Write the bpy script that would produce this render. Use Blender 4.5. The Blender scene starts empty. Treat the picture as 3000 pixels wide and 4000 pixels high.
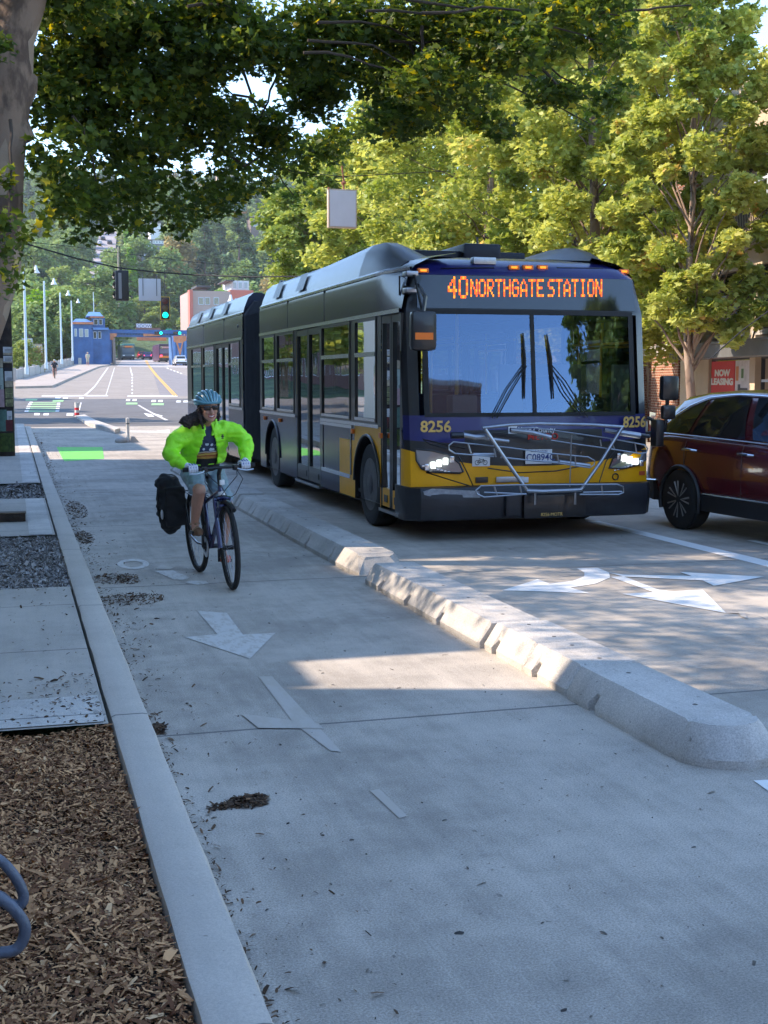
import bpy, bmesh, math, random
import numpy as np
from mathutils import Vector, Matrix, Quaternion
R = math.radians
rng = random.Random(7)
nr = np.random.RandomState(11)
sc = bpy.context.scene
COL = sc.collection

# ---------------------------------------------------------------- camera, sky, sun
FPX = 5000.0; EYE = 1.72; VPX, VPY = 44.0, 1482.0
PH = math.atan((2000 - VPY) / FPX)
TH = math.atan((1500 - VPX) / math.hypot(FPX, 2000 - VPY))
cam_d = bpy.data.cameras.new('camera'); cam = bpy.data.objects.new('camera', cam_d); COL.objects.link(cam)
cam.location = (0, 0, EYE); cam.rotation_euler = (R(90) - PH, 0, -TH)
cam_d.sensor_fit = 'VERTICAL'; cam_d.sensor_height = 36; cam_d.lens = 36 * FPX / 4000
cam_d.clip_start = 0.05; cam_d.clip_end = 6000
sc.camera = cam
SUN_AZ = R(-73); SUN_EL = R(38)      # heading measured from +Y towards +X
w = bpy.data.worlds.new('World'); sc.world = w; w.use_nodes = True
nt = w.node_tree; bg = nt.nodes['Background']
sky = nt.nodes.new('ShaderNodeTexSky'); sky.sky_type = 'NISHITA'; sky.sun_disc = False
sky.sun_elevation = SUN_EL; sky.sun_rotation = SUN_AZ
sky.air_density = 1.0; sky.dust_density = 0.0; sky.ozone_density = 2.6; sky.altitude = 100
nt.links.new(sky.outputs[0], bg.inputs[0]); bg.inputs[1].default_value = 0.15
sun_d = bpy.data.lights.new('sun', 'SUN'); sun_d.energy = 2.6; sun_d.angle = R(0.53); sun_d.color = (1, .82, .64)
sun = bpy.data.objects.new('sun', sun_d); COL.objects.link(sun)
sdir = Vector((math.sin(SUN_AZ) * math.cos(SUN_EL), math.cos(SUN_AZ) * math.cos(SUN_EL), math.sin(SUN_EL)))
sun.rotation_euler = sdir.to_track_quat('Z', 'Y').to_euler()
sun.location = sdir * 60
sc.view_settings.view_transform = 'Standard'; sc.view_settings.look = 'None'
sc.view_settings.exposure = 1.85; sc.view_settings.gamma = 1
sc.render.engine = 'CYCLES'
cy = sc.cycles
cy.use_denoising = True; cy.max_bounces = 7; cy.diffuse_bounces = 3; cy.glossy_bounces = 4
cy.transparent_max_bounces = 12; cy.transmission_bounces = 4; cy.caustics_reflective = False; cy.caustics_refractive = False
cy.sample_clamp_indirect = 6; cy.use_adaptive_sampling = True; cy.adaptive_threshold = 0.015

# ---------------------------------------------------------------- where things stand
def T(y):                                            # height of the street along its length
    if y < 40: return 0.0
    if y < 78: return 0.0275 * (y - 40) ** 2 / 76
    z = 0.5225 + 0.0275 * (min(y, 300) - 78)
    if y > 300: z += 0.21 * (min(y, 760) - 300)
    if y > 760: z += 0.05 * (y - 760)
    return z
def ray(px, py):
    u = px - 1500; v = 2000 - py
    up = v * math.cos(PH) - FPX * math.sin(PH); fw = FPX * math.cos(PH) + v * math.sin(PH)
    return Vector((u * math.cos(TH) + fw * math.sin(TH), -u * math.sin(TH) + fw * math.cos(TH), up))
def W(px, py, dz=0.0):                               # a spot of the ground seen in the photo
    r = ray(px, py); r = r / r.y
    a, b = 1.0, 2.0
    while b < 900 and EYE + r.z * b > T(b) + dz: a = b; b *= 1.03
    for _ in range(40):
        m = (a + b) / 2
        if EYE + r.z * m > T(m) + dz: a = m
        else: b = m
    return Vector((r.x * a, a, T(a) + dz))
def PY(px, py, Y):
    r = ray(px, py); t = Y / r.y; return Vector((r.x * t, Y, EYE + r.z * t))
def PX(px, py, X):
    r = ray(px, py); t = X / r.x; return Vector((X, r.y * t, EYE + r.z * t))

# ---------------------------------------------------------------- materials
MATS = {}
def M(name, col, rough=.6, metal=0., var=.0, vs=5., bump=0., bs=40., coat=0., emit=None, es=1., spec=None, detail=4, dist=None):
    if name in MATS: return MATS[name]
    m = bpy.data.materials.new(name); m.use_nodes = True; MATS[name] = m
    n = m.node_tree.nodes; l = m.node_tree.links; p = n['Principled BSDF']
    c4 = (*col, 1); p.inputs['Base Color'].default_value = c4
    p.inputs['Roughness'].default_value = rough; p.inputs['Metallic'].default_value = metal
    if spec is not None: p.inputs['Specular IOR Level'].default_value = spec
    if coat: p.inputs['Coat Weight'].default_value = coat; p.inputs['Coat Roughness'].default_value = .05
    if emit: p.inputs['Emission Color'].default_value = (*emit, 1); p.inputs['Emission Strength'].default_value = es
    if var or bump:
        tc = n.new('ShaderNodeTexCoord')
    if var:
        nz = n.new('ShaderNodeTexNoise'); nz.inputs['Scale'].default_value = vs; nz.inputs['Detail'].default_value = detail
        nz.inputs['Roughness'].default_value = .65
        l.new(tc.outputs['Object'], nz.inputs['Vector'])
        mr = n.new('ShaderNodeMapRange'); mr.inputs[1].default_value = .3; mr.inputs[2].default_value = .7
        mr.inputs[3].default_value = 1 - var; mr.inputs[4].default_value = 1 + var
        l.new(nz.outputs['Fac'], mr.inputs[0])
        mx = n.new('ShaderNodeVectorMath'); mx.operation = 'SCALE'; mx.inputs[0].default_value = col
        l.new(mr.outputs[0], mx.inputs['Scale']); l.new(mx.outputs[0], p.inputs['Base Color'])
    if bump:
        n2 = n.new('ShaderNodeTexNoise'); n2.inputs['Scale'].default_value = bs; n2.inputs['Detail'].default_value = 6
        l.new(tc.outputs['Object'], n2.inputs['Vector'])
        b = n.new('ShaderNodeBump'); b.inputs['Strength'].default_value = bump
        b.inputs['Distance'].default_value = dist or .02
        l.new(n2.outputs['Fac'], b.inputs['Height']); l.new(b.outputs[0], p.inputs['Normal'])
    return m
def nodes_of(m): return m.node_tree.nodes, m.node_tree.links, m.node_tree.nodes['Principled BSDF']
def math_node(n, l, op, a, b=None, c=None):
    q = n.new('ShaderNodeMath'); q.operation = op
    for i, v in enumerate((a, b, c)):
        if v is None: continue
        if isinstance(v, (int, float)): q.inputs[i].default_value = v
        else: l.new(v, q.inputs[i])
    return q.outputs[0]
def noise(n, l, vec, scale, detail=5, rough=.6):
    q = n.new('ShaderNodeTexNoise'); q.inputs['Scale'].default_value = scale; q.inputs['Detail'].default_value = detail
    q.inputs['Roughness'].default_value = rough
    l.new(vec, q.inputs['Vector']); return q.outputs['Fac']
def ramp(n, l, f, a, b, lo=0., hi=1.):
    q = n.new('ShaderNodeMapRange'); q.interpolation_type = 'SMOOTHSTEP'
    q.inputs[1].default_value = a; q.inputs[2].default_value = b; q.inputs[3].default_value = lo; q.inputs[4].default_value = hi
    l.new(f, q.inputs[0]); return q.outputs[0]
def mixc(n, l, f, a, b):
    q = n.new('ShaderNodeMix'); q.data_type = 'RGBA'
    if isinstance(f, (int, float)): q.inputs[0].default_value = f
    else: l.new(f, q.inputs[0])
    for i, v in ((6, a), (7, b)):
        if isinstance(v, tuple): q.inputs[i].default_value = (*v, 1)
        else: l.new(v, q.inputs[i])
    return q.outputs[2]
def concrete(name, col, joint_y=None, joint_x=None, stain=.35, fine=.12, dark=(.10, .10, .10), origin=0.):
    m = bpy.data.materials.new(name); m.use_nodes = True; MATS[name] = m
    n, l, p = nodes_of(m)
    geo = n.new('ShaderNodeNewGeometry'); pos = geo.outputs['Position']
    big = noise(n, l, pos, .55, 4); mid = noise(n, l, pos, 3.5, 6, .7); sm = noise(n, l, pos, 130, 4, .8)
    mp = n.new('ShaderNodeMapping'); mp.inputs['Scale'].default_value = (9, .6, 1); l.new(pos, mp.inputs[0])
    st = noise(n, l, mp.outputs[0], 1.2, 5, .7)
    f = math_node(n, l, 'ADD', math_node(n, l, 'MULTIPLY', big, .5), math_node(n, l, 'MULTIPLY', mid, .3))
    f = math_node(n, l, 'ADD', f, math_node(n, l, 'MULTIPLY', st, .2))
    k = ramp(n, l, f, .36, .64, 1 - stain, 1 + stain * .45)
    k = math_node(n, l, 'MULTIPLY', k, ramp(n, l, sm, .3, .7, 1 - fine, 1 + fine))
    sp = noise(n, l, pos, 26, 2, .5)
    k = math_node(n, l, 'MULTIPLY', k, ramp(n, l, sp, .70, .76, 1, .55))
    blot = noise(n, l, pos, 1.7, 7, .75); k = math_node(n, l, 'MULTIPLY', k, ramp(n, l, blot, .60, .70, 1, 1 - stain * .55))
    v = n.new('ShaderNodeVectorMath'); v.operation = 'SCALE'; v.inputs[0].default_value = col; l.new(k, v.inputs['Scale'])
    c = v.outputs[0]
    sx = n.new('ShaderNodeSeparateXYZ'); l.new(pos, sx.inputs[0])
    wob = math_node(n, l, 'MULTIPLY', math_node(n, l, 'SUBTRACT', noise(n, l, pos, 3, 3), .5), .012)
    for ax, spec_ in ((1, joint_y), (0, joint_x)):
        if not spec_: continue
        step, off, wd = spec_
        q = math_node(n, l, 'ADD', math_node(n, l, 'SUBTRACT', sx.outputs[ax], off), wob)
        q = math_node(n, l, 'PINGPONG', q, step / 2)
        if True:
            q = math_node(n, l, 'LESS_THAN', q, wd)
        c = mixc(n, l, math_node(n, l, 'MULTIPLY', q, .8), c, dark)
    if joint_y:
        dv = n.new('ShaderNodeVectorMath'); dv.operation = 'ADD'; l.new(pos, dv.inputs[0])
        nd = n.new('ShaderNodeTexNoise'); nd.inputs['Scale'].default_value = 1.1; nd.inputs['Detail'].default_value = 6; l.new(pos, nd.inputs['Vector']); ns = n.new('ShaderNodeVectorMath'); ns.operation = 'SCALE'; ns.inputs['Scale'].default_value = .9; l.new(nd.outputs['Color'], ns.inputs[0]); l.new(ns.outputs[0], dv.inputs[1])
        vo = n.new('ShaderNodeTexVoronoi'); vo.feature = 'DISTANCE_TO_EDGE'; vo.inputs['Scale'].default_value = .30; l.new(dv.outputs[0], vo.inputs['Vector'])
        cr = math_node(n, l, 'MULTIPLY', math_node(n, l, 'LESS_THAN', vo.outputs['Distance'], .0014), ramp(n, l, noise(n, l, pos, .35, 2), .50, .56, 0, .6))
        c = mixc(n, l, cr, c, dark)
    l.new(c, p.inputs['Base Color']); p.inputs['Roughness'].default_value = .88
    b = n.new('ShaderNodeBump'); b.inputs['Strength'].default_value = .25; b.inputs['Distance'].default_value = .01
    l.new(noise(n, l, pos, 60, 6, .7), b.inputs['Height']); l.new(b.outputs[0], p.inputs['Normal'])
    return m
def paint(name, col, wear=.5, under=(.27, .265, .26), sc_=14, streak=True):
    m = bpy.data.materials.new(name); m.use_nodes = True; MATS[name] = m
    n, l, p = nodes_of(m); geo = n.new('ShaderNodeNewGeometry')
    mp = n.new('ShaderNodeMapping'); mp.inputs['Scale'].default_value = (1, .35 if streak else 1, 1); mp.inputs['Rotation'].default_value = (0, 0, .2)
    l.new(geo.outputs['Position'], mp.inputs[0])
    f = noise(n, l, mp.outputs[0], sc_, 8, .75)
    k = ramp(n, l, f, wear - .06, wear + .06)
    l.new(mixc(n, l, k, under, col), p.inputs['Base Color']); p.inputs['Roughness'].default_value = .7
    return m
def glass(name, tint=(.05, .06, .06), trans=.45, gl=.35, rough=.015, gcol=(.95, .97, 1)):
    m = bpy.data.materials.new(name); m.use_nodes = True; MATS[name] = m
    n, l = m.node_tree.nodes, m.node_tree.links
    n.remove(n['Principled BSDF']); out = n['Material Output']
    tr = n.new('ShaderNodeBsdfTransparent'); tr.inputs[0].default_value = (trans, trans * 1.02, trans, 1)
    g = n.new('ShaderNodeBsdfGlossy'); g.inputs['Roughness'].default_value = rough; g.inputs[0].default_value = (*gcol, 1)
    lw = n.new('ShaderNodeLayerWeight'); lw.inputs[0].default_value = .35
    f = math_node(n, l, 'ADD', math_node(n, l, 'MULTIPLY', lw.outputs['Fresnel'], 1 - gl), gl)
    f2 = n.new('ShaderNodeClamp'); l.new(f, f2.inputs[0])
    tc = n.new('ShaderNodeTexCoord')
    b = n.new('ShaderNodeBump'); b.inputs['Strength'].default_value = .05; b.inputs['Distance'].default_value = .05
    l.new(noise(n, l, tc.outputs['Object'], 1.3, 1), b.inputs['Height']); l.new(b.outputs[0], g.inputs['Normal'])
    mx = n.new('ShaderNodeMixShader'); l.new(f2.outputs[0], mx.inputs[0]); l.new(tr.outputs[0], mx.inputs[1]); l.new(g.outputs[0], mx.inputs[2])
    l.new(mx.outputs[0], out.inputs[0]); return m
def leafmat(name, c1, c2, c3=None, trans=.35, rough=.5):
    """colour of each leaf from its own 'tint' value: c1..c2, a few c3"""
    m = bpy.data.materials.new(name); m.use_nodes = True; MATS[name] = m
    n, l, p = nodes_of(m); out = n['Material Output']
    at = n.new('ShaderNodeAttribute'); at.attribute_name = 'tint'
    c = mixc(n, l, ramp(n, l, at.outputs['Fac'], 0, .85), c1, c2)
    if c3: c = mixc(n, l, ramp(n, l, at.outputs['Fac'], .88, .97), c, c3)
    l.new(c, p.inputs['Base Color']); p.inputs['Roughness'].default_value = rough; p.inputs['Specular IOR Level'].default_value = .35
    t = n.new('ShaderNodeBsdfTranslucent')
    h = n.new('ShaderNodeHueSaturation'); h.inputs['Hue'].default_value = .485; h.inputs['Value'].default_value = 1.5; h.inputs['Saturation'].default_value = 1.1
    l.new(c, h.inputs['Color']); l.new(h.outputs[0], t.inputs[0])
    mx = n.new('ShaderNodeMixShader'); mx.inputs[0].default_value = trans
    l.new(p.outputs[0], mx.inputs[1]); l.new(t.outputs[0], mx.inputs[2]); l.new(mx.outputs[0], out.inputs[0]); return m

# ---------------------------------------------------------------- mesh building
class MB:
    def __init__(s): s.v = []; s.f = []; s.m = []; s.cur = 0; s.sm = []
    def add(s, vs, fs, mi=None, smooth=False):
        o = len(s.v); s.v.extend([tuple(v) for v in vs]); mi = s.cur if mi is None else mi
        for f in fs: s.f.append([i + o for i in f]); s.m.append(mi); s.sm.append(smooth)
        return s
    def box(s, a, b, mi=None, taper=0, rot=None, ctr=None):
        x0, y0, z0 = a; x1, y1, z1 = b
        vs = [Vector(p) for p in ((x0, y0, z0), (x1, y0, z0), (x1, y1, z0), (x0, y1, z0), (x0 + taper, y0 + taper, z1), (x1 - taper, y0 + taper, z1), (x1 - taper, y1 - taper, z1), (x0 + taper, y1 - taper, z1))]
        if rot is not None:
            c = Vector(ctr) if ctr else sum(vs, Vector()) / 8
            vs = [rot @ (q - c) + c for q in vs]
        return s.add(vs, [(0, 3, 2, 1), (4, 5, 6, 7), (0, 1, 5, 4), (1, 2, 6, 5), (2, 3, 7, 6), (3, 0, 4, 7)], mi)
    def bbox(s, a, b, bev=.01, mi=None):      # box with bevelled edges
        bm = bmesh.new(); bmesh.ops.create_cube(bm, size=1)
        for v in bm.verts:
            v.co = Vector([(a[i] + b[i]) / 2 + v.co[i] * (b[i] - a[i]) for i in range(3)])
        bmesh.ops.bevel(bm, geom=bm.edges[:], offset=bev, segments=2, affect='EDGES', profile=.6)
        bm.verts.index_update()
        s.add([v.co.copy() for v in bm.verts], [[v.index for v in f.verts] for f in bm.faces], mi, True); bm.free(); return s
    def tube(s, pts, r, n=8, mi=None, caps=True, closed=False, smooth=True):
        pts = [Vector(p) for p in pts]; k = len(pts)
        rs = r if isinstance(r, (list, tuple)) else [r] * k
        if k < 2: return s
        vs = []; prev = None
        for i, p in enumerate(pts):
            if closed: t = pts[(i + 1) % k] - pts[i - 1]
            else: t = pts[min(i + 1, k - 1)] - pts[max(i - 1, 0)]
            t.normalize()
            if prev is None:
                a = Vector((0, 0, 1)) if abs(t.z) < .9 else Vector((1, 0, 0)); u = t.cross(a).normalized()
            else: u = (prev - t * prev.dot(t)).normalized()
            prev = u; w_ = t.cross(u)
            for j in range(n):
                an = 2 * math.pi * j / n; vs.append(p + (u * math.cos(an) + w_ * math.sin(an)) * rs[i])
        fs = []
        for i in range(k if closed else k - 1):
            a0 = i * n; b0 = ((i + 1) % k) * n
            for j in range(n): fs.append((a0 + j, a0 + (j + 1) % n, b0 + (j + 1) % n, b0 + j))
        if caps and not closed: fs.append(tuple(range(n - 1, -1, -1))); fs.append(tuple(range((k - 1) * n, k * n)))
        return s.add(vs, fs, mi, smooth)
    def lathe(s, prof, o=(0, 0, 0), ax='z', n=16, mi=None, smooth=True, caps=True):
        """prof: list of (radius, height)"""
        o = Vector(o); vs = []
        for r_, h in prof:
            for j in range(n):
                a = 2 * math.pi * j / n; c, d = r_ * math.cos(a), r_ * math.sin(a)
                q = {'z': (c, d, h), 'x': (h, c, d), 'y': (d, h, c)}[ax]; vs.append(o + Vector(q))
        fs = []
        for i in range(len(prof) - 1):
            for j in range(n): fs.append((i * n + j, i * n + (j + 1) % n, (i + 1) * n + (j + 1) % n, (i + 1) * n + j))
        if caps: fs.append(tuple(range(n - 1, -1, -1))); fs.append(tuple(range((len(prof) - 1) * n, len(prof) * n)))
        return s.add(vs, fs, mi, smooth)
    def prism(s, poly, vec, mi=None):          # polygon (list of 3d) pushed along vec
        k = len(poly); poly = [Vector(p) for p in poly]; vec = Vector(vec)
        return s.add(poly + [p + vec for p in poly], [tuple(range(k - 1, -1, -1)), tuple(range(k, 2 * k))] + [(i, (i + 1) % k, k + (i + 1) % k, k + i) for i in range(k)], mi)
    def loft(s, rings, closed=True, caps=True, mi=None, smooth=True):
        n = len(rings[0]); vs = [p for r_ in rings for p in r_]; fs = []
        for i in range(len(rings) - 1):
            for j in range(n if closed else n - 1): fs.append((i * n + j, i * n + (j + 1) % n, (i + 1) * n + (j + 1) % n, (i + 1) * n + j))
        if caps: fs.append(tuple(range(n - 1, -1, -1))); fs.append(tuple(range((len(rings) - 1) * n, len(rings) * n)))
        return s.add(vs, fs, mi, smooth)
    def ball(s, c, r, n=10, mi=None, sz=(1, 1, 1)):
        prof = [(max(.0005, math.sin(math.pi * i / n)) * r, -math.cos(math.pi * i / n) * r) for i in range(n + 1)]
        o = len(s.v); s.lathe(prof, (0, 0, 0), 'z', n * 2, mi, True, False)
        for i in range(o, len(s.v)):
            v = s.v[i]; s.v[i] = (c[0] + v[0] * sz[0], c[1] + v[1] * sz[1], c[2] + v[2] * sz[2])
        return s
    def xf(s, mtx, o=0):
        for i in range(o, len(s.v)): s.v[i] = tuple(mtx @ Vector(s.v[i]))
        return s
    def build(s, name, mats, parent=None, loc=None, autosm=True, recalc=True):
        me = bpy.data.meshes.new(name); me.from_pydata(s.v, [], s.f)
        mats = mats if isinstance(mats, (list, tuple)) else [mats]
        for m in mats: me.materials.append(m)
        me.polygons.foreach_set('material_index', s.m); me.polygons.foreach_set('use_smooth', s.sm)
        if recalc and len(s.f) < 60000:
            bm = bmesh.new(); bm.from_mesh(me); bmesh.ops.recalc_face_normals(bm, faces=bm.faces); bm.to_mesh(me); bm.free()
        me.update()
        if any(s.sm): me.set_sharp_from_angle(angle=R(38))
        o = bpy.data.objects.new(name, me); COL.objects.link(o)
        if parent is not None: o.parent = parent
        if loc is not None: o.location = loc
        return o
def tag(o, label, cat, group=None):
    o['label'] = label; o['category'] = cat
    if group: o['group'] = group
    return o
def struct(o): o['kind'] = 'structure'; return o
def stuff(o, label=None, cat=None):
    o['kind'] = 'stuff'
    if label: o['label'] = label; o['category'] = cat
    return o
def thing(name, label, cat, loc=(0, 0, 0), rz=0., group=None):
    o = bpy.data.objects.new(name, None); COL.objects.link(o); o.location = loc; o.rotation_euler = (0, 0, rz)
    o.empty_display_size = .3
    return tag(o, label, cat, group)
def dup(root, loc, rz=None, label=None, group=None, scale=None):
    kids = {}
    for q in list(COL.objects):
        if q.parent is not None: kids.setdefault(q.parent.name, []).append(q)
    def go(a, par):
        c = a.copy(); COL.objects.link(c)
        if par is not None: c.parent = par
        for ch in kids.get(a.name, []): go(ch, c)
        return c
    r_ = go(root, None); r_.location = loc
    if rz is not None: r_.rotation_euler = (0, 0, rz)
    if scale is not None: r_.scale = scale if isinstance(scale, (tuple, list)) else (scale,) * 3
    if label: r_['label'] = label
    if group: r_['group'] = group
    return r_
def text_mesh(body, size, depth=.004, sx=1., bold=0.):
    cu = bpy.data.curves.new('writing', 'FONT'); cu.body = body; cu.size = size; cu.extrude = depth; cu.offset = bold
    cu.align_x = 'CENTER'; cu.align_y = 'CENTER'; cu.resolution_u = 3
    ob = bpy.data.objects.new('writing', cu); COL.objects.link(ob)
    dg = bpy.context.evaluated_depsgraph_get(); me = bpy.data.meshes.new_from_object(ob.evaluated_get(dg))
    bpy.data.objects.remove(ob); bpy.data.curves.remove(cu)
    for v in me.vertices: v.co.x *= sx
    return me
def text(name, body, size, mat, parent, loc, rot=(R(90), 0, 0), sx=1., bold=0., depth=.004):
    me = text_mesh(body, size, depth, sx, bold); me.materials.clear(); me.materials.append(mat)
    o = bpy.data.objects.new(name, me); COL.objects.link(o); o.parent = parent; o.location = loc; o.rotation_euler = rot
    return o
def eval_mesh(ob):
    dg = bpy.context.evaluated_depsgraph_get(); dg.update()
    me = bpy.data.meshes.new_from_object(ob.evaluated_get(dg)); return me
def blob(name, mb, mat, parent, voxel=.01, smooth=6, noise_amp=0., noise_sc=8., keep=None, solid=0.):
    """join overlapping solids into one continuous smooth surface"""
    o = mb.build(name + '_tmp', mat)
    r_ = o.modifiers.new('r', 'REMESH'); r_.mode = 'VOXEL'; r_.voxel_size = voxel
    if smooth:
        q = o.modifiers.new('s', 'SMOOTH'); q.iterations = smooth; q.factor = .5
    me = eval_mesh(o); bpy.data.objects.remove(o)
    from mathutils import noise as mn
    if noise_amp:
        co = [v.co.copy() for v in me.vertices]; nn = [v.normal.copy() for v in me.vertices]
        for v, c, k in zip(me.vertices, co, nn):
            d = mn.noise(Vector((c.x * noise_sc, c.y * noise_sc, c.z * noise_sc * 1.7))); d2 = mn.noise(c * noise_sc * 2.7)
            v.co = c + k * (abs(d) * 2 - .5 + d2 * .4) * noise_amp
    if keep:
        bm = bmesh.new(); bm.from_mesh(me)
        bmesh.ops.delete(bm, geom=[f for f in bm.faces if not keep(f.calc_center_median(), f.normal)], context='FACES')
        bm.to_mesh(me); bm.free()
    me.materials.clear(); me.materials.append(mat)
    me.polygons.foreach_set('use_smooth', [True] * len(me.polygons)); me.update()
    ob = bpy.data.objects.new(name, me); COL.objects.link(ob)
    if parent is not None: ob.parent = parent
    if solid:
        q = ob.modifiers.new('t', 'SOLIDIFY'); q.thickness = solid; q.offset = -1
    return ob
def sheet(name, poly, off, mat, zc=None, step=None):
    """flat polygon laid on the street's slope, cut into bands so that it follows it"""
    poly = [(p[0], p[1]) for p in poly]
    ys = [p[1] for p in poly]; y0, y1 = min(ys), max(ys)
    cuts = [y0]; y = y0
    brk = sorted([40, 78, 300, 760])
    while y < y1:
        y2 = y + (4 if 38 < y < 78 else 40)
        for b in brk:
            if y < b < y2: y2 = b
        y = min(y2, y1); cuts.append(y)
    mb = MB()
    def clip(P, yv, keep_gt):
        out = []
        for i in range(len(P)):
            a, b = P[i], P[(i + 1) % len(P)]
            ia = (a[1] >= yv) == keep_gt or a[1] == yv; ib = (b[1] >= yv) == keep_gt or b[1] == yv
            if ia: out.append(a)
            if ia != ib:
                t = (yv - a[1]) / (b[1] - a[1]); out.append((a[0] + (b[0] - a[0]) * t, yv))
        return out
    if y1 < 39.9 or zc is not None: cuts = [y0, y1]; 
    for a, b in zip(cuts[:-1], cuts[1:]):
        P = poly if len(cuts) == 2 else clip(clip(poly, a, True), b, False)
        if len(P) < 3: continue
        mb.add([(x, y, (T(y) if zc is None else zc) + off) for x, y in P], [tuple(range(len(P)))])
    me = mb.build(name, mat)
    bm = bmesh.new(); bm.from_mesh(me.data)
    for f in bm.faces:
        if f.normal.z < 0: f.normal_flip()
    bmesh.ops.triangulate(bm, faces=bm.faces); bm.to_mesh(me.data); bm.free()
    return me
def scatter_mesh(name, verts, faces, tint, mat, parent=None):
    """verts (N,k,3) small polygons with the same corner count"""
    me = bpy.data.meshes.new(name); N, k, _ = verts.shape; nf = len(faces)
    me.vertices.add(N * k); me.vertices.foreach_set('co', verts.reshape(-1).astype(np.float32))
    loops = []; starts = []; tot = 0
    fl = [len(f) for f in faces]
    base = np.concatenate([np.array(f) for f in faces])
    L = (base[None, :] + (np.arange(N) * k)[:, None]).reshape(-1)
    per = len(base)
    me.loops.add(len(L)); me.loops.foreach_set('vertex_index', L.astype(np.int32))
    st = np.cumsum([0] + fl[:-1]); S = (st[None, :] + (np.arange(N) * per)[:, None]).reshape(-1)
    me.polygons.add(N * nf); me.polygons.foreach_set('loop_start', S.astype(np.int32))
    me.polygons.foreach_set('loop_total', np.tile(fl, N).astype(np.int32))
    me.update(calc_edges=True)
    a = me.attributes.new('tint', 'FLOAT', 'FACE'); a.data.foreach_set('value', np.repeat(tint, nf).astype(np.float32))
    me.materials.append(mat)
    o = bpy.data.objects.new(name, me); COL.objects.link(o)
    if parent is not None: o.parent = parent
    return o
# ================================================================ the setting
def Wp(L, dz=0.): return [W(a, b, dz) for a, b in L]
m_street = concrete('street concrete', (.45, .405, .35), joint_y=(4.6, 6.12, .012), stain=.36, fine=.36)
m_walk = concrete('sidewalk concrete', (.44, .40, .35), joint_y=(1.55, 2.95, .008), stain=.22)
m_curb = concrete('curb concrete', (.54, .49, .43), joint_y=(3.05, 2.95, .009), stain=.14)
m_asph = concrete('worn asphalt', (.13, .125, .125), stain=.25)
m_deck = concrete('bridge roadway concrete', (.29, .25, .21), joint_y=(9, 0, .04), stain=.2)
m_soil = M('soil', (.045, .032, .024), .95, var=.5, vs=14, bump=.8, bs=60)
m_grass = M('rough grass', (.09, .10, .035), .95, var=.5, vs=3)
m_hill = M('hill undergrowth', (.06, .10, .035), .95, var=.6, vs=.15, bump=.6, bs=.5, dist=2)
m_dirt = M('gravelly soil', (.13, .12, .11), .95, var=.4, vs=40, bump=1, bs=90)

# ground reaching the horizon: grid rows follow T(y)
mb = MB(); ys = [-400, -60, 0, 40] + [40 + 4 * i for i in range(1, 10)] + [78, 120, 200, 300, 420, 560, 760, 900, 1600, 3000]
xs = [-2500, -300, -60, -20, 0, 20, 60, 300, 2500]
vv = [(x, y, T(y) - .06) for y in ys for x in xs]; n_ = len(xs)
mb.add(vv, [(j * n_ + i, j * n_ + i + 1, (j + 1) * n_ + i + 1, (j + 1) * n_ + i) for j in range(len(ys) - 1) for i in range(n_ - 1)])
struct(mb.build('ground', m_hill))
# the concrete street up to the crossing
E0 = W(60, 1655); E1 = W(1200, 1652)
cy0 = 47.5
struct(sheet('street', [(.56, -40), (10.2, -40), (10.2, cy0), (.56, cy0)], 0, m_street))
struct(sheet('crossing_road', [(-60, cy0), (70, cy0), (70, 79), (-60, 79)], -.004, m_asph))
# sidewalk on the left: curb, then paving, beds and gravel between curb and wall
mb = MB()
prof = [(.58, -.05), (.585, .115), (.57, .148), (.55, .152), (.425, .155), (.405, .145), (.40, -.05)]
jr = random.Random(5); ysc = [-30, 0] + [2.4 + .22 * i for i in range(150)] + [40, 45]
mb.loft([[(x + (jr.uniform(-.003, .003) if z > .1 else 0), y, z + (jr.uniform(-.0035, .001) if z > .1 else 0)) for x, z in prof] for y in ysc], closed=True, smooth=True)
o = struct(mb.build('curb', m_curb))
struct(sheet('sidewalk', [(-5.2, 9.95), (-5.2, 5.88), (.385, 5.88), (.385, 9.95)], .147, m_walk))
struct(sheet('sidewalk', [(-5.2, 13.35), (.385, 13.35), (.385, 17.6), (-5.2, 17.6)], .147, m_walk))
struct(sheet('sidewalk', [(-5.2, 20.2), (.385, 20.2), (.385, 47), (-5.2, 47)], .147, m_walk))
struct(sheet('sidewalk', [(-5.2, -12), (.385, -12), (.385, 2.86), (-5.2, 2.86)], .147, m_walk))
struct(sheet('sidewalk', [(-5.2, 2.86), (-1.5, 2.86), (-1.5, 5.88), (-5.2, 5.88)], .147, m_walk))
struct(sheet('planting_bed', [(-1.5, 2.86), (.40, 2.86), (.40, 5.88), (-1.5, 5.88)], .095, m_soil))
struct(sheet('gravel_bed', [(-5.2, 9.95), (.40, 9.95), (.40, 13.35), (-5.2, 13.35)], .12, m_dirt))
struct(sheet('planting_bed', [(-5.2, 17.6), (.40, 17.6), (.40, 20.2), (-5.2, 20.2)], .12, m_soil))
# band of newer, paler concrete beside the curb
m_band = concrete('pale edge concrete', (.56, .53, .49), joint_y=(1.55, 2.95, .008), stain=.3)
struct(sheet('sidewalk_edge_band', [(.13, 13.37), (.36, 13.37), (.36, 17.5), (.13, 17.5)], .153, m_band))
struct(sheet('sidewalk_edge_band', [(.12, 20.3), (.36, 20.3), (.36, 46.8), (.12, 46.8)], .153, m_band))
struct(sheet('sidewalk_edge_band', [(-1.5, 5.9), (.37, 5.9), (.37, 6.42), (-1.5, 6.42)], .153, m_band))
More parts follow.
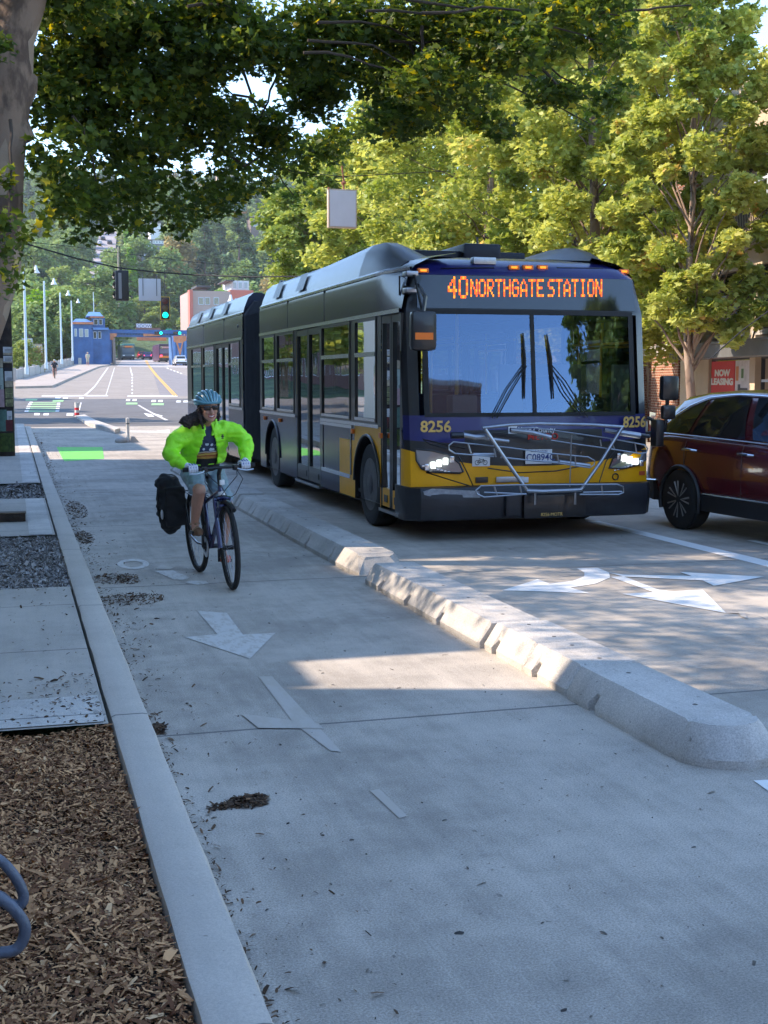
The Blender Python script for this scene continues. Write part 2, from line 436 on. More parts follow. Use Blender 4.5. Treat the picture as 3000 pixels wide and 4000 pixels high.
# right-hand sidewalk
mb = MB(); mb.box((10.2, -40, -.05), (26, 46, .15)); struct(mb.build('sidewalk', concrete('far sidewalk concrete', (.42, .38, .34), joint_y=(1.6, 0, .01), joint_x=(1.6, 0, .01), stain=.2)))
# road over the bridge beyond the crossing
A = Wp([(300, 1588), (735, 1588)])
dl = [W(520, 1470), W(250, 1530)]
struct(sheet('bridge_road', [(-2, 79), (19, 79), (30.5, 300), (8.5, 300)], 0., m_deck))
# sidewalk on the bridge's left: raised
sw = Wp([(60, 1518), (205, 1514), (262, 1488), (385, 1436), (430, 1428), (300, 1424), (60, 1494)], .0)
swp = [(p.x, p.y) for p in sw]
for kk in (0,):
    mb = MB(); P = [(x, y, T(y) + .16) for x, y in swp]
    mb.prism([(x, y, z - .3) for x, y, z in P], (0, 0, .3))
    struct(mb.build('bridge_sidewalk', concrete('bridge sidewalk concrete', (.40, .345, .295), stain=.15)))
# asphalt strip on the bridge road (darker lane by the yellow line)
struct(sheet('asphalt_lane', Wp([(590, 1435), (625, 1544), (735, 1548), (735, 1470), (640, 1437)]), .004, M('faded asphalt', (.21, .19, .185), .9, var=.2, vs=1)))
struct(sheet('bridge_deck', Wp([(455, 1432), (735, 1436), (735, 1408), (480, 1404)]), .006, M('pale bridge deck', (.40, .37, .35), .8, var=.15, vs=.5)))
struct(sheet('crossing_road', Wp([(150, 1655), (1150, 1655), (1150, 1612), (430, 1600)]), .004, m_asph))

# ---- markings
m_wh = paint('white road paint', (.78, .78, .76), .36)
m_wh_clean = paint('fresh white road paint', (.80, .80, .78), .28)
m_wh_faint = paint('nearly worn off white paint', (.48, .44, .395), .50, under=(.45, .405, .35), sc_=12)
m_wh_worn = paint('scrubbed white paint', (.59, .565, .53), .47, under=(.48, .44, .39), sc_=20)
m_gr = paint('green lane paint', (.16, .60, .08), .28)
m_gr2 = paint('pale green road paint', (.30, .52, .22), .40)
m_ye = paint('yellow road paint', (.72, .38, .06), .3)
def mark(name, L, mat, off=.004): return struct(sheet(name, Wp(L), off, mat))
k7 = lambda L: [(1400 + a * .9644, 2050 + b * .9644) for a, b in L]
k6 = lambda L: [(a * .6028, 1650 + b * .6028) for a, b in L]
# arrow in the traffic lane
lane_arrow = [k7([(580, 268), (725, 222), (775, 240), (870, 228), (915, 210), (915, 195), (885, 178), (970, 176), (1015, 195), (1020, 215), (960, 240), (860, 256), (940, 280), (745, 272)]),
              k7([(1020, 213), (1075, 211), (1215, 265), (1275, 272), (1395, 265), (1490, 360), (1065, 282), (1195, 275)]),
              k7([(1015, 196), (1075, 204), (1350, 210), (1300, 193), (1640, 213), (1440, 250), (1395, 228), (1072, 212)])]
for i, L in enumerate(lane_arrow): mark('lane_arrow', L, m_wh, .004 + .001 * i)
mark('lane_arrow_outline', k7([(1480, 358), (1560, 356), (1580, 385), (1550, 375), (1540, 362)]), m_wh_faint, .007)
# arrow in the bike lane, scrubbed pale
mark('bike_lane_arrow', [(770, 2388), (886, 2396), (949, 2481), (1076, 2474), (976, 2575), (723, 2491), (850, 2479)], m_wh_worn)
mark('bike_lane_line', [(1010, 2645), (1063, 2645), (1335, 2940), (1290, 2935), (1150, 2830)], m_wh_faint)
mark('bike_lane_line', [(940, 2792), (1245, 2830), (1262, 2850), (1010, 2848)], m_wh_faint, .006)
mark('bike_lane_line', [(1445, 3092), (1482, 3085), (1590, 3190), (1560, 3200)], m_wh_faint)
# ring of the bicycle symbol
def ring(cx, cyy, rx, ry, t, n=28):
    out = [(cx + rx * math.cos(a), cyy + ry * math.sin(a)) for a in [2 * math.pi * i / n for i in range(n)]]
    inn = [(cx + (rx - t) * math.cos(a), cyy + (ry - t * ry / rx) * math.sin(a)) for a in [2 * math.pi * i / n for i in range(n)]]
    return out, inn
o_, i_ = ring(520, 2203, 62, 20, 24)
mb = MB(); P = Wp(o_, .004) + Wp(i_, .004); k = len(o_)
mb.add(P, [(i, (i + 1) % k, k + (i + 1) % k, k + i) for i in range(k)])
struct(mb.build('bicycle_symbol_ring', m_wh_worn))
mark('bicycle_symbol_bar', k6([(1000, 965), (1120, 960), (1225, 1005), (1210, 1022), (1130, 1022)]), m_wh_worn)
mark('bicycle_symbol_bar', k6([(1195, 1040), (1240, 1028), (1330, 1030), (1355, 1046), (1280, 1056)]), m_wh_worn)
mark('bicycle_symbol_bar', k6([(1040, 925), (1130, 940), (1100, 955), (1010, 950)]), m_wh_faint)
# lane lines on the right
mark('lane_line', [(2286, 2037), (2340, 2036), (3000, 2192), (3200, 2240), (3200, 2268), (3000, 2216)], m_wh_clean)
mark('lane_line', [(2915, 2112), (2950, 2112), (3200, 2165), (3200, 2176)], m_wh_clean)
mark('lane_marking', [(2943, 3052), (3060, 3045), (3160, 3160), (3040, 3120)], m_wh_clean)
# green entry of the bike lane, green and white crossing marks
k2 = lambda L: [(a * .42194, 1400 + b * .42194) for a, b in L]
mark('green_bike_lane_panel', k2([(525, 822), (950, 822), (962, 930), (600, 955), (580, 930)]), m_gr)
for i, (y0, y1) in enumerate([(408, 415), (422, 430), (442, 452), (462, 470), (484, 494)]):
    s_ = i * 4
    mark('green_crossing_stripe', k2([(285 - s_ * 1.2, y0), (525, y0), (522, y1), (280 - s_ * 1.2, y1)]), m_gr2)
for (a, b, c, d) in [(275, 403, 30, 8), (262, 420, 32, 10), (250, 440, 32, 11), (243, 460, 34, 11), (230, 484, 36, 12), (530, 412, 30, 8), (528, 425, 30, 9), (524, 441, 32, 10), (520, 460, 32, 11), (516, 483, 34, 11),
                     (515, 360, 45, 12), (585, 362, 45, 12), (320, 508, 48, 20), (405, 508, 48, 20), (735, 363, 40, 12), (1170, 378, 36, 16), (1230, 378, 36, 16), (1405, 386, 40, 18), (1468, 386, 40, 18), (1635, 392, 40, 16), (1700, 392, 40, 16), (620, 508, 60, 25)]:
    mark('crossing_mark', k2([(a, b), (a + c, b), (a + c - 3, b + d), (a - 5, b + d)]), m_wh_clean, .008)
for L in ([(240, 376), (350, 376), (340, 392), (235, 392)], [(490, 386), (590, 386), (585, 402), (485, 402)], [(1170, 410), (1275, 410), (1270, 428), (1165, 428)], [(1405, 416), (1520, 416), (1515, 434), (1400, 434)]):
    mark('green_crossing_mark', k2(L), m_gr2, .008)
mark('stop_line', k2([(1180, 346), (1645, 346), (1645, 354), (1180, 354)]), m_wh_clean, .008)
mark('crossing_line', k2([(395, 342), (1000, 342), (1000, 350), (380, 352)]), m_wh_clean, .008)
mark('lane_line', k2([(1270, 432), (1290, 432), (1560, 572), (1530, 576)]), m_wh_worn, .008)
mark('lane_arrow', k2([(1330, 508), (1400, 518), (1430, 540), (1370, 540)]), m_wh_clean, .008)
mark('lane_arrow', k2([(1430, 512), (1510, 534), (1490, 542), (1415, 520)]), m_wh_clean, .010)
mark('lane_marking', k2([(1205, 672), (1440, 674), (1570, 662), (1570, 694), (1440, 686), (1205, 684)]), m_wh_clean, .006)
mark('lane_line', k2([(745, 410), (755, 410), (738, 480), (728, 480)]), m_wh_clean, .008)
# dashed edge line and double yellow on the bridge road
for L in ([(695, 1548), (688, 1548), (610, 1465), (577, 1424), (570, 1408), (575, 1408), (582, 1424), (615, 1465)], [(684, 1548), (678, 1548), (604, 1465), (573, 1424), (566, 1408), (568, 1408), (576, 1424), (609, 1465)]):
    mark('centre_line', L, m_ye, .01)
mark('lane_line', [(507, 1436), (510, 1436), (517, 1462), (513, 1462)], m_wh_clean, .01)
for y in (1462, 1473, 1484, 1495, 1507, 1520, 1534): mark('lane_line', [(514, y), (519, y), (519, y + 5), (514, y + 5)], m_wh_clean, .01)
for i in range(5): mark('lane_line', [(650 + i * 13, 1437 + i * 5), (656 + i * 13, 1437 + i * 5), (660 + i * 13, 1441 + i * 5), (654 + i * 13, 1441 + i * 5)], m_wh_clean, .01)
for L in ([(425, 1436), (419, 1436), (368, 1508), (330, 1542), (322, 1548), (334, 1548), (372, 1512)], [(449, 1436), (446, 1436), (432, 1480), (412, 1545), (416, 1545), (436, 1480)]):
    mark('bike_lane_line', L, m_wh_worn, .01)
# street climbing the far hill
struct(sheet('hill_road', [(W(a, b).x, W(a, b).y) for a, b in [(335, 1125), (440, 1125), (458, 895), (395, 895)]], .5, M('hill road asphalt', (.34, .31, .32), .9, var=.3, vs=.15)))
# ================================================================ buildings, bridge and far structures
m_beige = M('beige stucco', (.52, .42, .31), .85, var=.10, vs=1.2, bump=.3, bs=40)
m_beam = M('grey steel canopy', (.13, .135, .14), .55, var=.15, vs=3)
m_lint = M('pale concrete lintel', (.46, .43, .40), .8, var=.2, vs=2)
m_wframe = M('blue-white window frame', (.55, .62, .72), .45)
m_wdark = M('dark window frame', (.03, .03, .035), .5)
m_pane = glass('building window glass', trans=.10, gl=.25)
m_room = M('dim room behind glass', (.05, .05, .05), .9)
def brickmat(name, c1, c2, mortar, sc_=1., plane='z'):
    m = bpy.data.materials.new(name); m.use_nodes = True; MATS[name] = m
    n, l, p = nodes_of(m); tc = n.new('ShaderNodeTexCoord')
    sx = n.new('ShaderNodeSeparateXYZ'); l.new(tc.outputs['Object'], sx.inputs[0])
    cb = n.new('ShaderNodeCombineXYZ'); l.new(math_node(n, l, 'ADD', sx.outputs[0], sx.outputs[1]), cb.inputs[0]); l.new(sx.outputs[2], cb.inputs[1])
    b = n.new('ShaderNodeTexBrick'); l.new(cb.outputs[0], b.inputs['Vector']); b.inputs['Scale'].default_value = 1
    b.inputs['Brick Width'].default_value = .21 * sc_; b.inputs['Row Height'].default_value = .075 * sc_; b.inputs['Mortar Size'].default_value = .010 * sc_
    b.inputs['Color1'].default_value = (*c1, 1); b.inputs['Color2'].default_value = (*c2, 1); b.inputs['Mortar'].default_value = (*mortar, 1)
    l.new(b.outputs['Color'], p.inputs['Base Color']); p.inputs['Roughness'].default_value = .9; return m
m_brick = brickmat('red brown brick', (.30, .10, .05), (.20, .065, .035), (.45, .36, .28), 1.0)
m_brick2 = brickmat('dull red brick', (.24, .09, .06), (.17, .06, .04), (.30, .26, .22), 1.3)

# --- right-hand building: facade plane, u runs away from the camera
FH = R(12.8); fd = Vector((math.sin(FH), math.cos(FH), 0)); fn = Vector((-math.cos(FH), math.sin(FH), 0))   # fn points to the street
r0 = ray(2850, 1482); zc = 31.0
Q0 = r0 * (zc / (r0.x * math.sin(TH) + r0.y * math.cos(TH))); Q0.z = 0
def FW(px, py):
    r = ray(px, py); t = Q0.dot(fn) / r.dot(fn); p = r * t
    return (p - Q0).dot(fd), EYE + p.z
def uz(x0, y0, x1, y1):
    xm, ym = (x0 + x1) / 2, (y0 + y1) / 2
    u0, u1 = sorted((FW(x0, ym)[0], FW(x1, ym)[0])); return u0, u1, FW(xm, y1)[1], FW(xm, y0)[1]
U_b, _ = FW(2722, 1482)       # where the beige part meets the brick part
bb = thing('beige_building', 'beige stucco building with dark canopy and balcony behind the maroon car at the right edge', 'building', Q0, -FH)
# local axes: y runs away from the camera along the facade, x away from the street
def frame_wall(mb, u0, u1, z0, z1, holes, mi=0, th=.35, x=0.):
    us = sorted({u0, u1} | {h[0] for h in holes} | {h[1] for h in holes}); zs = sorted({z0, z1} | {h[2] for h in holes} | {h[3] for h in holes})
    for a, b in zip(us[:-1], us[1:]):
        for c, d in zip(zs[:-1], zs[1:]):
            um, zm = (a + b) / 2, (c + d) / 2
            if any(h[0] < um < h[1] and h[2] < zm < h[3] for h in holes): continue
            mb.box((x, a, c), (x + th, b, d), mi)
H1 = uz(2775, 1062, 2925, 1300); H2 = uz(2897, 622, 3060, 790); H3 = uz(2766, 1398, 2925, 1640)
Hs = [H1, H2, H3]
for du in (-3.4, -6.8): Hs += [(H1[0] + du, H1[1] + du, H1[2], H1[3]), (H2[0] + du, H2[1] + du, H2[2], H2[3]), (H3[0] + du, H3[1] + du, .8, H3[3])]
zroof = FW(3000, 315)[1]
mb = MB(); frame_wall(mb, -10, U_b, 0, zroof, Hs); mb.box((.35, -10, 0), (9, U_b, zroof - .3)); mb.build('wall', m_beige, bb)
mb = MB(); mb.box((-.22, -10, zroof - .02), (.6, U_b + .1, zroof + .22)); mb.box((-.12, -10, zroof - 1.0), (.0, U_b + .05, zroof - .8)); mb.build('cornice', m_beige, bb)
zb0, zb1 = FW(2860, 1400)[1], FW(2860, 1347)[1]
mb = MB(); mb.box((-.75, -10, zb0), (-.003, U_b + .02, zb1)); mb.box((-.80, -10, zb1), (-.003, U_b + .05, zb1 + .04)); mb.build('canopy', m_beam, bb)
mb = MB()
for u_ in (-3.5, 0.2): mb = MB(); mb.tube([(-.7, u_, zb1), (-.02, u_ + .3, zb1 + 2.2)], .02, 6); mb.build('canopy_tie', m_wdark, bb)
def win(par, h, depth=.18, mull=1, trans=None, frame=m_wframe):
    u0, u1, z0, z1 = h; f = MB(); e = .05
    for a, b, c, d in ((u0, u0 + e, z0, z1), (u1 - e, u1, z0, z1), (u0 + e, u1 - e, z0, z0 + e), (u0 + e, u1 - e, z1 - e, z1)): f.box((depth - .04, a, c), (depth + .04, b, d), 1)
    for k in range(mull):
        q = u0 + (u1 - u0) * (k + 1) / (mull + 1); f.box((depth - .045, q - .03, z0 + e), (depth + .03, q + .03, z1 - e))
    if trans: q = z0 + (z1 - z0) * trans; f.box((depth - .043, u0 + e, q - .03), (depth + .03, u1 - e, q + .03))
    w_ = f.build('window', [frame, m_wdark], par)
    g = MB(); g.add([(depth, u0 + e, z0 + e), (depth, u1 - e, z0 + e), (depth, u1 - e, z1 - e), (depth, u0 + e, z1 - e)], [(0, 1, 2, 3)]); g.add([(depth + .1, u0, z0), (depth + .1, u1, z0), (depth + .1, u1, z1), (depth + .1, u0, z1)], [(0, 1, 2, 3)], 1)
    g.build('pane', [m_pane, m_room], w_); return w_
for i, h in enumerate(Hs):
    if i == 2: continue
    win(bb, h, trans=.62)
    if i % 3 == 0:
        mb = MB(); mb.box((-.08, h[0] - .05, h[2] - .12), (.1, h[1] + .05, h[2] - .003)); mb.build('window_sill', m_lint, bb)
# balcony with railing below the upper window
B0 = uz(2872, 815, 3075, 925)
mb = MB(); mb.box((-.55, B0[0] - 7, B0[2] - .12), (-.003, B0[1] + .1, B0[2])); mb.build('balcony_slab', m_lint, bb)
mb = MB(); u_ = B0[0] - 7
mb.box((-.54, u_, B0[3] - .04), (-.50, B0[1], B0[3]))
while u_ < B0[1]: mb.box((-.53, u_, B0[2] + .002), (-.51, u_ + .02, B0[3] - .04)); u_ += .11
mb.build('balcony_railing', m_wdark, bb)
# leasing window: red poster and room picture
u0, u1, z0, z1 = H3
win(bb, H3, depth=.12, mull=0)
um = uz(2853, 1398, 2860, 1500)[0]
pst = thing('leasing_poster', 'red Now Leasing poster in the ground-floor window behind the maroon car', 'poster', Q0 + Vector((0, 0, 0)), -FH)
m_red = M('red poster', (.62, .02, .03), .5); m_pwh = M('white poster lettering', (.8, .8, .8), .5)
zt = FW(2800, 1545)[1]
mb = MB(); mb.box((.06, um, zt), (.075, U_b - .15, z1 - .06)); mb.v = [(x, y, z) for x, y, z in mb.v]; p_ = mb.build('panel', m_red, pst)
uc = (um + uz(2766, 1398, 2770, 1500)[1]) / 2
uL = uz(2766, 1398, 2768, 1500)[0]
p_.data.clear_geometry(); mb = MB(); mb.box((.06, um, zt - .25), (.075, uL - .04, z1 - .07)); mb.build('panel_tmp', m_red, pst)
bpy.data.objects.remove(p_); q = [o for o in COL.objects if o.name == 'panel_tmp'][0]; q.name = 'panel'
uc = (um + uL) / 2; wd = uL - um
for s_, py_, sx_ in (('NOW', 1458, 1.), ('LEASING', 1492, .98)):
    z_ = FW(2808, py_)[1]; text('poster_writing', s_, .215, m_pwh, pst, (.052, uc, z_), (R(90), 0, R(-90)), .95 * wd / .85, .012, .003)
mb = MB()
for k, (r_, mt) in enumerate(((.17, 1), (.10, 0))):
    z_ = FW(2800, 1553)[1] - .06; n_ = 14
    P = [(.054 - k * .004, uc + .02 + r_ * math.cos(math.pi * i / n_), z_ + r_ * 1.1 * math.sin(math.pi * i / n_)) for i in range(n_ + 1)]
    mb.add(P, [tuple(range(n_ + 1))], mt)
mb.build('poster_emblem', [m_pwh, m_wdark], pst)
pic = thing('room_poster', 'window picture of a pale room beside the red leasing poster', 'poster', Q0, -FH)
uR = H3[0] + .05
mb = MB(); mb.box((.06, uR, zt - .25), (.075, um - .05, z1 - .07)); mb.build('panel', M('pale room picture', (.62, .58, .60), .5, var=.2, vs=3), pic)
mb = MB(); c_ = um - .05
for a, b, c, d, mi in ((.05, .22, .55, .95, 0), (.35, .60, .55, .95, 1), (.40, .55, .62, .88, 2), (.05, .3, .12, .2, 3), (.3, .8, .1, .35, 4), (.2, .35, .25, .45, 4)):
    L = um - .05 - uR; hh = z1 - .07 - zt + .1
    mb.box((.056 - mi * .001, c_ - b * L, zt - .1 + c * hh * .9), (.0595, c_ - a * L, zt - .1 + d * hh * .9), mi)
mb.build('picture_detail', [M('picture orange', (.6, .22, .08), .5), M('picture frame white', (.6, .62, .62), .5), M('picture green', (.06, .16, .05), .5), M('picture brown', (.2, .09, .05), .5), M('picture dark chairs', (.06, .06, .08), .5)], pic)
# --- brick part farther along
kb = thing('brick_building', 'red brick building with brick pillars and pale lintel behind the bus', 'building', Q0, -FH)
P1 = uz(2545, 1400, 2650, 1700)
mb = MB(); zl0, zl1 = FW(2600, 1386)[1], FW(2600, 1346)[1]; zk = zroof - .6
mb.box((.35, U_b + .02, 0), (9, U_b + 40, zl0)); mb.box((.1, U_b + .02, zl1), (9, U_b + 40, zk)); mb.build('wall', m_brick2, kb)
mb = MB(); mb.box((-.08, U_b + .02, zl0), (.34, U_b + 40, zl1)); mb.build('lintel', m_lint, kb)
u_ = U_b + .35
for k in range(8):
    a = P1[0] if k == 0 else P1[0] + 4.5 * k; b = a + (P1[1] - P1[0])
    mb = MB(); mb.box((-.02, a, .5), (.34, b, zl0)); pl_ = mb.build('brick_pillar', m_brick, kb)
    mb = MB(); mb.bbox((-.12, a - .12, 0), (.345, b + .12, .498), .02); mb.build('plinth', m_lint, pl_)
for k in range(7):
    for z_ in (3.6, 6.6): win(kb, (P1[0] + 1.0 + 4.5 * k, P1[0] + 3.0 + 4.5 * k, z_, z_ + 1.6), depth=.08)
mb = MB(); mb.box((.0, U_b + .02, .0), (.345, P1[0] - .125, zl0)); mb.build('beige_pier', m_beige, kb)

# --- buildings left of the sidewalk: outside the picture, they shade the street and show in the bus windows
def block(name, label, a, b, mat, rows, roof=.25, face='+x', glassm=m_pane):
    t = thing(name, label, 'building', ((a[0] + b[0]) / 2, (a[1] + b[1]) / 2, 0)); cx, cy_ = t.location.x, t.location.y
    mb = MB(); mb.box((a[0] - cx, a[1] - cy_, 0), (b[0] - cx, b[1] - cy_, b[2])); mb.build('wall', mat, t)
    mb = MB(); mb.box((a[0] - cx - .15, a[1] - cy_ - .003, b[2] + .003), (b[0] - cx + .15, b[1] - cy_ + .003, b[2] + roof)); mb.build('roof', m_lint, t)
    for z_, h_ in rows:
        if face in ('+x', '-x'):
            y = a[1] + .8; x = (b[0] if face == '+x' else a[0]) - cx; s = 1 if face == '+x' else -1
            while y + 1.6 < b[1]:
                f = MB(); f.box((x - .02, y - cy_, z_), (x + s * .04, y + 1.6 - cy_, z_ + h_)); w_ = f.build('window', m_wframe, t)
                f = MB(); f.box((x + s * .041, y + .08 - cy_, z_ + .08), (x + s * .05, y + 1.52 - cy_, z_ + h_ - .08)); f.build('pane', m_sgn_, w_); y += 2.6
        else:
            x = a[0] + .8; y = (a[1] if face == '-y' else b[1]) - cy_; s = -1 if face == '-y' else 1
            while x + 1.6 < b[0]:
                f = MB(); f.box((x - cx, min(y - .02 * s, y + s * .04), z_), (x + 1.6 - cx, max(y - .02 * s, y + s * .04), z_ + h_)); w_ = f.build('window', m_wframe, t)
                f = MB(); f.box((x + .08 - cx, min(y + s * .041, y + s * .05), z_ + .08), (x + 1.52 - cx, max(y + s * .041, y + s * .05), z_ + h_ - .08)); f.build('pane', m_sgn_, w_); x += 2.6
    return t
m_sgn_ = M('dark building window', (.03, .035, .04), .08, coat=1)
block('corner_building', 'tan building beside the camera that shades the near street', (-16, -26, 0), (-5.2, 8.93, 9.0), m_beige, [(1, 2.2), (4.5, 1.8)])
block('low_shade_filler', 'low cream filler block added left of the sidewalk to bound the sun patch', (-16, 8.94, 0), (-5.2, 9.95, 5.2), M('cream render', (.6, .55, .45), .8), [])  # unseen filler, height set so its shadow ends at the sun patch
block('small_shop', 'pale shop left of the sidewalk', (-16, 9.96, 0), (-5.2, 16.0, 6.2), M('pale grey render', (.5, .5, .5), .8, var=.1), [(1, 2.2), (4.2, 1.5)])
block('long_building', 'grey building left of the sidewalk opposite the bus', (-16, 16.01, 0), (-5.2, 30.4, 11.5), M('dark brown render', (.13, .10, .085), .8, var=.3, vs=.4), [(1, 2.2), (4.2, 1.7), (7.6, 1.7)])
block('far_corner_building', 'cream building left of the sidewalk near the crossing', (-16, 34.1, 0), (-5.2, 48.5, 6.5), M('light cream render', (.62, .58, .5), .8), [(1, 2), (4, 1.4)])
block('crossing_reflection_block', 'unseen dark block added across the side street for the bus side to reflect', (-70, 84, 0), (-17, 150, 11.5), M('dark maroon render', (.10, .045, .04), .8, var=.3, vs=.1), [(2, 2.2), (6, 2)])  # unseen, added to darken what the bus side reflects
block('harbour_reflection_block', 'unseen pinkish block added beyond the dark one for the bus side to reflect', (-60, 155, 0), (-22, 230, 14), M('dim pink render', (.28, .17, .15), .8, var=.2, vs=.1), [(4, 2.2), (8, 2)])  # unseen, added to vary the reflection in the bus side
block('street_end_building', 'brown brick building closing the street behind the camera', (-14, -46, 0), (17, -34, 12.2), m_brick2, [(1, 2.2), (4.5, 1.8), (8, 1.8)], face='+y')
block('second_end_building', 'grey building closing the street behind the camera on the right', (17.5, -50, 0), (46, -36, 9.5), M('mid grey render', (.28, .27, .26), .8, var=.2, vs=.4), [(1, 2.2), (4.5, 1.8)], face='+y')
block('opposite_building', 'tan building on the right behind the camera', (26, -54, 0), (36, -16, 6.0), m_beige, [(1, 2.2), (3.6, 1.4)], face='-x')

# ================================================================ the bridge
m_conc = M('pale bridge concrete', (.42, .39, .37), .85, var=.15, vs=.8)
m_blue = M('bridge blue paint', (.03, .10, .27), .5, var=.3, vs=.7)
m_blue2 = M('light bridge blue paint', (.10, .22, .48), .5, var=.2, vs=.6)
m_orng = M('bridge orange paint', (.55, .20, .09), .5, var=.25, vs=1)
m_lampw = M('pale lamp post paint', (.50, .60, .66), .4)
# parapet in posts and panels
pA = W(62, 1490); pB = W(292, 1425)
par = thing('bridge_parapet', 'pale concrete parapet along the left of the bridge', 'parapet', (pA.x, pA.y, T(pA.y)))
mb = MB(); mq = MB(); n_ = 14
for i in range(n_):
    a = pA.lerp(pB, i / n_); b = pA.lerp(pB, (i + 1) / n_)
    za, zb_ = T(a.y) - T(pA.y), T(b.y) - T(pA.y); ax, ay, bx_, by_ = a.x - pA.x, a.y - pA.y, b.x - pA.x, b.y - pA.y
    mb.prism([(ax, ay + .5, za), (bx_, by_, zb_), (bx_, by_, zb_ + 1.0), (ax, ay + .5, za + 1.0)], (-.2, 0, 0))
    mq.prism([(ax + .05, ay, za), (ax + .05, ay + .5, za), (ax + .05, ay + .5, za + 1.15), (ax + .05, ay, za + 1.15)], (-.32, 0, 0))
mb.build('panel', m_conc, par); mq.build('post', m_conc, par)
def lamp_post(x, y, h, lab, arm=1.0, base=0.):
    t = thing('street_lamp', lab, 'street lamp', (x, y, base), 0, 'arched street lamps along the bridge')
    mb = MB(); mb.lathe([(.16, 0), (.16, .5), (.11, .6), (.085, h - .9)], n=10); arc = [(arm * (1 - math.cos(a)) * .5, 0, h - .95 + .55 * math.sin(a)) for a in [math.pi * i / 10 for i in range(9)]]
    mb.build('pole', m_lampw, t)
    mb = MB(); mb.tube([(0, 0, h - .95)] + arc, .085, 6); mb.build('arm', m_lampw, t)
    mb = MB(); mb.lathe([(.07, .12), (.09, 0), (.14, -.2), (.28, -.42), (.30, -.46), (.0, -.44)], (arm, 0, h - .75), n=14); mb.build('lamp_shade', M('white lamp shade', (.7, .72, .76), .4), t)
    return t
ords = ['nearest and tallest', 'second nearest', 'third', 'farthest']
for k, (px_, py0, py1, Y) in enumerate(((105, 1420, 1003, 103), (182, 1415, 1060, 126), (243, 1404, 1112, 153), (286, 1397, 1148, 181))):
    a = PY(px_, 1482, Y); z1 = PY(px_, py1, Y).z; b_ = T(Y) + .9
    lamp_post(a.x, Y, z1 - b_, ['tallest arched street lamp on the bridge parapet, partly behind the leaning tree', 'arched street lamp on the parapet, second from the left', 'arched street lamp on the parapet, third from the left', 'smallest arched street lamp on the parapet, next to the blue tower'][k], arm=.9, base=b_)
a = PY(1150, 1482, 62); lamp_post(a.x, 62, PY(1150, 1032, 62).z - T(62), 'street lamp whose white shade shows just above the bus roof', arm=-.45, base=T(62))
a = PY(926, 1482, 95); lamp_post(a.x, 95, PY(926, 1118, 95).z - T(95), 'street lamp in front of the pink and brown building', arm=-.4, base=T(95))
# blue control tower
YT = 200.; sT = lambda px_, py_: PY(px_, py_, YT)
tw = thing('bridge_tower', 'blue bridge control tower with orange trim left of the road', 'tower', (sT(340, 1424).x, YT, T(YT)))
def tl(px_, py_): p = PY(px_, py_, YT); return p.x - tw.location.x, p.z - tw.location.z
def tbox(mb, x0, y0, x1, y1, d0, d1, mi=0):
    a = tl(x0, y1); b = tl(x1, y0); mb.box((a[0], d0, max(a[1], -.5)), (b[0], d1, b[1]), mi)
mb = MB(); tbox(mb, 290, 1262, 362, 1440, 0, 6); tbox(mb, 362, 1288, 430, 1440, .6, 5.5); tbox(mb, 362, 1240, 412, 1300, 1.2, 4.5); mb.build('wall', m_blue, tw)
mb = MB(); tbox(mb, 284, 1258, 364, 1266, -.3, 6.3); tbox(mb, 352, 1234, 408, 1240, .8, 5); mb.build('eave', m_orng, tw)
mb = MB(); rng_ = lambda x0, y0, x1, y1: (tl(x0, y1), tl(x1, y0))
for (x0, yb, x1, yt, d0, d1) in ((282, 1258, 360, 1242, -.4, 6.4), (340, 1234, 404, 1215, .6, 5.2)):
    a = tl(x0, yb); b = tl(x1, yb); t_ = tl((x0 + x1) / 2, yt)
    mb.add([(a[0], d0, a[1]), (b[0], d0, a[1]), (b[0], d1, a[1]), (a[0], d1, a[1]), (t_[0] - .8, (d0 + d1) / 2, t_[1]), (t_[0] + .8, (d0 + d1) / 2, t_[1])], [(0, 1, 5, 4), (1, 2, 5), (2, 3, 4, 5), (3, 0, 4), (0, 3, 2, 1)])
mb.build('roof', m_blue2, tw)
mb = MB(); tbox(mb, 358, 1280, 425, 1288, .0, 6.0); mb.build('ledge', m_blue2, tw)
for x0, y0, x1, y1, d in ((291, 1284, 300, 1314, 0), (309, 1284, 325, 1316, 0), (331, 1286, 345, 1316, 0), (366, 1295, 378, 1322, .6), (384, 1295, 396, 1322, .6), (368, 1245, 384, 1268, 1.2), (388, 1245, 402, 1268, 1.2)):
    mb = MB(); tbox(mb, x0, y0, x1, y1, d - .06, d + .05); w_ = mb.build('window', m_wframe, tw); mb = MB(); tbox(mb, x0 + 1.5, y0 + 1.5, x1 - 1.5, y1 - 1.5, d - .08, d - .062); mb.build('pane', M('pale window pane', (.35, .38, .36), .2) if d == 0 else m_sgn_, w_)
mb = MB(); mb.tube([(0 + tl(371, 1215)[0], 3, tl(371, 1216)[1]), (tl(371, 1215)[0], 3, tl(371, 1135)[1])], .06, 6); mb.build('mast', m_lampw, tw)
mb = MB(); tbox(mb, 306, 1398, 318, 1426, -.05, .05); mb.build('door', m_lint, tw)
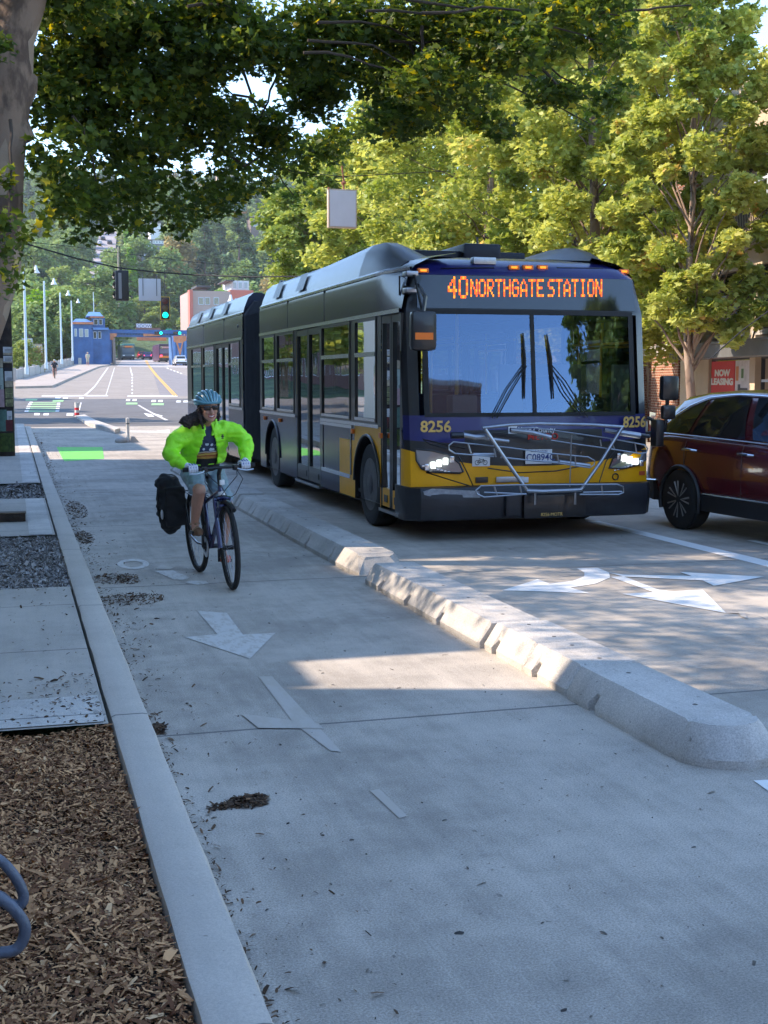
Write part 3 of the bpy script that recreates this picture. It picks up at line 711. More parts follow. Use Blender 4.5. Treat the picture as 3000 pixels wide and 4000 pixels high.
# portal columns and girder
YP = 205.
pt = thing('bridge_portal', 'blue steel girder with orange brackets spanning the bridge road', 'bridge girder', (PY(560, 1420, YP).x, YP, T(YP)))
def pl2(px_, py_): p = PY(px_, py_, YP); return p.x - pt.location.x, p.z - pt.location.z
def pbox(mb, x0, y0, x1, y1, d0, d1, mi=0):
    a = pl2(x0, y1); b = pl2(x1, y0); mb.box((a[0], d0, a[1]), (b[0], d1, b[1]), mi)
mb = MB(); pbox(mb, 418, 1290, 730, 1302, 0, 1.6); pbox(mb, 418, 1309, 730, 1315, .2, 1.4)
for i in range(26): x = 425 + i * 12; pbox(mb, x, 1302, x + 2.5, 1309, .3, .6, 0); mb.tube([(pl2(x, 1309)[0], .5, pl2(x, 1309)[1]), (pl2(x + 12, 1302)[0], .5, pl2(x, 1302)[1])], .07, 4, 1)
mb.build('girder', [m_blue, m_blue2], pt)
mb = MB(); pbox(mb, 417, 1302, 437, 1418, .2, 1.2); mb.build('column', m_blue, pt)
mb = MB(); pbox(mb, 442, 1320, 450, 1424, .0, 1.4); mb.build('column', M('bridge bare steel', (.32, .24, .2), .6), pt)
for L in ([(421, 1302), (456, 1302), (456, 1312), (446, 1318), (440, 1328), (424, 1326)], [(560, 1303), (628, 1306), (628, 1312), (560, 1314)]):
    mb = MB(); mb.prism([(pl2(a, b)[0], -.12, pl2(a, b)[1]) for a, b in L], (0, .1, 0)); mb.build('bracket', m_orng, pt)
vt = thing('bridge_tower', 'blue ribbed bridge pier with an orange V beside the road on the right', 'tower', (PY(705, 1425, 203).x, 203, T(203)))
def vl(px_, py_): p = PY(px_, py_, 203); return p.x - vt.location.x, p.z - vt.location.z
mb = MB()
for i, x in enumerate(range(680, 760, 7)): a = vl(x, 1420); b = vl(x + 5, 1318); mb.box((a[0], .15, a[1] - 1), (b[0], .5, b[1]), i % 2)
a = vl(678, 1420); b = vl(770, 1312); mb.box((a[0], .5, a[1] - 1), (b[0], 6, b[1])); mb.build('wall', [m_blue2, m_blue], vt)
mb = MB(); mb.prism([(vl(a, b)[0], .0, vl(a, b)[1]) for a, b in ((678, 1312), (728, 1312), (728, 1330), (716, 1336), (706, 1384), (702, 1386), (688, 1338), (679, 1334))], (0, .13, 0)); mb.build('bracket', m_orng, vt)
mb = MB(); mb.prism([(vl(a, b)[0], -.03, vl(a, b)[1]) for a, b in ((695, 1340), (710, 1340), (703, 1366))], (0, .028, 0)); mb.build('bracket_gap', m_blue, vt)
# sign boards and signals on the girder
def board(name, lab, cat, px0, py0, px1, py1, Y, mat, writing=None, wm=None, ws=1., group=None):
    a = PY(px0, py1, Y); b = PY(px1, py0, Y); t = thing(name, lab, cat, ((a.x + b.x) / 2, Y, a.z), 0, group)
    mb = MB(); w_ = (b.x - a.x) / 2; mb.bbox((-w_, 0, 0), (w_, .12, b.z - a.z), .02); mb.build('panel', mat, t)
    if writing: text('writing', writing, (b.z - a.z) * ws, wm, t, (0, -.01, (b.z - a.z) / 2))
    return t
board('billboard', 'white billboard with big blue letters on the far bank', 'billboard', 532, 1265, 592, 1284, 235, M('white board', (.7, .74, .8), .6), 'DDOW', m_blue, .95)
board('bridge_sign', 'brown board on top of the bridge girder', 'sign', 531, 1281, 628, 1291, 206, M('brown board', (.22, .10, .07), .7))
board('street_sign', 'small green street sign above the bridge girder', 'sign', 648, 1284, 672, 1294, 207, M('green sign', (.02, .28, .16), .5))
board('overhead_bar', 'orange clearance bar hanging under the far girder', 'clearance bar', 535, 1318, 650, 1330, 228, m_orng)
m_lens = {c: M(c + ' signal lens', v, .3, emit=e, es=s) for c, v, e, s in (('lit green', (.0, .8, .5), (.0, .95, .62), 1.1), ('unlit red', (.10, .02, .015), None, 0), ('unlit yellow', (.12, .07, .02), None, 0), ('lit red', (.8, .05, .05), (1, .05, .12), 1.0))}
for k, (px_, lab) in enumerate(((629, 'green traffic light on the left of the bridge girder'), (702, 'green traffic light on the right of the bridge girder'))):
    p = PY(px_, 1301, 203.5); t = thing('traffic_light', lab, 'traffic light', (p.x, 203.5, p.z), 0, 'green lights on the bridge girder')
    mb = MB(); mb.bbox((-1.0, .15, -.25), (.25, .4, .25), .03); mb.build('housing', m_blk_ if 0 else M('black signal housing', (.012, .012, .014), .5), t)
    mb = MB(); mb.lathe([(.22, -.02), (.0, -.04)], (0, .14, 0), 'y', 14); mb.build('lens', m_lens['lit green'], t)
    mb = MB(); mb.lathe([(.15, -.02), (.0, -.04)], (-.6, .14, 0), 'y', 14); mb.build('lens', m_lens['unlit red'], t)
# low buildings over the water: pink-brown block right of the girder
YB = 215.
pb = thing('pink_brown_building', 'pink and brown flat-roofed building seen above the back of the bus', 'building', (PY(900, 1482, YB).x, YB, T(YB)))
def bl(px_, py_): p = PY(px_, py_, YB); return p.x - pb.location.x, p.z - pb.location.z
m_pink = M('dusty pink wall', (.42, .30, .27), .8); m_coral = M('coral wall', (.55, .16, .12), .8)
def bbx(mb, x0, y0, x1, y1, d0, d1, mi=0):
    a = bl(x0, y1); b = bl(x1, y0); mb.box((a[0], d0, a[1]), (b[0], d1, b[1]), mi)
mb = MB(); bbx(mb, 748, 1138, 900, 1330, 0, 14, 0); bbx(mb, 900, 1134, 990, 1330, .01, 14, 1); bbx(mb, 742, 1132, 752, 1330, -.3, 2, 1); mb.build('wall', [m_pink, m_coral], pb)
mb = MB(); bbx(mb, 915, 1092, 985, 1134, 3, 12, 0); mb.build('penthouse', M('pale penthouse wall', (.5, .52, .55), .6), pb)
mb = MB(); bbx(mb, 775, 1112, 832, 1118, 2, 9); bbx(mb, 885, 1092, 920, 1095, 1, 10); mb.build('roof_terrace', M('dark terrace roof', (.06, .06, .065), .7), pb)
for x0 in (775, 800, 835): 
    mb = MB(); bbx(mb, x0, 1162, x0 + 20, 1190, -.06, .05); w_ = mb.build('window', m_wframe, pb); mb = MB(); bbx(mb, x0 + 2, 1164, x0 + 18, 1188, -.08, -.062); mb.build('pane', m_sgn_, w_)
for x0 in (920, 942, 964):
    mb = MB(); bbx(mb, x0, 1096, x0 + 17, 1124, 2.94, 3.05); w_ = mb.build('window', m_wframe, pb); mb = MB(); bbx(mb, x0 + 2, 1098, x0 + 15, 1122, 2.92, 2.938); mb.build('pane', M('bluish pane', (.25, .32, .38), .15), w_)
mb = MB()
for i in range(26): mb.ball((bl(830 + i * 3, 1130)[0] + rng.uniform(-.2, .2), 1.5 + rng.random() * 2, bl(0, 1128)[1] + rng.uniform(-.1, .35)), rng.uniform(.25, .5), 4)
rg = mb.build('roof_garden', M('roof garden green', (.12, .25, .03), .9, var=.4, vs=3), pb)
# houses on the hill
def house(lab, px0, py0, px1, py1, Y, wall, roofm, wins, gable=False, cat='house', name='hill_house', dep=9, rh=.3):
    a = PY(px0, py1, Y); b = PY(px1, py0, Y); t = thing(name, lab, cat, ((a.x + b.x) / 2, Y, a.z)); w_ = (b.x - a.x) / 2; h = b.z - a.z
    mb = MB(); mb.box((-w_, 0, -6), (w_, dep, h)); mb.build('wall', wall, t)
    mb = MB()
    if gable: mb.prism([(-w_ - .6, -.5, h + .01), (w_ + .6, -.5, h + .01), (0, -.5, h + w_ * .75)], (0, dep + 1, 0))
    else: mb.add([(-w_ - .6, -.6, h + .01), (w_ + .6, -.6, h + .01), (w_ + .6, dep + .6, h + .01), (-w_ - .6, dep + .6, h + .01), (-w_ * .6, dep * .3, h + rh * w_), (w_ * .6, dep * .3, h + rh * w_), (w_ * .6, dep * .7, h + rh * w_), (-w_ * .6, dep * .7, h + rh * w_)], [(0, 3, 2, 1), (4, 5, 6, 7), (0, 1, 5, 4), (1, 2, 6, 5), (2, 3, 7, 6), (3, 0, 4, 7)])
    mb.build('roof', roofm, t)
    for x0, y0, x1, y1 in wins:
        q0 = PY(x0, y1, Y); q1 = PY(x1, y0, Y); c = t.location
        mb = MB(); mb.box((q0.x - c.x, -.12, q0.z - c.z), (q1.x - c.x, .02, q1.z - c.z)); f = mb.build('window', M('white frames', (.65, .68, .72), .5), t)
        e = (q1.x - q0.x) * .08; k = max(1, int((x1 - x0) / 9)); mb = MB()
        for i in range(k):
            u0 = q0.x - c.x + (q1.x - q0.x) * i / k + e; u1 = q0.x - c.x + (q1.x - q0.x) * (i + 1) / k - e
            mb.box((u0, -.15, q0.z - c.z + e), (u1, -.122, q1.z - c.z - e))
        mb.build('pane', M('bluish pane', (.25, .32, .38), .15), f)
    return t
m_gwall = M('grey siding', (.16, .17, .19), .8); m_groof = M('grey shingles', (.10, .10, .11), .9); m_gwall2 = M('blue-grey siding', (.22, .26, .32), .8)
house('long grey apartment house with rows of white windows high on the hill', 545, 938, 640, 1022, 430, m_gwall, m_groof, [(596, 928 + 12, 640, 946 + 6), (556, 958, 602, 972), (552, 990, 605, 1002), (552, 942, 590, 952)], cat='apartment house', dep=14, rh=.15)
house('small white gabled house above the grey apartment house', 588, 872, 628, 886, 470, M('white siding', (.6, .62, .65), .7), m_groof, [(600, 874, 608, 882)], gable=True)
house('dark grey house among trees left of the hill street', 128, 1150, 212, 1190, 260, m_gwall, M('brownish roof', (.20, .15, .12), .9), [(152, 1160, 164, 1174), (188, 1158, 200, 1176)], rh=.2)
house('grey shed house below the dark house on the left bank', 180, 1228, 215, 1250, 245, m_gwall2, m_groof, [(190, 1234, 200, 1244)])
house('blue-grey house beside the hill street', 640, 905, 705, 935, 500, m_gwall2, m_groof, [(655, 912, 670, 924), (680, 912, 695, 924)], rh=.25)
house('brown house half hidden under the tall trees of the hill', 1000 - 20, 850, 1045, 905, 480, M('brown siding', (.16, .12, .11), .8), m_groof, [(990, 868, 1005, 885), (1015, 868, 1030, 885)])
bd = board('notice_board', 'white board on the far left bank below the leaning tree', 'board', 86, 1322, 127, 1358, 150, M('grey white board', (.45, .45, .50), .7))
house('long white shed on the left bank', 128, 1343, 165, 1358, 155, M('white siding', (.6, .62, .65), .7), m_groof, [], rh=.1, dep=4, name='bank_shed', cat='shed')
# ================================================================ trees
def leaf_cloud(pts, size, star=False, upbias=.5, jitter=.35):
    """pts (N,3) -> small folded leaves"""
    N = len(pts)
    d = nr.normal(size=(N, 3)); d[:, 2] = np.abs(d[:, 2]) * .6 - .5; d /= np.linalg.norm(d, axis=1)[:, None]       # leaf axis: hangs
    nn = nr.normal(size=(N, 3)) * (1 - upbias); nn[:, 2] += upbias * 1.3
    s = np.cross(d, nn); s /= np.linalg.norm(s, axis=1)[:, None] + 1e-9; up = np.cross(s, d)
    sz = size * (1 + jitter * nr.uniform(-1, 1, N))
    if star:
        prof = [(0, -.1, 0), (.38, .12, .05), (.30, .38, .03), (.62, .62, .10), (.22, .68, .02), (0, 1.12, -.04), (-.22, .68, .02), (-.62, .62, .10), (-.30, .38, .03), (-.38, .12, .05)]
        F = [(0, 1, 2, 5), (2, 3, 4, 5), (0, 5, 8, 9), (5, 6, 7, 8)]
    else:
        prof = [(0, 0, 0), (.42, .45, .10), (0, 1.05, 0), (-.42, .45, .10)]; F = [(0, 1, 2), (0, 2, 3)]
    V = np.zeros((N, len(prof), 3))
    for k, (a, b, c) in enumerate(prof): V[:, k] = pts + (s * a + d * b + up * c) * sz[:, None]
    return V, F
def clump_pts(c, r, n, shell=.55):
    d = nr.normal(size=(n, 3)); d /= np.linalg.norm(d, axis=1)[:, None]
    rad = shell + (1 - shell) * nr.uniform(0, 1, n) ** .7
    return np.array(c) + d * rad[:, None] * np.array(r)
def branch(mb, a, b, r0, r1, sag=.0, n=6, wob=.12):
    a, b = Vector(a), Vector(b); L = (b - a).length; pts = []
    for i in range(n + 1):
        t = i / n; p = a.lerp(b, t) + Vector((rng.uniform(-1, 1), rng.uniform(-1, 1), rng.uniform(-1, 1))) * wob * L * .25 * math.sin(math.pi * t); p.z += sag * math.sin(math.pi * t); pts.append(p)
    mb.tube(pts, [r0 + (r1 - r0) * i / n for i in range(n + 1)], 8); return pts
m_bark = M('grey-brown bark', (.16, .12, .10), .9, var=.4, vs=6, bump=1, bs=14)
def planebark(name, a, b, c):
    m = bpy.data.materials.new(name); m.use_nodes = True; MATS[name] = m
    n, l, p = nodes_of(m); tc = n.new('ShaderNodeTexCoord'); mp = n.new('ShaderNodeMapping'); mp.inputs['Scale'].default_value = (1, 1, .45); l.new(tc.outputs['Object'], mp.inputs[0])
    v = n.new('ShaderNodeTexVoronoi'); v.inputs['Scale'].default_value = 6; l.new(mp.outputs[0], v.inputs['Vector'])
    f = noise(n, l, mp.outputs[0], 3.5, 5, .6)
    c1 = mixc(n, l, ramp(n, l, f, .42, .52), b, a); c2 = mixc(n, l, ramp(n, l, v.outputs['Color'], .72, .78), c1, c)
    l.new(c2, p.inputs['Base Color']); p.inputs['Roughness'].default_value = .85
    bp = n.new('ShaderNodeBump'); bp.inputs['Strength'].default_value = .5; bp.inputs['Distance'].default_value = .02; l.new(noise(n, l, tc.outputs['Object'], 22, 6), bp.inputs['Height']); l.new(bp.outputs[0], p.inputs['Normal']); return m
m_plane = planebark('patchy plane bark', (.27, .185, .135), (.12, .08, .06), (.36, .27, .20))
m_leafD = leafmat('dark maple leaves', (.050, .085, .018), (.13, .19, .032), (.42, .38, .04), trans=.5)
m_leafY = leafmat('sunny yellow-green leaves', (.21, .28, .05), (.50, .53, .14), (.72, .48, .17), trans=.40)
m_leafM = leafmat('mid green leaves', (.15, .23, .045), (.37, .43, .11), (.26, .26, .05), trans=.35)

# --- big street tree leaning over the bike lane
Yt = 12.5
tr = thing('leaning_street_tree', 'big leaning tree with pale patchy bark and dark leaves hanging over the street', 'tree', (-1.15, Yt, .1))
def tl_(px, py, Y=Yt): p = PY(px, py, Y); return (p.x + 1.15, p.y - Yt, p.z - .1)
mb = MB()
tp = [((-.02, 0, 0), .28), ((.05, 0, .9), .22), (tl_(-110, 1400), .19), (tl_(-40, 1220), .17), (tl_(12, 1040), .165), (tl_(18, 850), .165), (tl_(12, 650), .19), (tl_(28, 460), .195), (tl_(42, 310), .20), (tl_(52, 150), .19), (tl_(88, 0), .21), (tl_(150, -250), .18), (tl_(320, -700), .14), (tl_(480, -1300), .09)]
mb.tube([p for p, _ in tp], [r_ for _, r_ in tp], 14)
mb.tube([tl_(60, 400), tl_(105, 330), tl_(125, 290)], [.14, .11, .06], 10)
mb.tube([tl_(75, 90), tl_(150, -60), tl_(290, -300), tl_(600, -600)], [.13, .11, .09, .06], 10)
mb.tube([tl_(80, 560), tl_(30, 450), tl_(-60, 250), tl_(-200, 0)], [.15, .16, .15, .12], 10)
t_ = mb.build('trunk', m_plane, tr)
mb = MB(); top = Vector(tl_(110, 60)); cl = []
def crown_at(px, py, Y): p = PY(px, py, Y); return Vector((p.x + 1.15, p.y - Yt, p.z - .1))
# clump centres: lower fringe of the crown as seen, then the mass above
fr = [(60, 1050, 11, .25, .5), (190, 560, 12, .6, 1), (120, 880, 12.3, .45, .8), (240, 800, 13, .40, .9), (330, 870, 13.4, .38, .8), (430, 900, 14, .40, .7), (560, 880, 14.5, .40, .7), (270, 640, 13, .45, .8), (450, 760, 14, .5, .65), (620, 720, 15, .5, .6), (700, 850, 15.5, .40, .55), (640, 890, 15, .3, .6),
      (780, 800, 16, .5, .6), (880, 740, 16, .5, .55), (980, 760, 17, .45, .5), (1060, 660, 16, .5, .6), (1180, 640, 16.5, .5, .55), (1290, 560, 16, .5, .6), (1120, 780, 17, .35, .45), (1420, 520, 15, .45, .7), (1560, 480, 14, .45, .7), (1690, 420, 13.5, .45, .7), (1770, 460, 13.5, .35, .7),
      (1850, 300, 13, .5, .7), (1980, 240, 13, .5, .7), (2080, 200, 12.5, .5, .7), (2200, 330, 13, .38, .7), (2330, 430, 13.5, .30, .6), (2400, 380, 13.6, .25, .5), (2280, 180, 12.5, .42, .6), (2420, 60, 12.5, .38, .6), (2680, 30, 12.5, .25, .5), (1900, 480, 13.5, .3, .5), (2380, 340, 13.5, .25, .4), (1650, 300, 13, .5, .7), (1480, 330, 14, .5, .7),
      (300, 450, 13.5, .6, .9), (480, 540, 14, .6, .8), (690, 500, 15, .6, .8), (900, 500, 15, .6, .7), (1100, 430, 15, .6, .7), (1300, 330, 15, .6, .8), (300, 220, 13.5, .7, 1), (560, 300, 14, .7, 1), (800, 260, 14, .7, .9), (1050, 200, 14, .7, .9), (1280, 120, 14, .7, .9), (1500, 120, 14, .7, .9), (1750, 100, 13.5, .7, .9), (2000, 50, 13, .6, .8), (2250, 20, 13, .5, .7),
      (250, 20, 13.5, .8, 1), (500, 60, 14, .8, 1), (760, 30, 14, .8, 1), (10, 700, 11.6, .22, .6), (20, 860, 11.4, .3, .8), (20, 1000, 11, .3, .7), (120, 180, 11.6, .15, .4), (560, 650, 15.5, .6, .5), (820, 640, 16.5, .5, .5), (1300, 740, 18, .3, .3), (60, 1170, 10.8, .15, .5)]
for px, py, Y, r_, dn in fr:
    if Y < 12.6 and px < 260: continue
    dn *= .26 if py > 500 else .42
    if py > 620: py -= 45
    py -= 10 if py > 450 else 0
    for q_ in range(4):
        cl.append((crown_at(px + rng.uniform(-110, 110), py + rng.uniform(-75, 75), Y + rng.uniform(-.8, .8)), (r_ * .60, r_ * .60, r_ * .42), int(700 * dn * (r_ / .5) ** 2)))
for px, py, Y in ((20, 170, 11.7), (10, 190, 11.7), (10, 700, 11.5), (25, 730, 11.5), (40, 860, 11.4), (10, 900, 11.4), (30, 990, 11.2), (90, 960, 11.8), (70, 1075, 11), (30, 1110, 11), (130, 900, 11.9), (150, 830, 12)): cl.append((crown_at(px, py, Y), (.15, .15, .13), 26))
for k in range(95):        # the rest of the crown, above the frame
    x = rng.uniform(-4.5, 7.0); y = rng.uniform(-6.5, 5.5); z = rng.uniform(5.6, 9.8)
    cl.append((Vector((x, y, z)), (.8, .8, .5), 330))
for k in range(34):  # extra clumps above the frame, added to shade the traffic lane
    cl.append((Vector((rng.uniform(-4.2, 1.6), rng.uniform(-4.2, 1.8), rng.uniform(6.0, 8.2))), (.75, .75, .45), 330))
def lit(c):  # crown is shaped for light: clumps shading the sun patch are dropped
    q = Vector((c.x - 1.15, c.y + Yt, c.z + .1)); q = q - sdir * (q.z / sdir.z); return (1.0 < q.x < 3.7 and 5.6 < q.y < 8.6)
nf = len(cl) - 95; cl = [c for i, c in enumerate(cl) if not lit(c[0])]
for c, r_, n in cl[::4][:60]:
    if rng.random() < .75:
        s = Vector(tp[9][0]).lerp(c, .25) if c.z > 2 else Vector(tp[6][0]); s = s.lerp(c, .55) + Vector((0, 0, .3))
        branch(mb, s, c, .016, .006, sag=.15, n=6) if rng.random() < .6 else None
for e in ((2.5, -.5, 5.6), (4.5, .3, 6.0), (6.2, 0, 5.2), (3.5, 2.5, 6.2), (1, 3.5, 6.4), (2, -3.5, 6.2), (1, -7, 6.4), (-2, -2, 7)): branch(mb, tp[10][0], e, .035, .010, sag=.3, n=8)
for a, b in (((1500, -50, 13.5), (1720, 470, 13.5)), ((1750, -80, 13.4), (1780, 400, 13.4)), ((1800, 60, 13), (2250, 330, 13)), ((2000, 200, 13), (2380, 420, 13.4)), ((1650, 100, 13), (1640, 380, 13)), ((900, 100, 15), (1100, 700, 16.5)), ((1150, 150, 15), (1010, 480, 15)), ((700, 560, 15), (1250, 690, 17)), ((2100, 60, 12.8), (2420, 60, 12.5)), ((2250, 60, 12.8), (2700, 20, 12.5))):
    branch(mb, crown_at(*a), crown_at(*b), .022, .008, n=8, wob=.2)
mb.build('limbs', M('dark twig bark', (.06, .045, .035), .9, var=.3, vs=6), tr)  # limbs are given a darker bark than the trunk
P = np.concatenate([clump_pts(c, r_, n, .25) for c, r_, n in cl]); V, F = leaf_cloud(P, .066, star=True, upbias=.42, jitter=.5); print('canopy leaves', len(P))
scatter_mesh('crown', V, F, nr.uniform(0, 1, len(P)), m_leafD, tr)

# --- row of sunlit trees along the right-hand sidewalk
def street_tree(lab, x, y, h, crown, n, leaf, mat, tr_r=.17, lean=0., seed=0, clumps=60, name='street_tree', low=2.2, group='sunlit trees along the right-hand sidewalk', star=False, barkm=None):
    t = thing(name, lab, 'tree', (x, y, T(y) + (.15 if y < 46 else 0)), 0, group); rs = random.Random(seed)
    mb = MB(); pts = []; k = 8
    for i in range(k + 1):
        q = i / k; pts.append((lean * q * h * .3 + .12 * math.sin(q * 7 + seed), .1 * math.cos(q * 6 + seed), q * h * .82))
    mb.tube(pts, [tr_r * (1 - .75 * i / k) for i in range(k + 1)], 10)
    cs = []
    clumps = int(clumps * 2.2)
    for i in range(clumps):
        q = (i + .5) / clumps; z = low + (h - low) * q; rr = crown * (math.sin(math.pi * (.16 + .80 * q)) ** .7); a = rs.uniform(0, 6.28); d = rr * math.sqrt(rs.uniform(.10, 1)); rad = crown * rs.uniform(.10, .22)
        cs.append(((lean * q * h * .3 + d * math.cos(a), d * math.sin(a), z + rs.uniform(-.3, .3)), rad))
    for c, rad in cs[::4]:
        zb = max(low * .7, c[2] - 1.2 - rs.random()); q = zb / (h * .82); q = min(q, 1); branch(mb, (lean * q * h * .3, 0, zb), c, .035 * (1.3 - q), .008, sag=.1, n=5)
    mb.build('trunk', barkm or m_plane, t)
    P = np.concatenate([clump_pts(c, (rad, rad, rad * .7), n // clumps, .35) for c, rad in cs]); V, F = leaf_cloud(P, leaf, star=star, upbias=.5)
    tint = np.repeat(nr.uniform(0, .55, len(cs)), n // clumps) + nr.uniform(0, .45, len(P)); 
    scatter_mesh('crown', V, F, np.clip(tint, 0, 1), mat, t); return t
gx = lambda px, Y: PY(px, 1482, Y).x
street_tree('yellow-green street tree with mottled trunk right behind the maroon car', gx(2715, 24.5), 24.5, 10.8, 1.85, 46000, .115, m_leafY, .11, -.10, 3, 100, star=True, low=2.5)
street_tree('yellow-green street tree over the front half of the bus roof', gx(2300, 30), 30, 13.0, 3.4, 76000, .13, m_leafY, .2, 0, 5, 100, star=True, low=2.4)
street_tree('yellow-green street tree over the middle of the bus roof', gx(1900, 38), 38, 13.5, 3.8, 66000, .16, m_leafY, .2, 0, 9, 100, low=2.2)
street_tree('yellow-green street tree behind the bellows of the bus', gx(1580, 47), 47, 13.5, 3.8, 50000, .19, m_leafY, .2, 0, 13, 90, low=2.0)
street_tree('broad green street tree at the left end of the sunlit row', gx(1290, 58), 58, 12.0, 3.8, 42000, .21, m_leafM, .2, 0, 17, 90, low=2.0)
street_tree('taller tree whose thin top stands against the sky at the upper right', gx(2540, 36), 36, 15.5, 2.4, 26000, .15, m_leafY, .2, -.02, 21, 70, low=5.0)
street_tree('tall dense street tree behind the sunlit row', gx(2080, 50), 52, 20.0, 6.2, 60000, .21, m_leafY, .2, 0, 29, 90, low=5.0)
street_tree('green tree beside the camera on the right-hand sidewalk', 15.6, 0.2, 8.0, 2.6, 20000, .2, m_leafM, .2, 0, 39, 60, low=2.3)
street_tree('second green tree behind the camera on the right-hand sidewalk', 18.6, -1.5, 8, 3.0, 16000, .2, m_leafM, .2, 0, 41, 60, low=2.3)
street_tree('green tree standing far behind the camera on the right', 25.0, -12, 8, 3.0, 16000, .2, m_leafM, .2, 0, 33, 60, low=2.5)
street_tree('round green tree left of the camera near the tan building', -2.6, -13, 9, 3.2, 12000, .2, m_leafM, .2, 0, 35, 60, low=3)

# --- trees of the hill and the banks: a few kinds, copied
def far_tree(name, lab, h, crown, n, leaf, mat, seed, conifer=False):
    t = thing(name, lab, 'tree', (0, 0, 0)); rs = random.Random(seed)
    mb = MB(); mb.tube([(0, 0, -2), (0, 0, h * .5), (0, 0, h * .9)], [.35, .25, .05], 6); mb.build('trunk', m_bark, t)
    cs = []
    for i in range(46):
        q = (i + .5) / 46; z = h * (.12 + .86 * q); a = rs.uniform(0, 6.28)
        rr = crown * ((1 - q) ** .8 * .95 + .05) if conifer else crown * math.sin(math.pi * (.15 + .80 * q)) ** .6
        d = rr * math.sqrt(rs.uniform(.3, 1)) * .85; rad = crown * rs.uniform(.24, .36) * ((1.15 - q) if conifer else 1); cs.append(((d * math.cos(a), d * math.sin(a), z), rad))
    P = np.concatenate([clump_pts(c, (rad, rad, rad * (.5 if conifer else .75)), n // 46, .6) for c, rad in cs]); V, F = leaf_cloud(P, leaf, upbias=.6)
    tint = np.repeat(nr.uniform(0, .6, 46), n // 46) + nr.uniform(0, .4, len(P)); scatter_mesh('crown', V, F, np.clip(tint, 0, 1), mat, t); return t
m_hD = leafmat('dark evergreen foliage', (.06, .11, .05), (.13, .20, .09), trans=.15, rough=.7)
m_hM = leafmat('hillside green foliage', (.13, .21, .06), (.26, .35, .11), trans=.25, rough=.7)
m_hL = leafmat('light hillside foliage', (.18, .26, .06), (.32, .39, .11), trans=.3, rough=.7)
m_hY = leafmat('browning hillside foliage', (.28, .24, .09), (.42, .35, .15), trans=.25, rough=.7)
m_hB = leafmat('bright poplar foliage', (.13, .26, .02), (.20, .36, .03), trans=.35, rough=.7)
kinds = [far_tree('evergreen_tree', 'dark pointed evergreen on the far hillside', 17, 4.6, 4200, .75, m_hD, 1, True),
         far_tree('broadleaf_tree', 'mid green round-crowned tree on the far hillside', 13, 5.6, 4600, .75, m_hM, 2),
         far_tree('broadleaf_tree', 'light green round-crowned tree on the far hillside', 12, 5.2, 4600, .70, m_hL, 3),
         far_tree('broadleaf_tree', 'browning yellowish tree on the far hillside', 12, 5.0, 4400, .70, m_hY, 4),
         far_tree('broadleaf_tree', 'mid green round-crowned tree on the far hillside', 15, 6.2, 4800, .80, m_hM, 6)]
hl = 'trees covering the far hillside'
used = set(); cnt = 0
def keep_road(x, y):
    r = ray(415, 1000); return abs(x - r.x / r.y * y) > 7 + .002 * y or y > 650 or y < 300
Y = 262.
while Y < 760:
    st = 10 + Y * .018
    a0 = gx(-20, Y); a1 = gx(1420, Y); x = a0 + rng.uniform(0, st)
    while x < a1:
        xx, yy = x + rng.uniform(-2, 2), Y + rng.uniform(-4, 4); rv = rng.random()
        pxx = 1500 + 5000 * math.tan(math.atan2(xx, yy) - TH)
        okp = keep_road(xx, yy) and not (320 < yy < 436 and 460 < pxx < 740) and not (440 < yy < 500 and 560 < pxx < 720) and not (yy < 330 and 425 < pxx < 760) and not (yy < 262 and 100 < pxx < 260)
        if okp:
            right = pxx > 780
            k = 0 if rv < (.42 if right else .25) else 1 if rv < .62 else 4 if rv < .80 else 2 if rv < .93 else 3
            oo = None; s = rng.uniform(.8, 1.25) * (1 + (Y - 262) / 1500)
            if not used.__contains__(k):
                used.add(k); o = kinds[k]; o.location = (xx, yy, T(yy) - .5); o.scale = (s,) * 3; o['group'] = hl
            else: oo = dup(kinds[k], (xx, yy, T(yy) - .5), rng.uniform(0, 6.28), group=hl, scale=s)
            cnt += 1
            zone = 'left of the hill street' if pxx < 400 else 'between the hill street and the apartment house' if pxx < 700 and yy > 420 else 'below the apartment house' if pxx < 700 else 'behind the hanging box signs' if pxx < 1060 else 'above the middle of the bus'
            oo = kinds[k] if oo is None else oo; oo['label'] = ['dark pointed evergreen', 'mid green round tree', 'light green round tree', 'browning yellowish tree', 'tall mid green tree'][k] + ' on the far hillside ' + zone
        x += st
    Y += st * .85
print('hill trees', cnt)
# trees one can tell apart
def one(k, px, Y, h, lab, sc3=None, mat=None, py=None):
    base = {0: 17, 1: 13, 2: 12, 3: 12, 4: 15}[k]; s = h / base
    z = T(Y) - .4
    o = dup(kinds[k], (gx(px, Y), Y, z), rng.uniform(0, 6), label=lab, scale=sc3 or s)
    if 'group' in o.keys(): del o['group']
    if mat:
        for c in o.children:
            if c.name.startswith('crown'): c.data = c.data.copy(); c.data.materials[0] = mat
    return o
bpy.context.view_layer.update()
one(0, 507, 380, 30, 'bright green poplar column beside the hill street', (.6, .6, 1.45), m_hB); one(0, 520, 360, 18, 'lower bright green poplar beside the hill street', (.9, .9, 1.1), m_hB)
one(2, 250, 230, 15, 'pale green tree standing behind the lamp posts', 1.05); one(2, 190, 215, 12, 'yellow-green tree left of the blue tower', .95, m_hB); one(1, 255, 212, 10, 'leafy tree just left of the blue tower', .9)
one(1, 120, 200, 9, 'low green tree behind the parapet at the left', .7); one(2, 95, 140, 4, 'yellow-green shrub above the parapet by the notice board', .32); one(3, 140, 146, 4, 'dry orange bush above the parapet', .26)
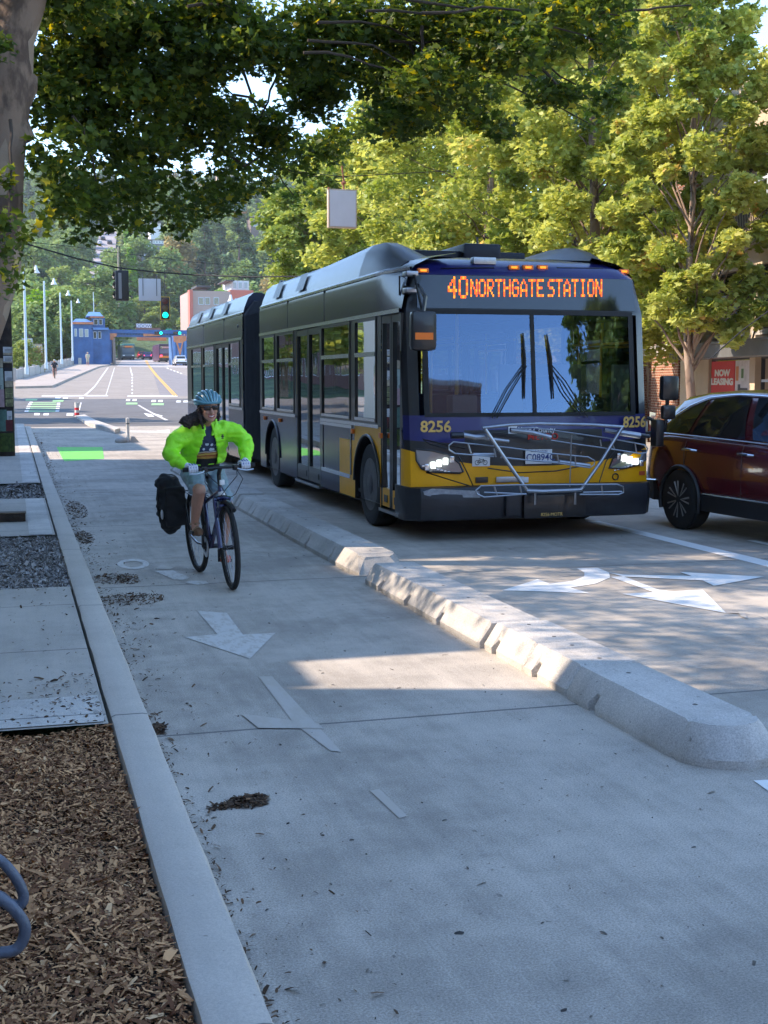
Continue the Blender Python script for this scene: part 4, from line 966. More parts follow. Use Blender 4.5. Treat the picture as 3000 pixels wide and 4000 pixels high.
one(1, 475, 365, 11, 'round green tree right behind the blue tower roof', 1.35); one(4, 560, 370, 11, 'large green tree above the bridge girder', 1.3); one(1, 655, 362, 12, 'green tree right of the hanging traffic light', 1.35)
one(2, 640, 335, 6, 'bright bush at the end of the bridge road', (1.0, .7, .55)); one(2, 570, 345, 6, 'light green bush between the far vehicles', (1.1, .7, .6)); one(1, 465, 340, 6, 'green bush left of the far bus', (1.0, .7, .7))
one(3, 700, 385, 20, 'tree with browning top right of the hill houses', 1.5); one(3, 1085, 330, 18, 'browning broad tree above the bellows of the bus', 1.35); one(0, 940, 360, 30, 'tall grey-green cedar right of centre on the hill', 1.7)
one(0, 705, 400, 22, 'spreading dark cedar in front of the apartment house', 1.45)

for k, (x, y, h, c_, lab) in enumerate(((-7.5, 56, 10, 3.4, 'unseen green tree added at the far left corner of the crossing for the bus to reflect'), (-11, 68, 11, 3.6, 'unseen green tree added left across the side street for the bus to reflect'), (-9, 82, 9, 3.2, 'unseen green tree added before the dark block for the bus to reflect'), (-16, 60, 11, 3.5, 'unseen green tree added on the side street for the bus to reflect'))):  # unseen trees added to darken the bus side's reflection
    street_tree(lab, x, y, h, c_, 9000, .3, m_leafM, .2, 0, 50 + k, 40, low=2.2, group='unseen trees added around the left corner of the crossing for reflections')
# ================================================================ the articulated bus
BW = 1.425; BY = 12.80; BX = 4.0 + BW
m_side = M('dark blue-grey bus paint', (.009, .012, .040), .20, 0, bump=.03, bs=1.1, coat=.03, dist=.08, spec=.32)
m_navy = M('navy bus paint', (.016, .016, .12), .28, 0, var=.12, vs=3, coat=.35)
m_blk = M('black trim', (.010, .010, .012), .35, coat=.3)
m_rub = M('black rubber', (.014, .014, .015), .75, var=.3, vs=8)
m_bump = M('dull black bumper plastic', (.018, .019, .024), .42, var=.35, vs=2.5, bump=.2, bs=12)
m_yel = M('yellow bus paint', (.88, .40, .006), .4, var=.08, vs=3, coat=.12, spec=.3)
m_chr = M('bright metal', (.62, .64, .68), .22, 1.)
m_alu = M('dull aluminium tube', (.40, .41, .44), .38, 1., var=.15, vs=9)
m_gls = glass('bus window glass', trans=.38, gl=.22)
m_ws = glass('windscreen glass', trans=.62, gl=.17, gcol=(.38, .54, .85))  # reflection is tinted blue to stand in for a bluer sky
m_sgn = M('black sign glass', (.006, .006, .009), .05, coat=1)
m_bel = M('grey bellows fabric', (.030, .030, .034), .8, var=.3, vs=3)
m_inn = M('bus interior panels', (.17, .18, .20), .7)
m_floor = M('bus floor', (.04, .04, .045), .8)
m_seat = M('blue seat fabric', (.03, .06, .16), .8)
m_pole = M('yellow grab rail', (.75, .45, .02), .35)
m_amb = M('amber lamp', (.9, .22, .01), .3, emit=(1, .25, .01), es=.55)
m_org = M('orange reflector', (.85, .18, .01), .35)
m_gold = M('gold numerals', (.78, .50, .14), .5)
m_whp = M('white plastic', (.75, .76, .78), .4)
m_roofb = M('pale blue-grey roof fairing', (.022, .032, .065), .34, var=.3, vs=1.5, coat=.3, bump=.03, bs=1.3, dist=.08)
m_roofd = M('black roof fairing', (.014, .015, .030), .36, spec=.3)
bus = thing('articulated_bus', 'dark blue articulated city bus with a yellow lower front and a lit orange sign', 'bus', (BX, BY, 0))

YF = [(.0, .05), (.28, .02), (.58, .0), (1.0, .03), (1.3, .07), (2.43, .20), (2.83, .27), (2.93, .36), (3.01, .52), (3.07, .85), (3.2, 1.2)]
def interp(tab, z):
    if z <= tab[0][0]: return tab[0][1]
    for (a, b), (c, d) in zip(tab[:-1], tab[1:]):
        if z <= c: return b + (d - b) * (z - a) / (c - a)
    return tab[-1][1]
HWF = [(2.43, .0), (2.60, .025), (2.83, .09), (2.93, .18), (3.01, .36), (3.07, .70)]
HWS = [(2.43, .0), (2.83, .0), (2.93, .02), (3.01, .10), (3.07, .30)]
def hw(z, y):
    f = max(0, min(1, y / 1.4)); f = f * f * (3 - 2 * f)
    return BW - ((interp(HWF, z) if z > 2.43 else 0) * (1 - f) + (interp(HWS, z) if z > 2.43 else 0) * f)
RC = .14
def front(x, z, off=0.):
    h = hw(z, 0); ax = abs(x); y = interp(YF, z) + .09 * (ax / BW) ** 2
    if ax > h - RC:
        t = min(1, (ax - (h - RC)) / RC); y += RC * (1 - math.sqrt(max(0, 1 - t * t)))
    return Vector((x, y - off, z))
def onfront(px, py, off=0.):
    r = ray(px, py); t = BY / r.y
    for _ in range(12):
        p = Vector((r.x * t, r.y * t, EYE + r.z * t)); q = front(max(-BW, min(BW, p.x - BX)), p.z)
        t = (BY + q.y) / r.y
    return Vector((r.x * t - BX, q.y - off, EYE + r.z * t))
def fpatch(name, x0, x1, z0, z1, off, mat, nx=16, nz=4, parent=None, rnd=0.):
    mb = MB(); vs = []
    for j in range(nz + 1):
        for i in range(nx + 1):
            z = z0 + (z1 - z0) * j / nz; x = x0 + (x1 - x0) * i / nx
            h = hw(z, 0) - .002; x = max(-h, min(h, x)); vs.append(front(x, z, off))
    mb.add(vs, [(j * (nx + 1) + i, j * (nx + 1) + i + 1, (j + 1) * (nx + 1) + i + 1, (j + 1) * (nx + 1) + i) for j in range(nz) for i in range(nx)], 0, True)
    return mb.build(name, mat, bus if parent is None else parent, recalc=False)

ZL = [.28, .58, .79, 1.02, 1.18, 1.34, 2.02, 2.43, 2.46, 2.83, 2.88, 2.93, 2.97, 3.01, 3.04, 3.07]
def zlev(i, x):
    z = ZL[i]
    if i == 2: z += .19 * abs(x / BW) ** 2.5
    if i == 3: z += .06 * abs(x / BW) ** 2
    return z
def arch_rows(mb, xs_, yc, y0, y1, z0, z1, rad, mi):     # side panel with the wheel cut-out
    n = 14; A = [(yc - rad * math.cos(math.pi * k / n), max(z0, .50 + rad * math.sin(math.pi * k / n))) for k in range(n + 1)]
    A = [(yc - rad, z0)] + A + [(yc + rad, z0)]
    B = []
    for (y, z) in A:
        t = (y - (yc - rad)) / (2 * rad)
        B.append((y0 + (y1 - y0) * t, z1))
    B[0] = (y0, z0); B[-1] = (y1, z0); B[1] = (y0, z1); B[-2] = (y1, z1)
    vs = [(xs_, y, z) for y, z in A] + [(xs_, y, z) for y, z in B]; k = len(A)
    mb.add(vs, [(i, i + 1, k + i + 1, k + i) for i in range(k - 1)], mi)
    s = 1 if xs_ < 0 else -1
    mb.add([(xs_, y, z) for y, z in A] + [(xs_ + s * .35, y, z) for y, z in A], [(i, i + 1, k + i + 1, k + i) for i in range(k - 1)], 2)
    mb.add([(xs_ + s * .35, y, z) for y, z in A], [tuple(range(k))], 2)
def section(name, y_start, y_end, left, right, arches, with_front, yellow_to=-1):
    """left/right: list of (y0, y1, z0, z1) openings; arches: wheel centres"""
    mb = MB()
    for side, ops in ((-1, left), (1, right)):
        br = {y_start, y_end, 3.05} if with_front else {y_start, y_end}
        for a, b, _, _ in ops: br |= {a, b}
        for a in arches: br |= {a - .58, a + .58}
        if with_front: br |= {.5, .75, 1.0, 1.4}
        br = sorted(b for b in br if y_start <= b <= y_end)
        lows = [.28, .58, .98, 1.18, 1.22, 2.02, 2.43, 2.46, 2.83, 2.88, 2.93, 2.97, 3.01, 3.04, 3.07]
        for y0, y1 in zip(br[:-1], br[1:]):
            if y1 - y0 < 1e-4: continue
            for z0, z1 in zip(lows[:-1], lows[1:]):
                ym, zm = (y0 + y1) / 2, (z0 + z1) / 2
                if any(a < ym < b and c < zm < d for a, b, c, d in ops): continue
                inarch = any(abs(ym - a) < .58 for a in arches)
                mi = 0
                if 1.18 < zm < 2.43: mi = 2
                if zm < .98 and ym < yellow_to: mi = 3
                if zm < 1.18 and inarch: continue
                if with_front and zm > 2.83 and ym < .6: mi = 0
                P = []
                for (y, z) in ((y0, z0), (y1, z0), (y1, z1), (y0, z1)):
                    yy = y
                    if with_front and y <= y_start + 1e-6: yy = interp(YF, z) + .09 * (hw(z, 0) / BW) ** 2 + RC
                    P.append((side * hw(z, yy if with_front else 9), yy, z))
                mb.add(P, [(0, 1, 2, 3)], mi, zm > 2.5)
        for a in arches:
            arch_rows(mb, side * BW, a, a - .58, a + .58, .28, 1.18, .56, 3 if a < yellow_to else 0)
    # roof
    yr0 = y_start if not with_front else .0
    ys_ = [y_start + (y_end - y_start) * i / 6 for i in range(7)]
    if with_front: ys_ = [.85, 1.0, 1.4, 3, 5, y_end]
    for a, b in zip(ys_[:-1], ys_[1:]):
        h0, h1 = hw(3.07, a if with_front else 9), hw(3.07, b if with_front else 9)
        mb.add([(-h0, a, 3.07), (h0, a, 3.07), (h1, b, 3.07), (-h1, b, 3.07)], [(0, 1, 2, 3)], 0)
    mb.add([(-BW + .01, y_start + (.35 if with_front else 0), .30), (BW - .01, y_start + (.35 if with_front else 0), .30), (BW - .01, y_end, .30), (-BW + .01, y_end, .30)], [(0, 1, 2, 3)], 2)
    if with_front:
        U = [-1 + 2 * i / 20 for i in range(21)]
        def px_(u, z):
            h = hw(z, 0); c = h - RC
            if abs(u) <= .8: return c * u / .8
            t = (abs(u) - .8) / .2; return math.copysign(c + RC * math.sin(t * math.pi / 2), u)
        rows = []
        for i in range(len(ZL)):
            row = []
            for u in U:
                z = ZL[i]; x = px_(u, z); z = zlev(i, x); row.append(front(px_(u, z), z))
            rows.append(row)
        for i in range(len(ZL) - 1):
            for j in range(20):
                u = (U[j] + U[j + 1]) / 2; zm = (ZL[i] + ZL[i + 1]) / 2
                if 1.34 < zm < 2.43 and abs(u) < .82: continue
                mi = 3 if .58 < zm < .79 else 2
                if .79 < zm < 1.02: mi = 2
                if 1.02 < zm < 1.34: mi = 1 if zm > 1.18 or abs(u) > .5 else 2
                if 1.34 < zm < 2.83: mi = 2
                if zm > 2.83: mi = 1
                if zm < .58: mi = 2
                mb.add([rows[i][j], rows[i][j + 1], rows[i + 1][j + 1], rows[i + 1][j]], [(0, 1, 2, 3)], mi, True)
        top = [p for p in rows[-1]]
        mb.add(top + [Vector((hw(3.07, .85), .86, 3.07)), Vector((-hw(3.07, .85), .86, 3.07))], [tuple(range(len(top) + 2))], 1)
    bm_o = mb.build(name, [m_side, m_navy, m_blk, m_yel], bus, recalc=False)
    bm = bmesh.new(); bm.from_mesh(bm_o.data); bmesh.ops.remove_doubles(bm, verts=bm.verts, dist=.0008)
    bmesh.ops.recalc_face_normals(bm, faces=bm.faces); bm.to_mesh(bm_o.data); bm.free(); bm_o.data.set_sharp_from_angle(angle=R(38))
    return bm_o
WZ0, WZ1 = 1.22, 2.40
fl = [(1.32, 2.28, 1.22, 2.43), (2.50, 4.02, 1.22, 2.43), (5.76, 7.02, 1.22, 2.43), (7.20, 8.27, 1.22, 2.43)]
fdoors = [(.36, 1.13, .28, 2.43), (4.11, 5.60, .28, 2.43)]
frt = [(.6, 2.3, 1.22, 2.43), (2.5, 4.2, 1.22, 2.43), (4.4, 6.1, 1.22, 2.43), (6.3, 8.2, 1.22, 2.43)]
section('front_body', .33, 8.47, fl + fdoors, frt, [1.72, 7.41], True, 3.05)
rl = [(10.44, 11.65, 1.22, 2.43), (13.5, 15.08, 1.22, 2.43), (15.31, 16.94, 1.22, 2.43)]
rdoors = [(11.74, 13.29, .28, 2.43)]
section('rear_body', 10.12, 17.7, rl + rdoors, [(10.4, 12.4, 1.22, 2.43), (12.6, 14.6, 1.22, 2.43), (14.8, 16.8, 1.22, 2.43)], [14.25], False)
mb = MB(); mb.add([(-BW, 17.7, .28), (BW, 17.7, .28), (BW, 17.7, 2.9), (BW - .3, 17.7, 3.07), (-BW + .3, 17.7, 3.07), (-BW, 17.7, 2.9)], [tuple(range(6))], 0)
mb.build('rear_panel', m_side, bus, recalc=False)
# bellows: folded fabric between the two bodies
mb = MB(); rings = []
for i in range(23):
    y = 8.47 + 1.65 * i / 22; d = .02 if i % 2 else .10
    if i in (0, 22): d = .0
    h = BW - .02 - d
    rings.append([(-h, y, .34), (-h, y, 2.88 - d), (-h + .18, y, 3.12 - d), (h - .18, y, 3.12 - d), (h, y, 2.88 - d), (h, y, .34)])
mb.loft(rings, closed=True, caps=False, smooth=False); mb.build('bellows', m_bel, bus)
# window panes: two panes and slim frames each
def window(y0, y1, x, z0=WZ0, z1=2.43, split=True, name='window'):
    s = -1 if x < 0 else 1
    f = MB(); e = .035
    for a, b, c, d in ((y0, y0 + e, z0, z1), (y1 - e, y1, z0, z1), (y0 + e, y1 - e, z0, z0 + e), (y0 + e, y1 - e, z1 - e, z1)):
        f.box((x - .02, a, c), (x + .02, b, d))
    if split: f.box((x - .018, y0 + e, 2.0), (x + .018, y1 - e, 2.03))
    w_ = f.build(name, m_blk, bus)
    g = MB(); g.add([(x, y0 + e, z0 + e), (x, y1 - e, z0 + e), (x, y1 - e, z1 - e), (x, y0 + e, z1 - e)], [(0, 1, 2, 3)]); g.build('pane', m_gls, w_)
    if split and s < 0:
        r_ = MB(); r_.box((x - .026, y0 + .03, 1.985), (x - .0205, y1 - .03, 2.035)); r_.build('transom_rail', m_chr, w_)
        r_ = MB(); r_.box((x - .026, y0 + .03, z0 + .015), (x - .0205, y1 - .03, z0 + .05)); r_.build('transom_rail', m_chr, w_)
for a, b, _, _ in fl + rl: window(a, b, -BW + .01)
for a, b, _, _ in frt: window(a, b, BW - .01, split=False)
for a, b in ((10.4, 12.4), (12.6, 14.6), (14.8, 16.8)): window(a, b, BW - .01, split=False)
# doors: two leaves with tall panes
def door(y0, y1, yellow):
    d = MB(); x = -BW + .03; ym = (y0 + y1) / 2
    for a, b in ((y0, ym - .01), (ym + .01, y1)):
        for p, q, c, e in ((a, a + .05, .30, 2.42), (b - .05, b, .30, 2.42), (a + .05, b - .05, .30, .50), (a + .05, b - .05, 2.34, 2.42)):
            d.box((x - .025, p, c), (x + .02, q, e), 1 if yellow and e < 1.25 and c < .4 and q - p > .06 else 0)
    D = d.build('door', [m_blk, m_yel], bus)
    for a, b in ((y0, ym - .01), (ym + .01, y1)):
        g = MB(); g.add([(x, a + .05, .5), (x, b - .05, .5), (x, b - .05, 2.34), (x, a + .05, 2.34)], [(0, 1, 2, 3)]); g.build('pane', m_gls, D)
        v = MB(); v.box((x - .032, a + .12, .35), (x - .026, b - .12, .43)); v.build('vent', m_blk, D)
        if yellow:
            h = MB(); h.tube([(x + .05, a + .09, .6), (x + .05, a + .09, 2.2)], .018); h.build('grab_rail', m_pole, D)
    return D
door(.36, 1.13, True); door(4.11, 5.60, False); door(11.74, 13.29, False)
# bright rails along the side
mb = MB()
for y0, y1 in ((.40, 8.45), (10.14, 17.68)):
    for z, t in ((2.455, .022), (2.90, .014)):
        hh = lambda y: -hw(z, y if y < 9 else 9)
        seg = [y0, .8, 1.4, y1] if y0 < 1 else [y0, y1]
        for a, b in zip(seg[:-1], seg[1:]):
            p, q = hh(a), hh(b)
            mb.add([(p - .016, a, z - t), (q - .016, b, z - t), (q - .016, b, z + t), (p - .016, a, z + t), (p + .01, a, z + t), (q + .01, b, z + t)], [(0, 1, 2, 3), (3, 2, 5, 4)])
for y0, y1 in ((2.30, 4.05), (5.66, 8.45), (10.14, 11.70), (13.34, 17.6), (1.2, 2.30)):
    mb.box((-BW - .016, y0, 1.165), (-BW + .004, y1, 1.205))
mb.build('side_rail', m_chr, bus)
mb = MB()
for y in (3.85, 12.2, 9e9):
    if y < 99: mb.box((-BW - .003, y, 2.47), (-BW + .01, y + .025, 2.89))
for y in (6.2, 15.0): mb.box((-BW - .003, y, 2.47), (-BW + .01, y + .02, 2.89))
mb.build('panel_gap', m_blk, bus)
# lower hatch with frame between door and front wheel
mb = MB(); mb.box((-BW - .010, 2.42, 1.12), (-BW + .004, 4.08, 1.16)); mb.box((-BW - .010, 2.5, .50), (-BW + .004, 4.02, .55)); mb.box((-BW - .008, 3.94, .55), (-BW + .003, 4.0, 1.12), 1); mb.box((-BW - .008, 2.44, .55), (-BW + .003, 2.5, 1.12), 1)
mb.build('hatch_frame', [m_chr, m_blk], bus)
for a_, b_ in ((.36, 1.13), (4.1, 5.62)): mb = MB(); mb.box((-BW - .03, a_, .24), (-BW + .06, b_, .275)); mb.build('door_step', m_chr, bus)
# underbody
mb = MB(); mb.box((-BW + .12, .9, .22), (BW - .12, 8.3, .30)); mb.box((-BW + .12, 10.2, .22), (BW - .12, 17.5, .30)); mb.box((-.7, 8.2, .3), (.7, 10.3, .6)); mb.build('underbody', m_rub, bus)
# interior
mb = MB(); mb.box((-BW + .04, 1.2, .36), (BW - .04, 8.4, .40), 0); mb.box((-BW + .04, 10.15, .36), (BW - .04, 17.6, .40), 0)
mb.box((-BW + .1, .8, 2.55), (BW - .1, 8.4, 2.60), 1); mb.box((-BW + .1, 10.15, 2.55), (BW - .1, 17.6, 2.60), 1)
mb.box((.15, 1.5, .4), (1.2, 1.56, 1.9), 1); mb.build('interior', [m_floor, m_inn], bus)
mb = MB()
for y in [2.6, 3.4, 6.0, 6.8, 7.6, 10.8, 11.5, 13.8, 14.6, 15.4, 16.2]:
    for x in ((-.95, .95) if not 4 < y < 5.8 and not 11.6 < y < 13.4 else (.95,)):
        mb.bbox((x - .4, y, .78), (x + .4, y + .45, .88), .03); mb.bbox((x - .4, y + .42, .8), (x + .4, y + .52, 1.48), .03); mb.box((x - .05, y + .1, .4), (x + .05, y + .3, .78))
mb.bbox((.45, 1.0, .9), (.95, 1.5, 1.0), .03); mb.bbox((.45, 1.42, .9), (.95, 1.54, 1.75), .04)
mb.build('passenger_seat_rows', m_seat, bus)
mb = MB()
for x, y in ((-.35, 2.6), (.35, 3.6), (-.35, 5.9), (.35, 6.8), (-.45, 1.35), (.4, 8.0), (-.3, 11.4), (.3, 13.6)): mb.tube([(x, y, .4), (x, y, 2.55)], .02)
mb.tube([(-.45, 1.5, 2.2), (-.45, 8.2, 2.2)], .018); mb.tube([(.45, 1.8, 2.2), (.45, 8.2, 2.2)], .018); mb.build('grab_rail', m_pole, bus)
mb = MB(); mb.bbox((-.2, .42, 1.15), (1.15, .85, 1.36), .04); mb.box((-1.15, .38, .5), (1.2, .40, 1.3)); mb.build('dashboard', m_blk, bus)
mb = MB(); mb.tube([(.70 + .23 * math.cos(a), .92 + .1 * math.sin(a), 1.30 + .17 * math.sin(a)) for a in [2 * math.pi * i / 20 for i in range(20)]], .016, closed=True, n=6); mb.tube([(.7, .92, 1.3), (.7, .75, 1.1)], .03); mb.build('steering_wheel', m_blk, bus)
mb = MB(); mb.bbox((-.75, .62, 1.0), (-.45, .85, 1.55), .03); mb.build('fare_box', M('grey painted metal', (.22, .24, .27), .5), bus)
# windscreen, black surround, sign glass
fpatch('windscreen', -1.185, -.015, 1.36, 2.42, .004, m_ws, 14, 8); fpatch('windscreen', .015, 1.185, 1.36, 2.42, .004, m_ws, 14, 8)
fpatch('windscreen_divider', -.022, .022, 1.34, 2.43, .014, m_rub, 2, 8)
fpatch('windscreen_seal', -1.23, 1.23, 1.325, 1.365, .012, m_rub, 24, 1); fpatch('windscreen_seal', -1.23, 1.23, 2.415, 2.465, .014, m_rub, 24, 1)
fpatch('windscreen_seal', -1.235, -1.175, 1.365, 2.415, .012, m_rub, 2, 8); fpatch('windscreen_seal', 1.175, 1.235, 1.365, 2.415, .012, m_rub, 2, 8)
fpatch('destination_sign', -1.27, 1.27, 2.475, 2.825, .008, m_sgn, 26, 4)
sg = [o for o in COL.objects if o.name.startswith('destination_sign')][0]
F57 = {'N': '10001 11001 11001 10101 10011 10011 10001', 'O': '01110 10001 10001 10001 10001 10001 01110', 'R': '11110 10001 10001 11110 10100 10010 10001',
       'T': '11111 00100 00100 00100 00100 00100 00100', 'H': '10001 10001 10001 11111 10001 10001 10001', 'G': '01110 10001 10000 10111 10001 10001 01110',
       'A': '00100 01010 10001 10001 11111 10001 10001', 'E': '11111 10000 10000 11110 10000 10000 11111', 'S': '01111 10000 10000 01110 00001 00001 11110',
       'I': '01110 00100 00100 00100 00100 00100 01110', '4': '00010 00110 01010 10010 11111 00010 00010', '0': '01110 10001 10001 10001 10001 10001 01110'}
m_led = M('lit orange sign dots', (.9, .2, .01), .5, emit=(1, .075, .002), es=.62); m_led2 = M('lit amber sign dots', (.9, .4, .02), .5, emit=(1, .20, .008), es=.62)
def led(word, px0, px1, py0, py1):
    mb = MB()
    n = len(word); cw = (px1 - px0) / (n * 6 - 1); ch = (py1 - py0) / 7
    for k, c in enumerate(word):
        for r_, row in enumerate(F57[c].split()):
            for q, b in enumerate(row):
                if b != '1': continue
                x = px0 + (k * 6 + q) * cw; y = py0 + r_ * ch
                P = [onfront(a, b2, .014) for a, b2 in ((x, y + ch * .94), (x + cw * .98, y + ch * .94), (x + cw * .98, y), (x, y))]
                mb.add(P, [(0, 1, 2, 3)], 0 if (q + r_ * 2 + k) % 3 else 1)
    mb.build('sign_text', [m_led, m_led2], sg, recalc=False)
led('40', 1748, 1826, 1080, 1166); led('NORTHGATE', 1836, 2122, 1091, 1160); led('STATION', 2138, 2350, 1091, 1160)
# headlamps
def outline(L): return [(1550 + a * .6329, 1550 + b * .6329) for a, b in L]
HL = [outline([(112, 322), (220, 332), (330, 362), (385, 412), (407, 462), (385, 471), (200, 462), (150, 442), (120, 392)]),
      outline([(1308, 438), (1330, 385), (1400, 345), (1480, 332), (1533, 330), (1533, 388), (1485, 420), (1390, 442)])]
m_hl = M('clear headlamp lens', (.32, .34, .36), .12, .6, coat=1); m_led3 = M('lit headlamp', (.9, .9, .9), .3, emit=(.92, 1, .9), es=1.2)
for L in HL:
    P = [onfront(a, b, .012) for a, b in L]; c = sum(P, Vector()) / len(P)
    mb = MB(); mb.prism(P, (0, .05, 0), 0); h = mb.build('headlamp', m_hl, bus)
    mb = MB(); mb.tube(P, .012, 6, closed=True); mb.build('headlamp_rim', m_blk, h)
    mb = MB(); sx_ = -1 if c.x < 0 else 1
    for i in range(5):
        u = -.14 + .07 * i; q = c + Vector((u, -.018 - .0, -.005 - sx_ * u * .28 * -1 * -1)); mb.bbox((q.x - .024, q.y - .014, q.z - .035), (q.x + .024, q.y + .01, q.z + .035), .006, 0 if i in (1, 2, 3) else 1)
    for i in range(9):
        u = -.2 + .045 * i; q = c + Vector((u * .9, -.016, -.075 + sx_ * u * .22)); mb.bbox((q.x - .016, q.y - .01, q.z - .008), (q.x + .016, q.y + .006, q.z + .008), .003, 1)
    mb.build('headlamp_reflector', [m_led3, m_chr], h)
# front creases, hatch lines
mb = MB()
for L in ([(163, 262), (200, 290), (360, 330), (400, 400), (440, 480), (475, 560)], [(1345, 330), (1290, 400), (1245, 540)], [(560, 440), (760, 468), (980, 458), (1150, 425)], [(160, 262), (330, 300), (420, 318)], [(180, 466), (475, 558)]):
    P = [onfront(a, b, .004) for a, b in outline(L)]; mb.tube(P, .006, 4)
mb.build('front_panel_gap', m_blk, bus)
# bumper
mb = MB(); rings = []
for i in range(25):
    u = -1 + 2 * i / 24; x = u * (BW + .01); d = .14 * (1 - abs(u) ** 3)
    ring_ = []
    for z, o in ((.22, .08), (.235, .13), (.36, .15), (.50, .14), (.575, .10), (.585, .0)):
        p = front(max(-BW, min(BW, x)), z); ring_.append((x, p.y - o * (1 - .35 * abs(u) ** 6) + (.0), z + .012 * (1 - u * u)))
    ring_.append((x, .55, .585)); ring_.append((x, .55, .22)); rings.append(ring_)
mb.loft(rings); mb.build('bumper', m_bump, bus)
mb = MB(); mb.bbox((-.22, -.19, .24), (.50, -.12, .50), .02); mb.bbox((-.42, -.18, .27), (-.24, -.12, .52), .02, 1); mb.build('rack_mount', [m_blk, m_bump], bus)
text('rack_mount_writing', '8256·MOTR', .05, m_gold, bus, (.10, -.192, .28), depth=.001)
mb = MB(); P0 = [onfront(*q, .15) for q in outline([(145, 580), (200, 562), (480, 575), (485, 615), (200, 612), (150, 600)])]
for p in P0: p.y = -.155 + .15 * (p.x / BW) ** 2 - .004
mb.prism(P0, (0, .02, 0)); mb.build('bumper_painted_highlight', M('painted highlight grey', (.30, .31, .34), .35, var=.3, vs=20), bus)  # pale plate paints a highlight onto the dark bumper
# marker lamps, camera, vents, numbers
for px_, py_ in ((1651, 1057), (2005, 1045), (2060, 1045), (2117, 1045), (2434, 1061)):
    c = onfront(px_, py_, .0); mb = MB(); mb.bbox((c.x - .062, c.y - .03, c.z - .026), (c.x + .062, c.y + .02, c.z + .026), .01, 0); mb.bbox((c.x - .035, c.y - .034, c.z - .011), (c.x + .035, c.y - .01, c.z + .011), .005, 1)
    mb.build('marker_lamp', [m_org, m_amb], bus)
c = onfront(1883, 1022, 0); mb = MB(); mb.bbox((c.x - .13, c.y - .09, c.z - .035), (c.x + .13, c.y + .02, c.z + .04), .008, 0); mb.bbox((c.x - .14, c.y - .05, c.z - .06), (c.x + .14, c.y + .05, c.z - .036), .006, 1); mb.box((c.x - .03, c.y - .06, c.z - .09), (c.x + .03, c.y, c.z - .06), 0)
mb.build('front_camera', [m_alu, m_blk], bus)
mb = MB()
for a, b in ((1720, 1945), (2175, 2385)):
    P = [onfront(x, 1046 + (x - 2060) ** 2 * .00003, .004) for x in range(a, b, 30)]; mb.tube(P, .008, 4)
mb.build('front_vent', m_blk, bus)
for px_, py_ in ((1699, 1668), (2474, 1650)):
    c = onfront(px_, py_, .03); text('fleet_number', '8256', .165, m_gold, bus, c, (R(93), 0, R(14 if c.x > 0 else -11)), 1.0, .004, .002)
# badge, licence plate, bicycle sticker, small logo
c = onfront(2095, 1680, .008); text('operator_name', 'King County', .085, m_whp, bus, c, (R(92), 0, 0), 1, .001, .002)
c = onfront(2005, 1675, .008); mb = MB(); mb.box((c.x - .06, c.y - .002, c.z - .05), (c.x + .04, c.y + .004, c.z + .05)); mb.build('operator_crest', m_whp, bus)
c = onfront(2120, 1706, .008); text('operator_word', 'METRO', .10, M('red lettering', (.55, .03, .02), .5), bus, c, (R(92), 0, 0), 1.1, .001, .002)
c = onfront(2100, 1783, .03); mb = MB(); mb.bbox((c.x - .155, c.y - .005, c.z - .078), (c.x + .155, c.y + .005, c.z + .078), .004); pl = mb.build('licence_plate', m_whp, bus)
m_ptxt = M('dark blue plate print', (.03, .06, .22), .5)
text('plate_writing', 'C0894C', .105, m_ptxt, pl, (c.x + .02, c.y - .008, c.z - .01), (R(90), 0, 0), .95, .001, .001)
text('plate_writing', 'WASHINGTON', .028, m_ptxt, pl, (c.x, c.y - .008, c.z + .058), (R(90), 0, 0), 1, 0, .001)
text('plate_writing', 'E', .03, m_ptxt, pl, (c.x - .135, c.y - .008, c.z - .005), (R(90), 0, 0), 1, 0, .001)
c = onfront(1878, 1801, .008); mb = MB(); mb.box((c.x - .1, c.y - .003, c.z - .055), (c.x + .1, c.y + .003, c.z + .055)); st = mb.build('bicycle_sticker', m_whp, bus)
mb = MB(); q = Vector((c.x, c.y - .005, c.z - .015))
for s_ in (-.045, .045): mb.tube([(q.x + s_ + .024 * math.cos(a), q.y, q.z + .024 * math.sin(a)) for a in [2 * math.pi * i / 14 for i in range(14)]], .0028, 4, closed=True)
for a, b, d, e in ((-.045, 0, -.02, .03), (-.02, .03, .028, .03), (.028, .03, 0, 0), (-.02, .03, 0, 0), (0, 0, -.045, 0), (.024, .04, .045, 0), (-.024, .042, -.012, .042)): mb.tube([(q.x + a, q.y, q.z + b), (q.x + d, q.y, q.z + e)], .0026, 4)
mb.build('bicycle_drawing', m_blk, st)
for k_, (a, b, w_) in enumerate(((1880, 1874, .07), (1990, 1872, .16), (2045, 1874, .05))):
    c = onfront(a, b, .012); mb = MB(); mb.bbox((c.x - w_, c.y - .012, c.z - .03), (c.x + w_, c.y + .006, c.z + .03), .006); mb.build('tow_socket' if k_ == 0 else 'front_sensor', [m_blk, m_alu, m_whp][k_], bus)
c = onfront(2403, 1862, .008); mb = MB(); mb.tube([(c.x + .035 * math.cos(a), c.y, c.z + .035 * math.sin(a)) for a in [2 * math.pi * i / 12 for i in range(12)]], .007, 4, closed=True); mb.build('tow_eye', m_blk, bus)
c = onfront(2508, 1848, .006); mb = MB(); mb.box((c.x - .04, c.y - .004, c.z - .022), (c.x + .03, c.y + .01, c.z + .022)); mb.build('side_reflector', M('dull red reflector', (.45, .06, .01), .4), bus)
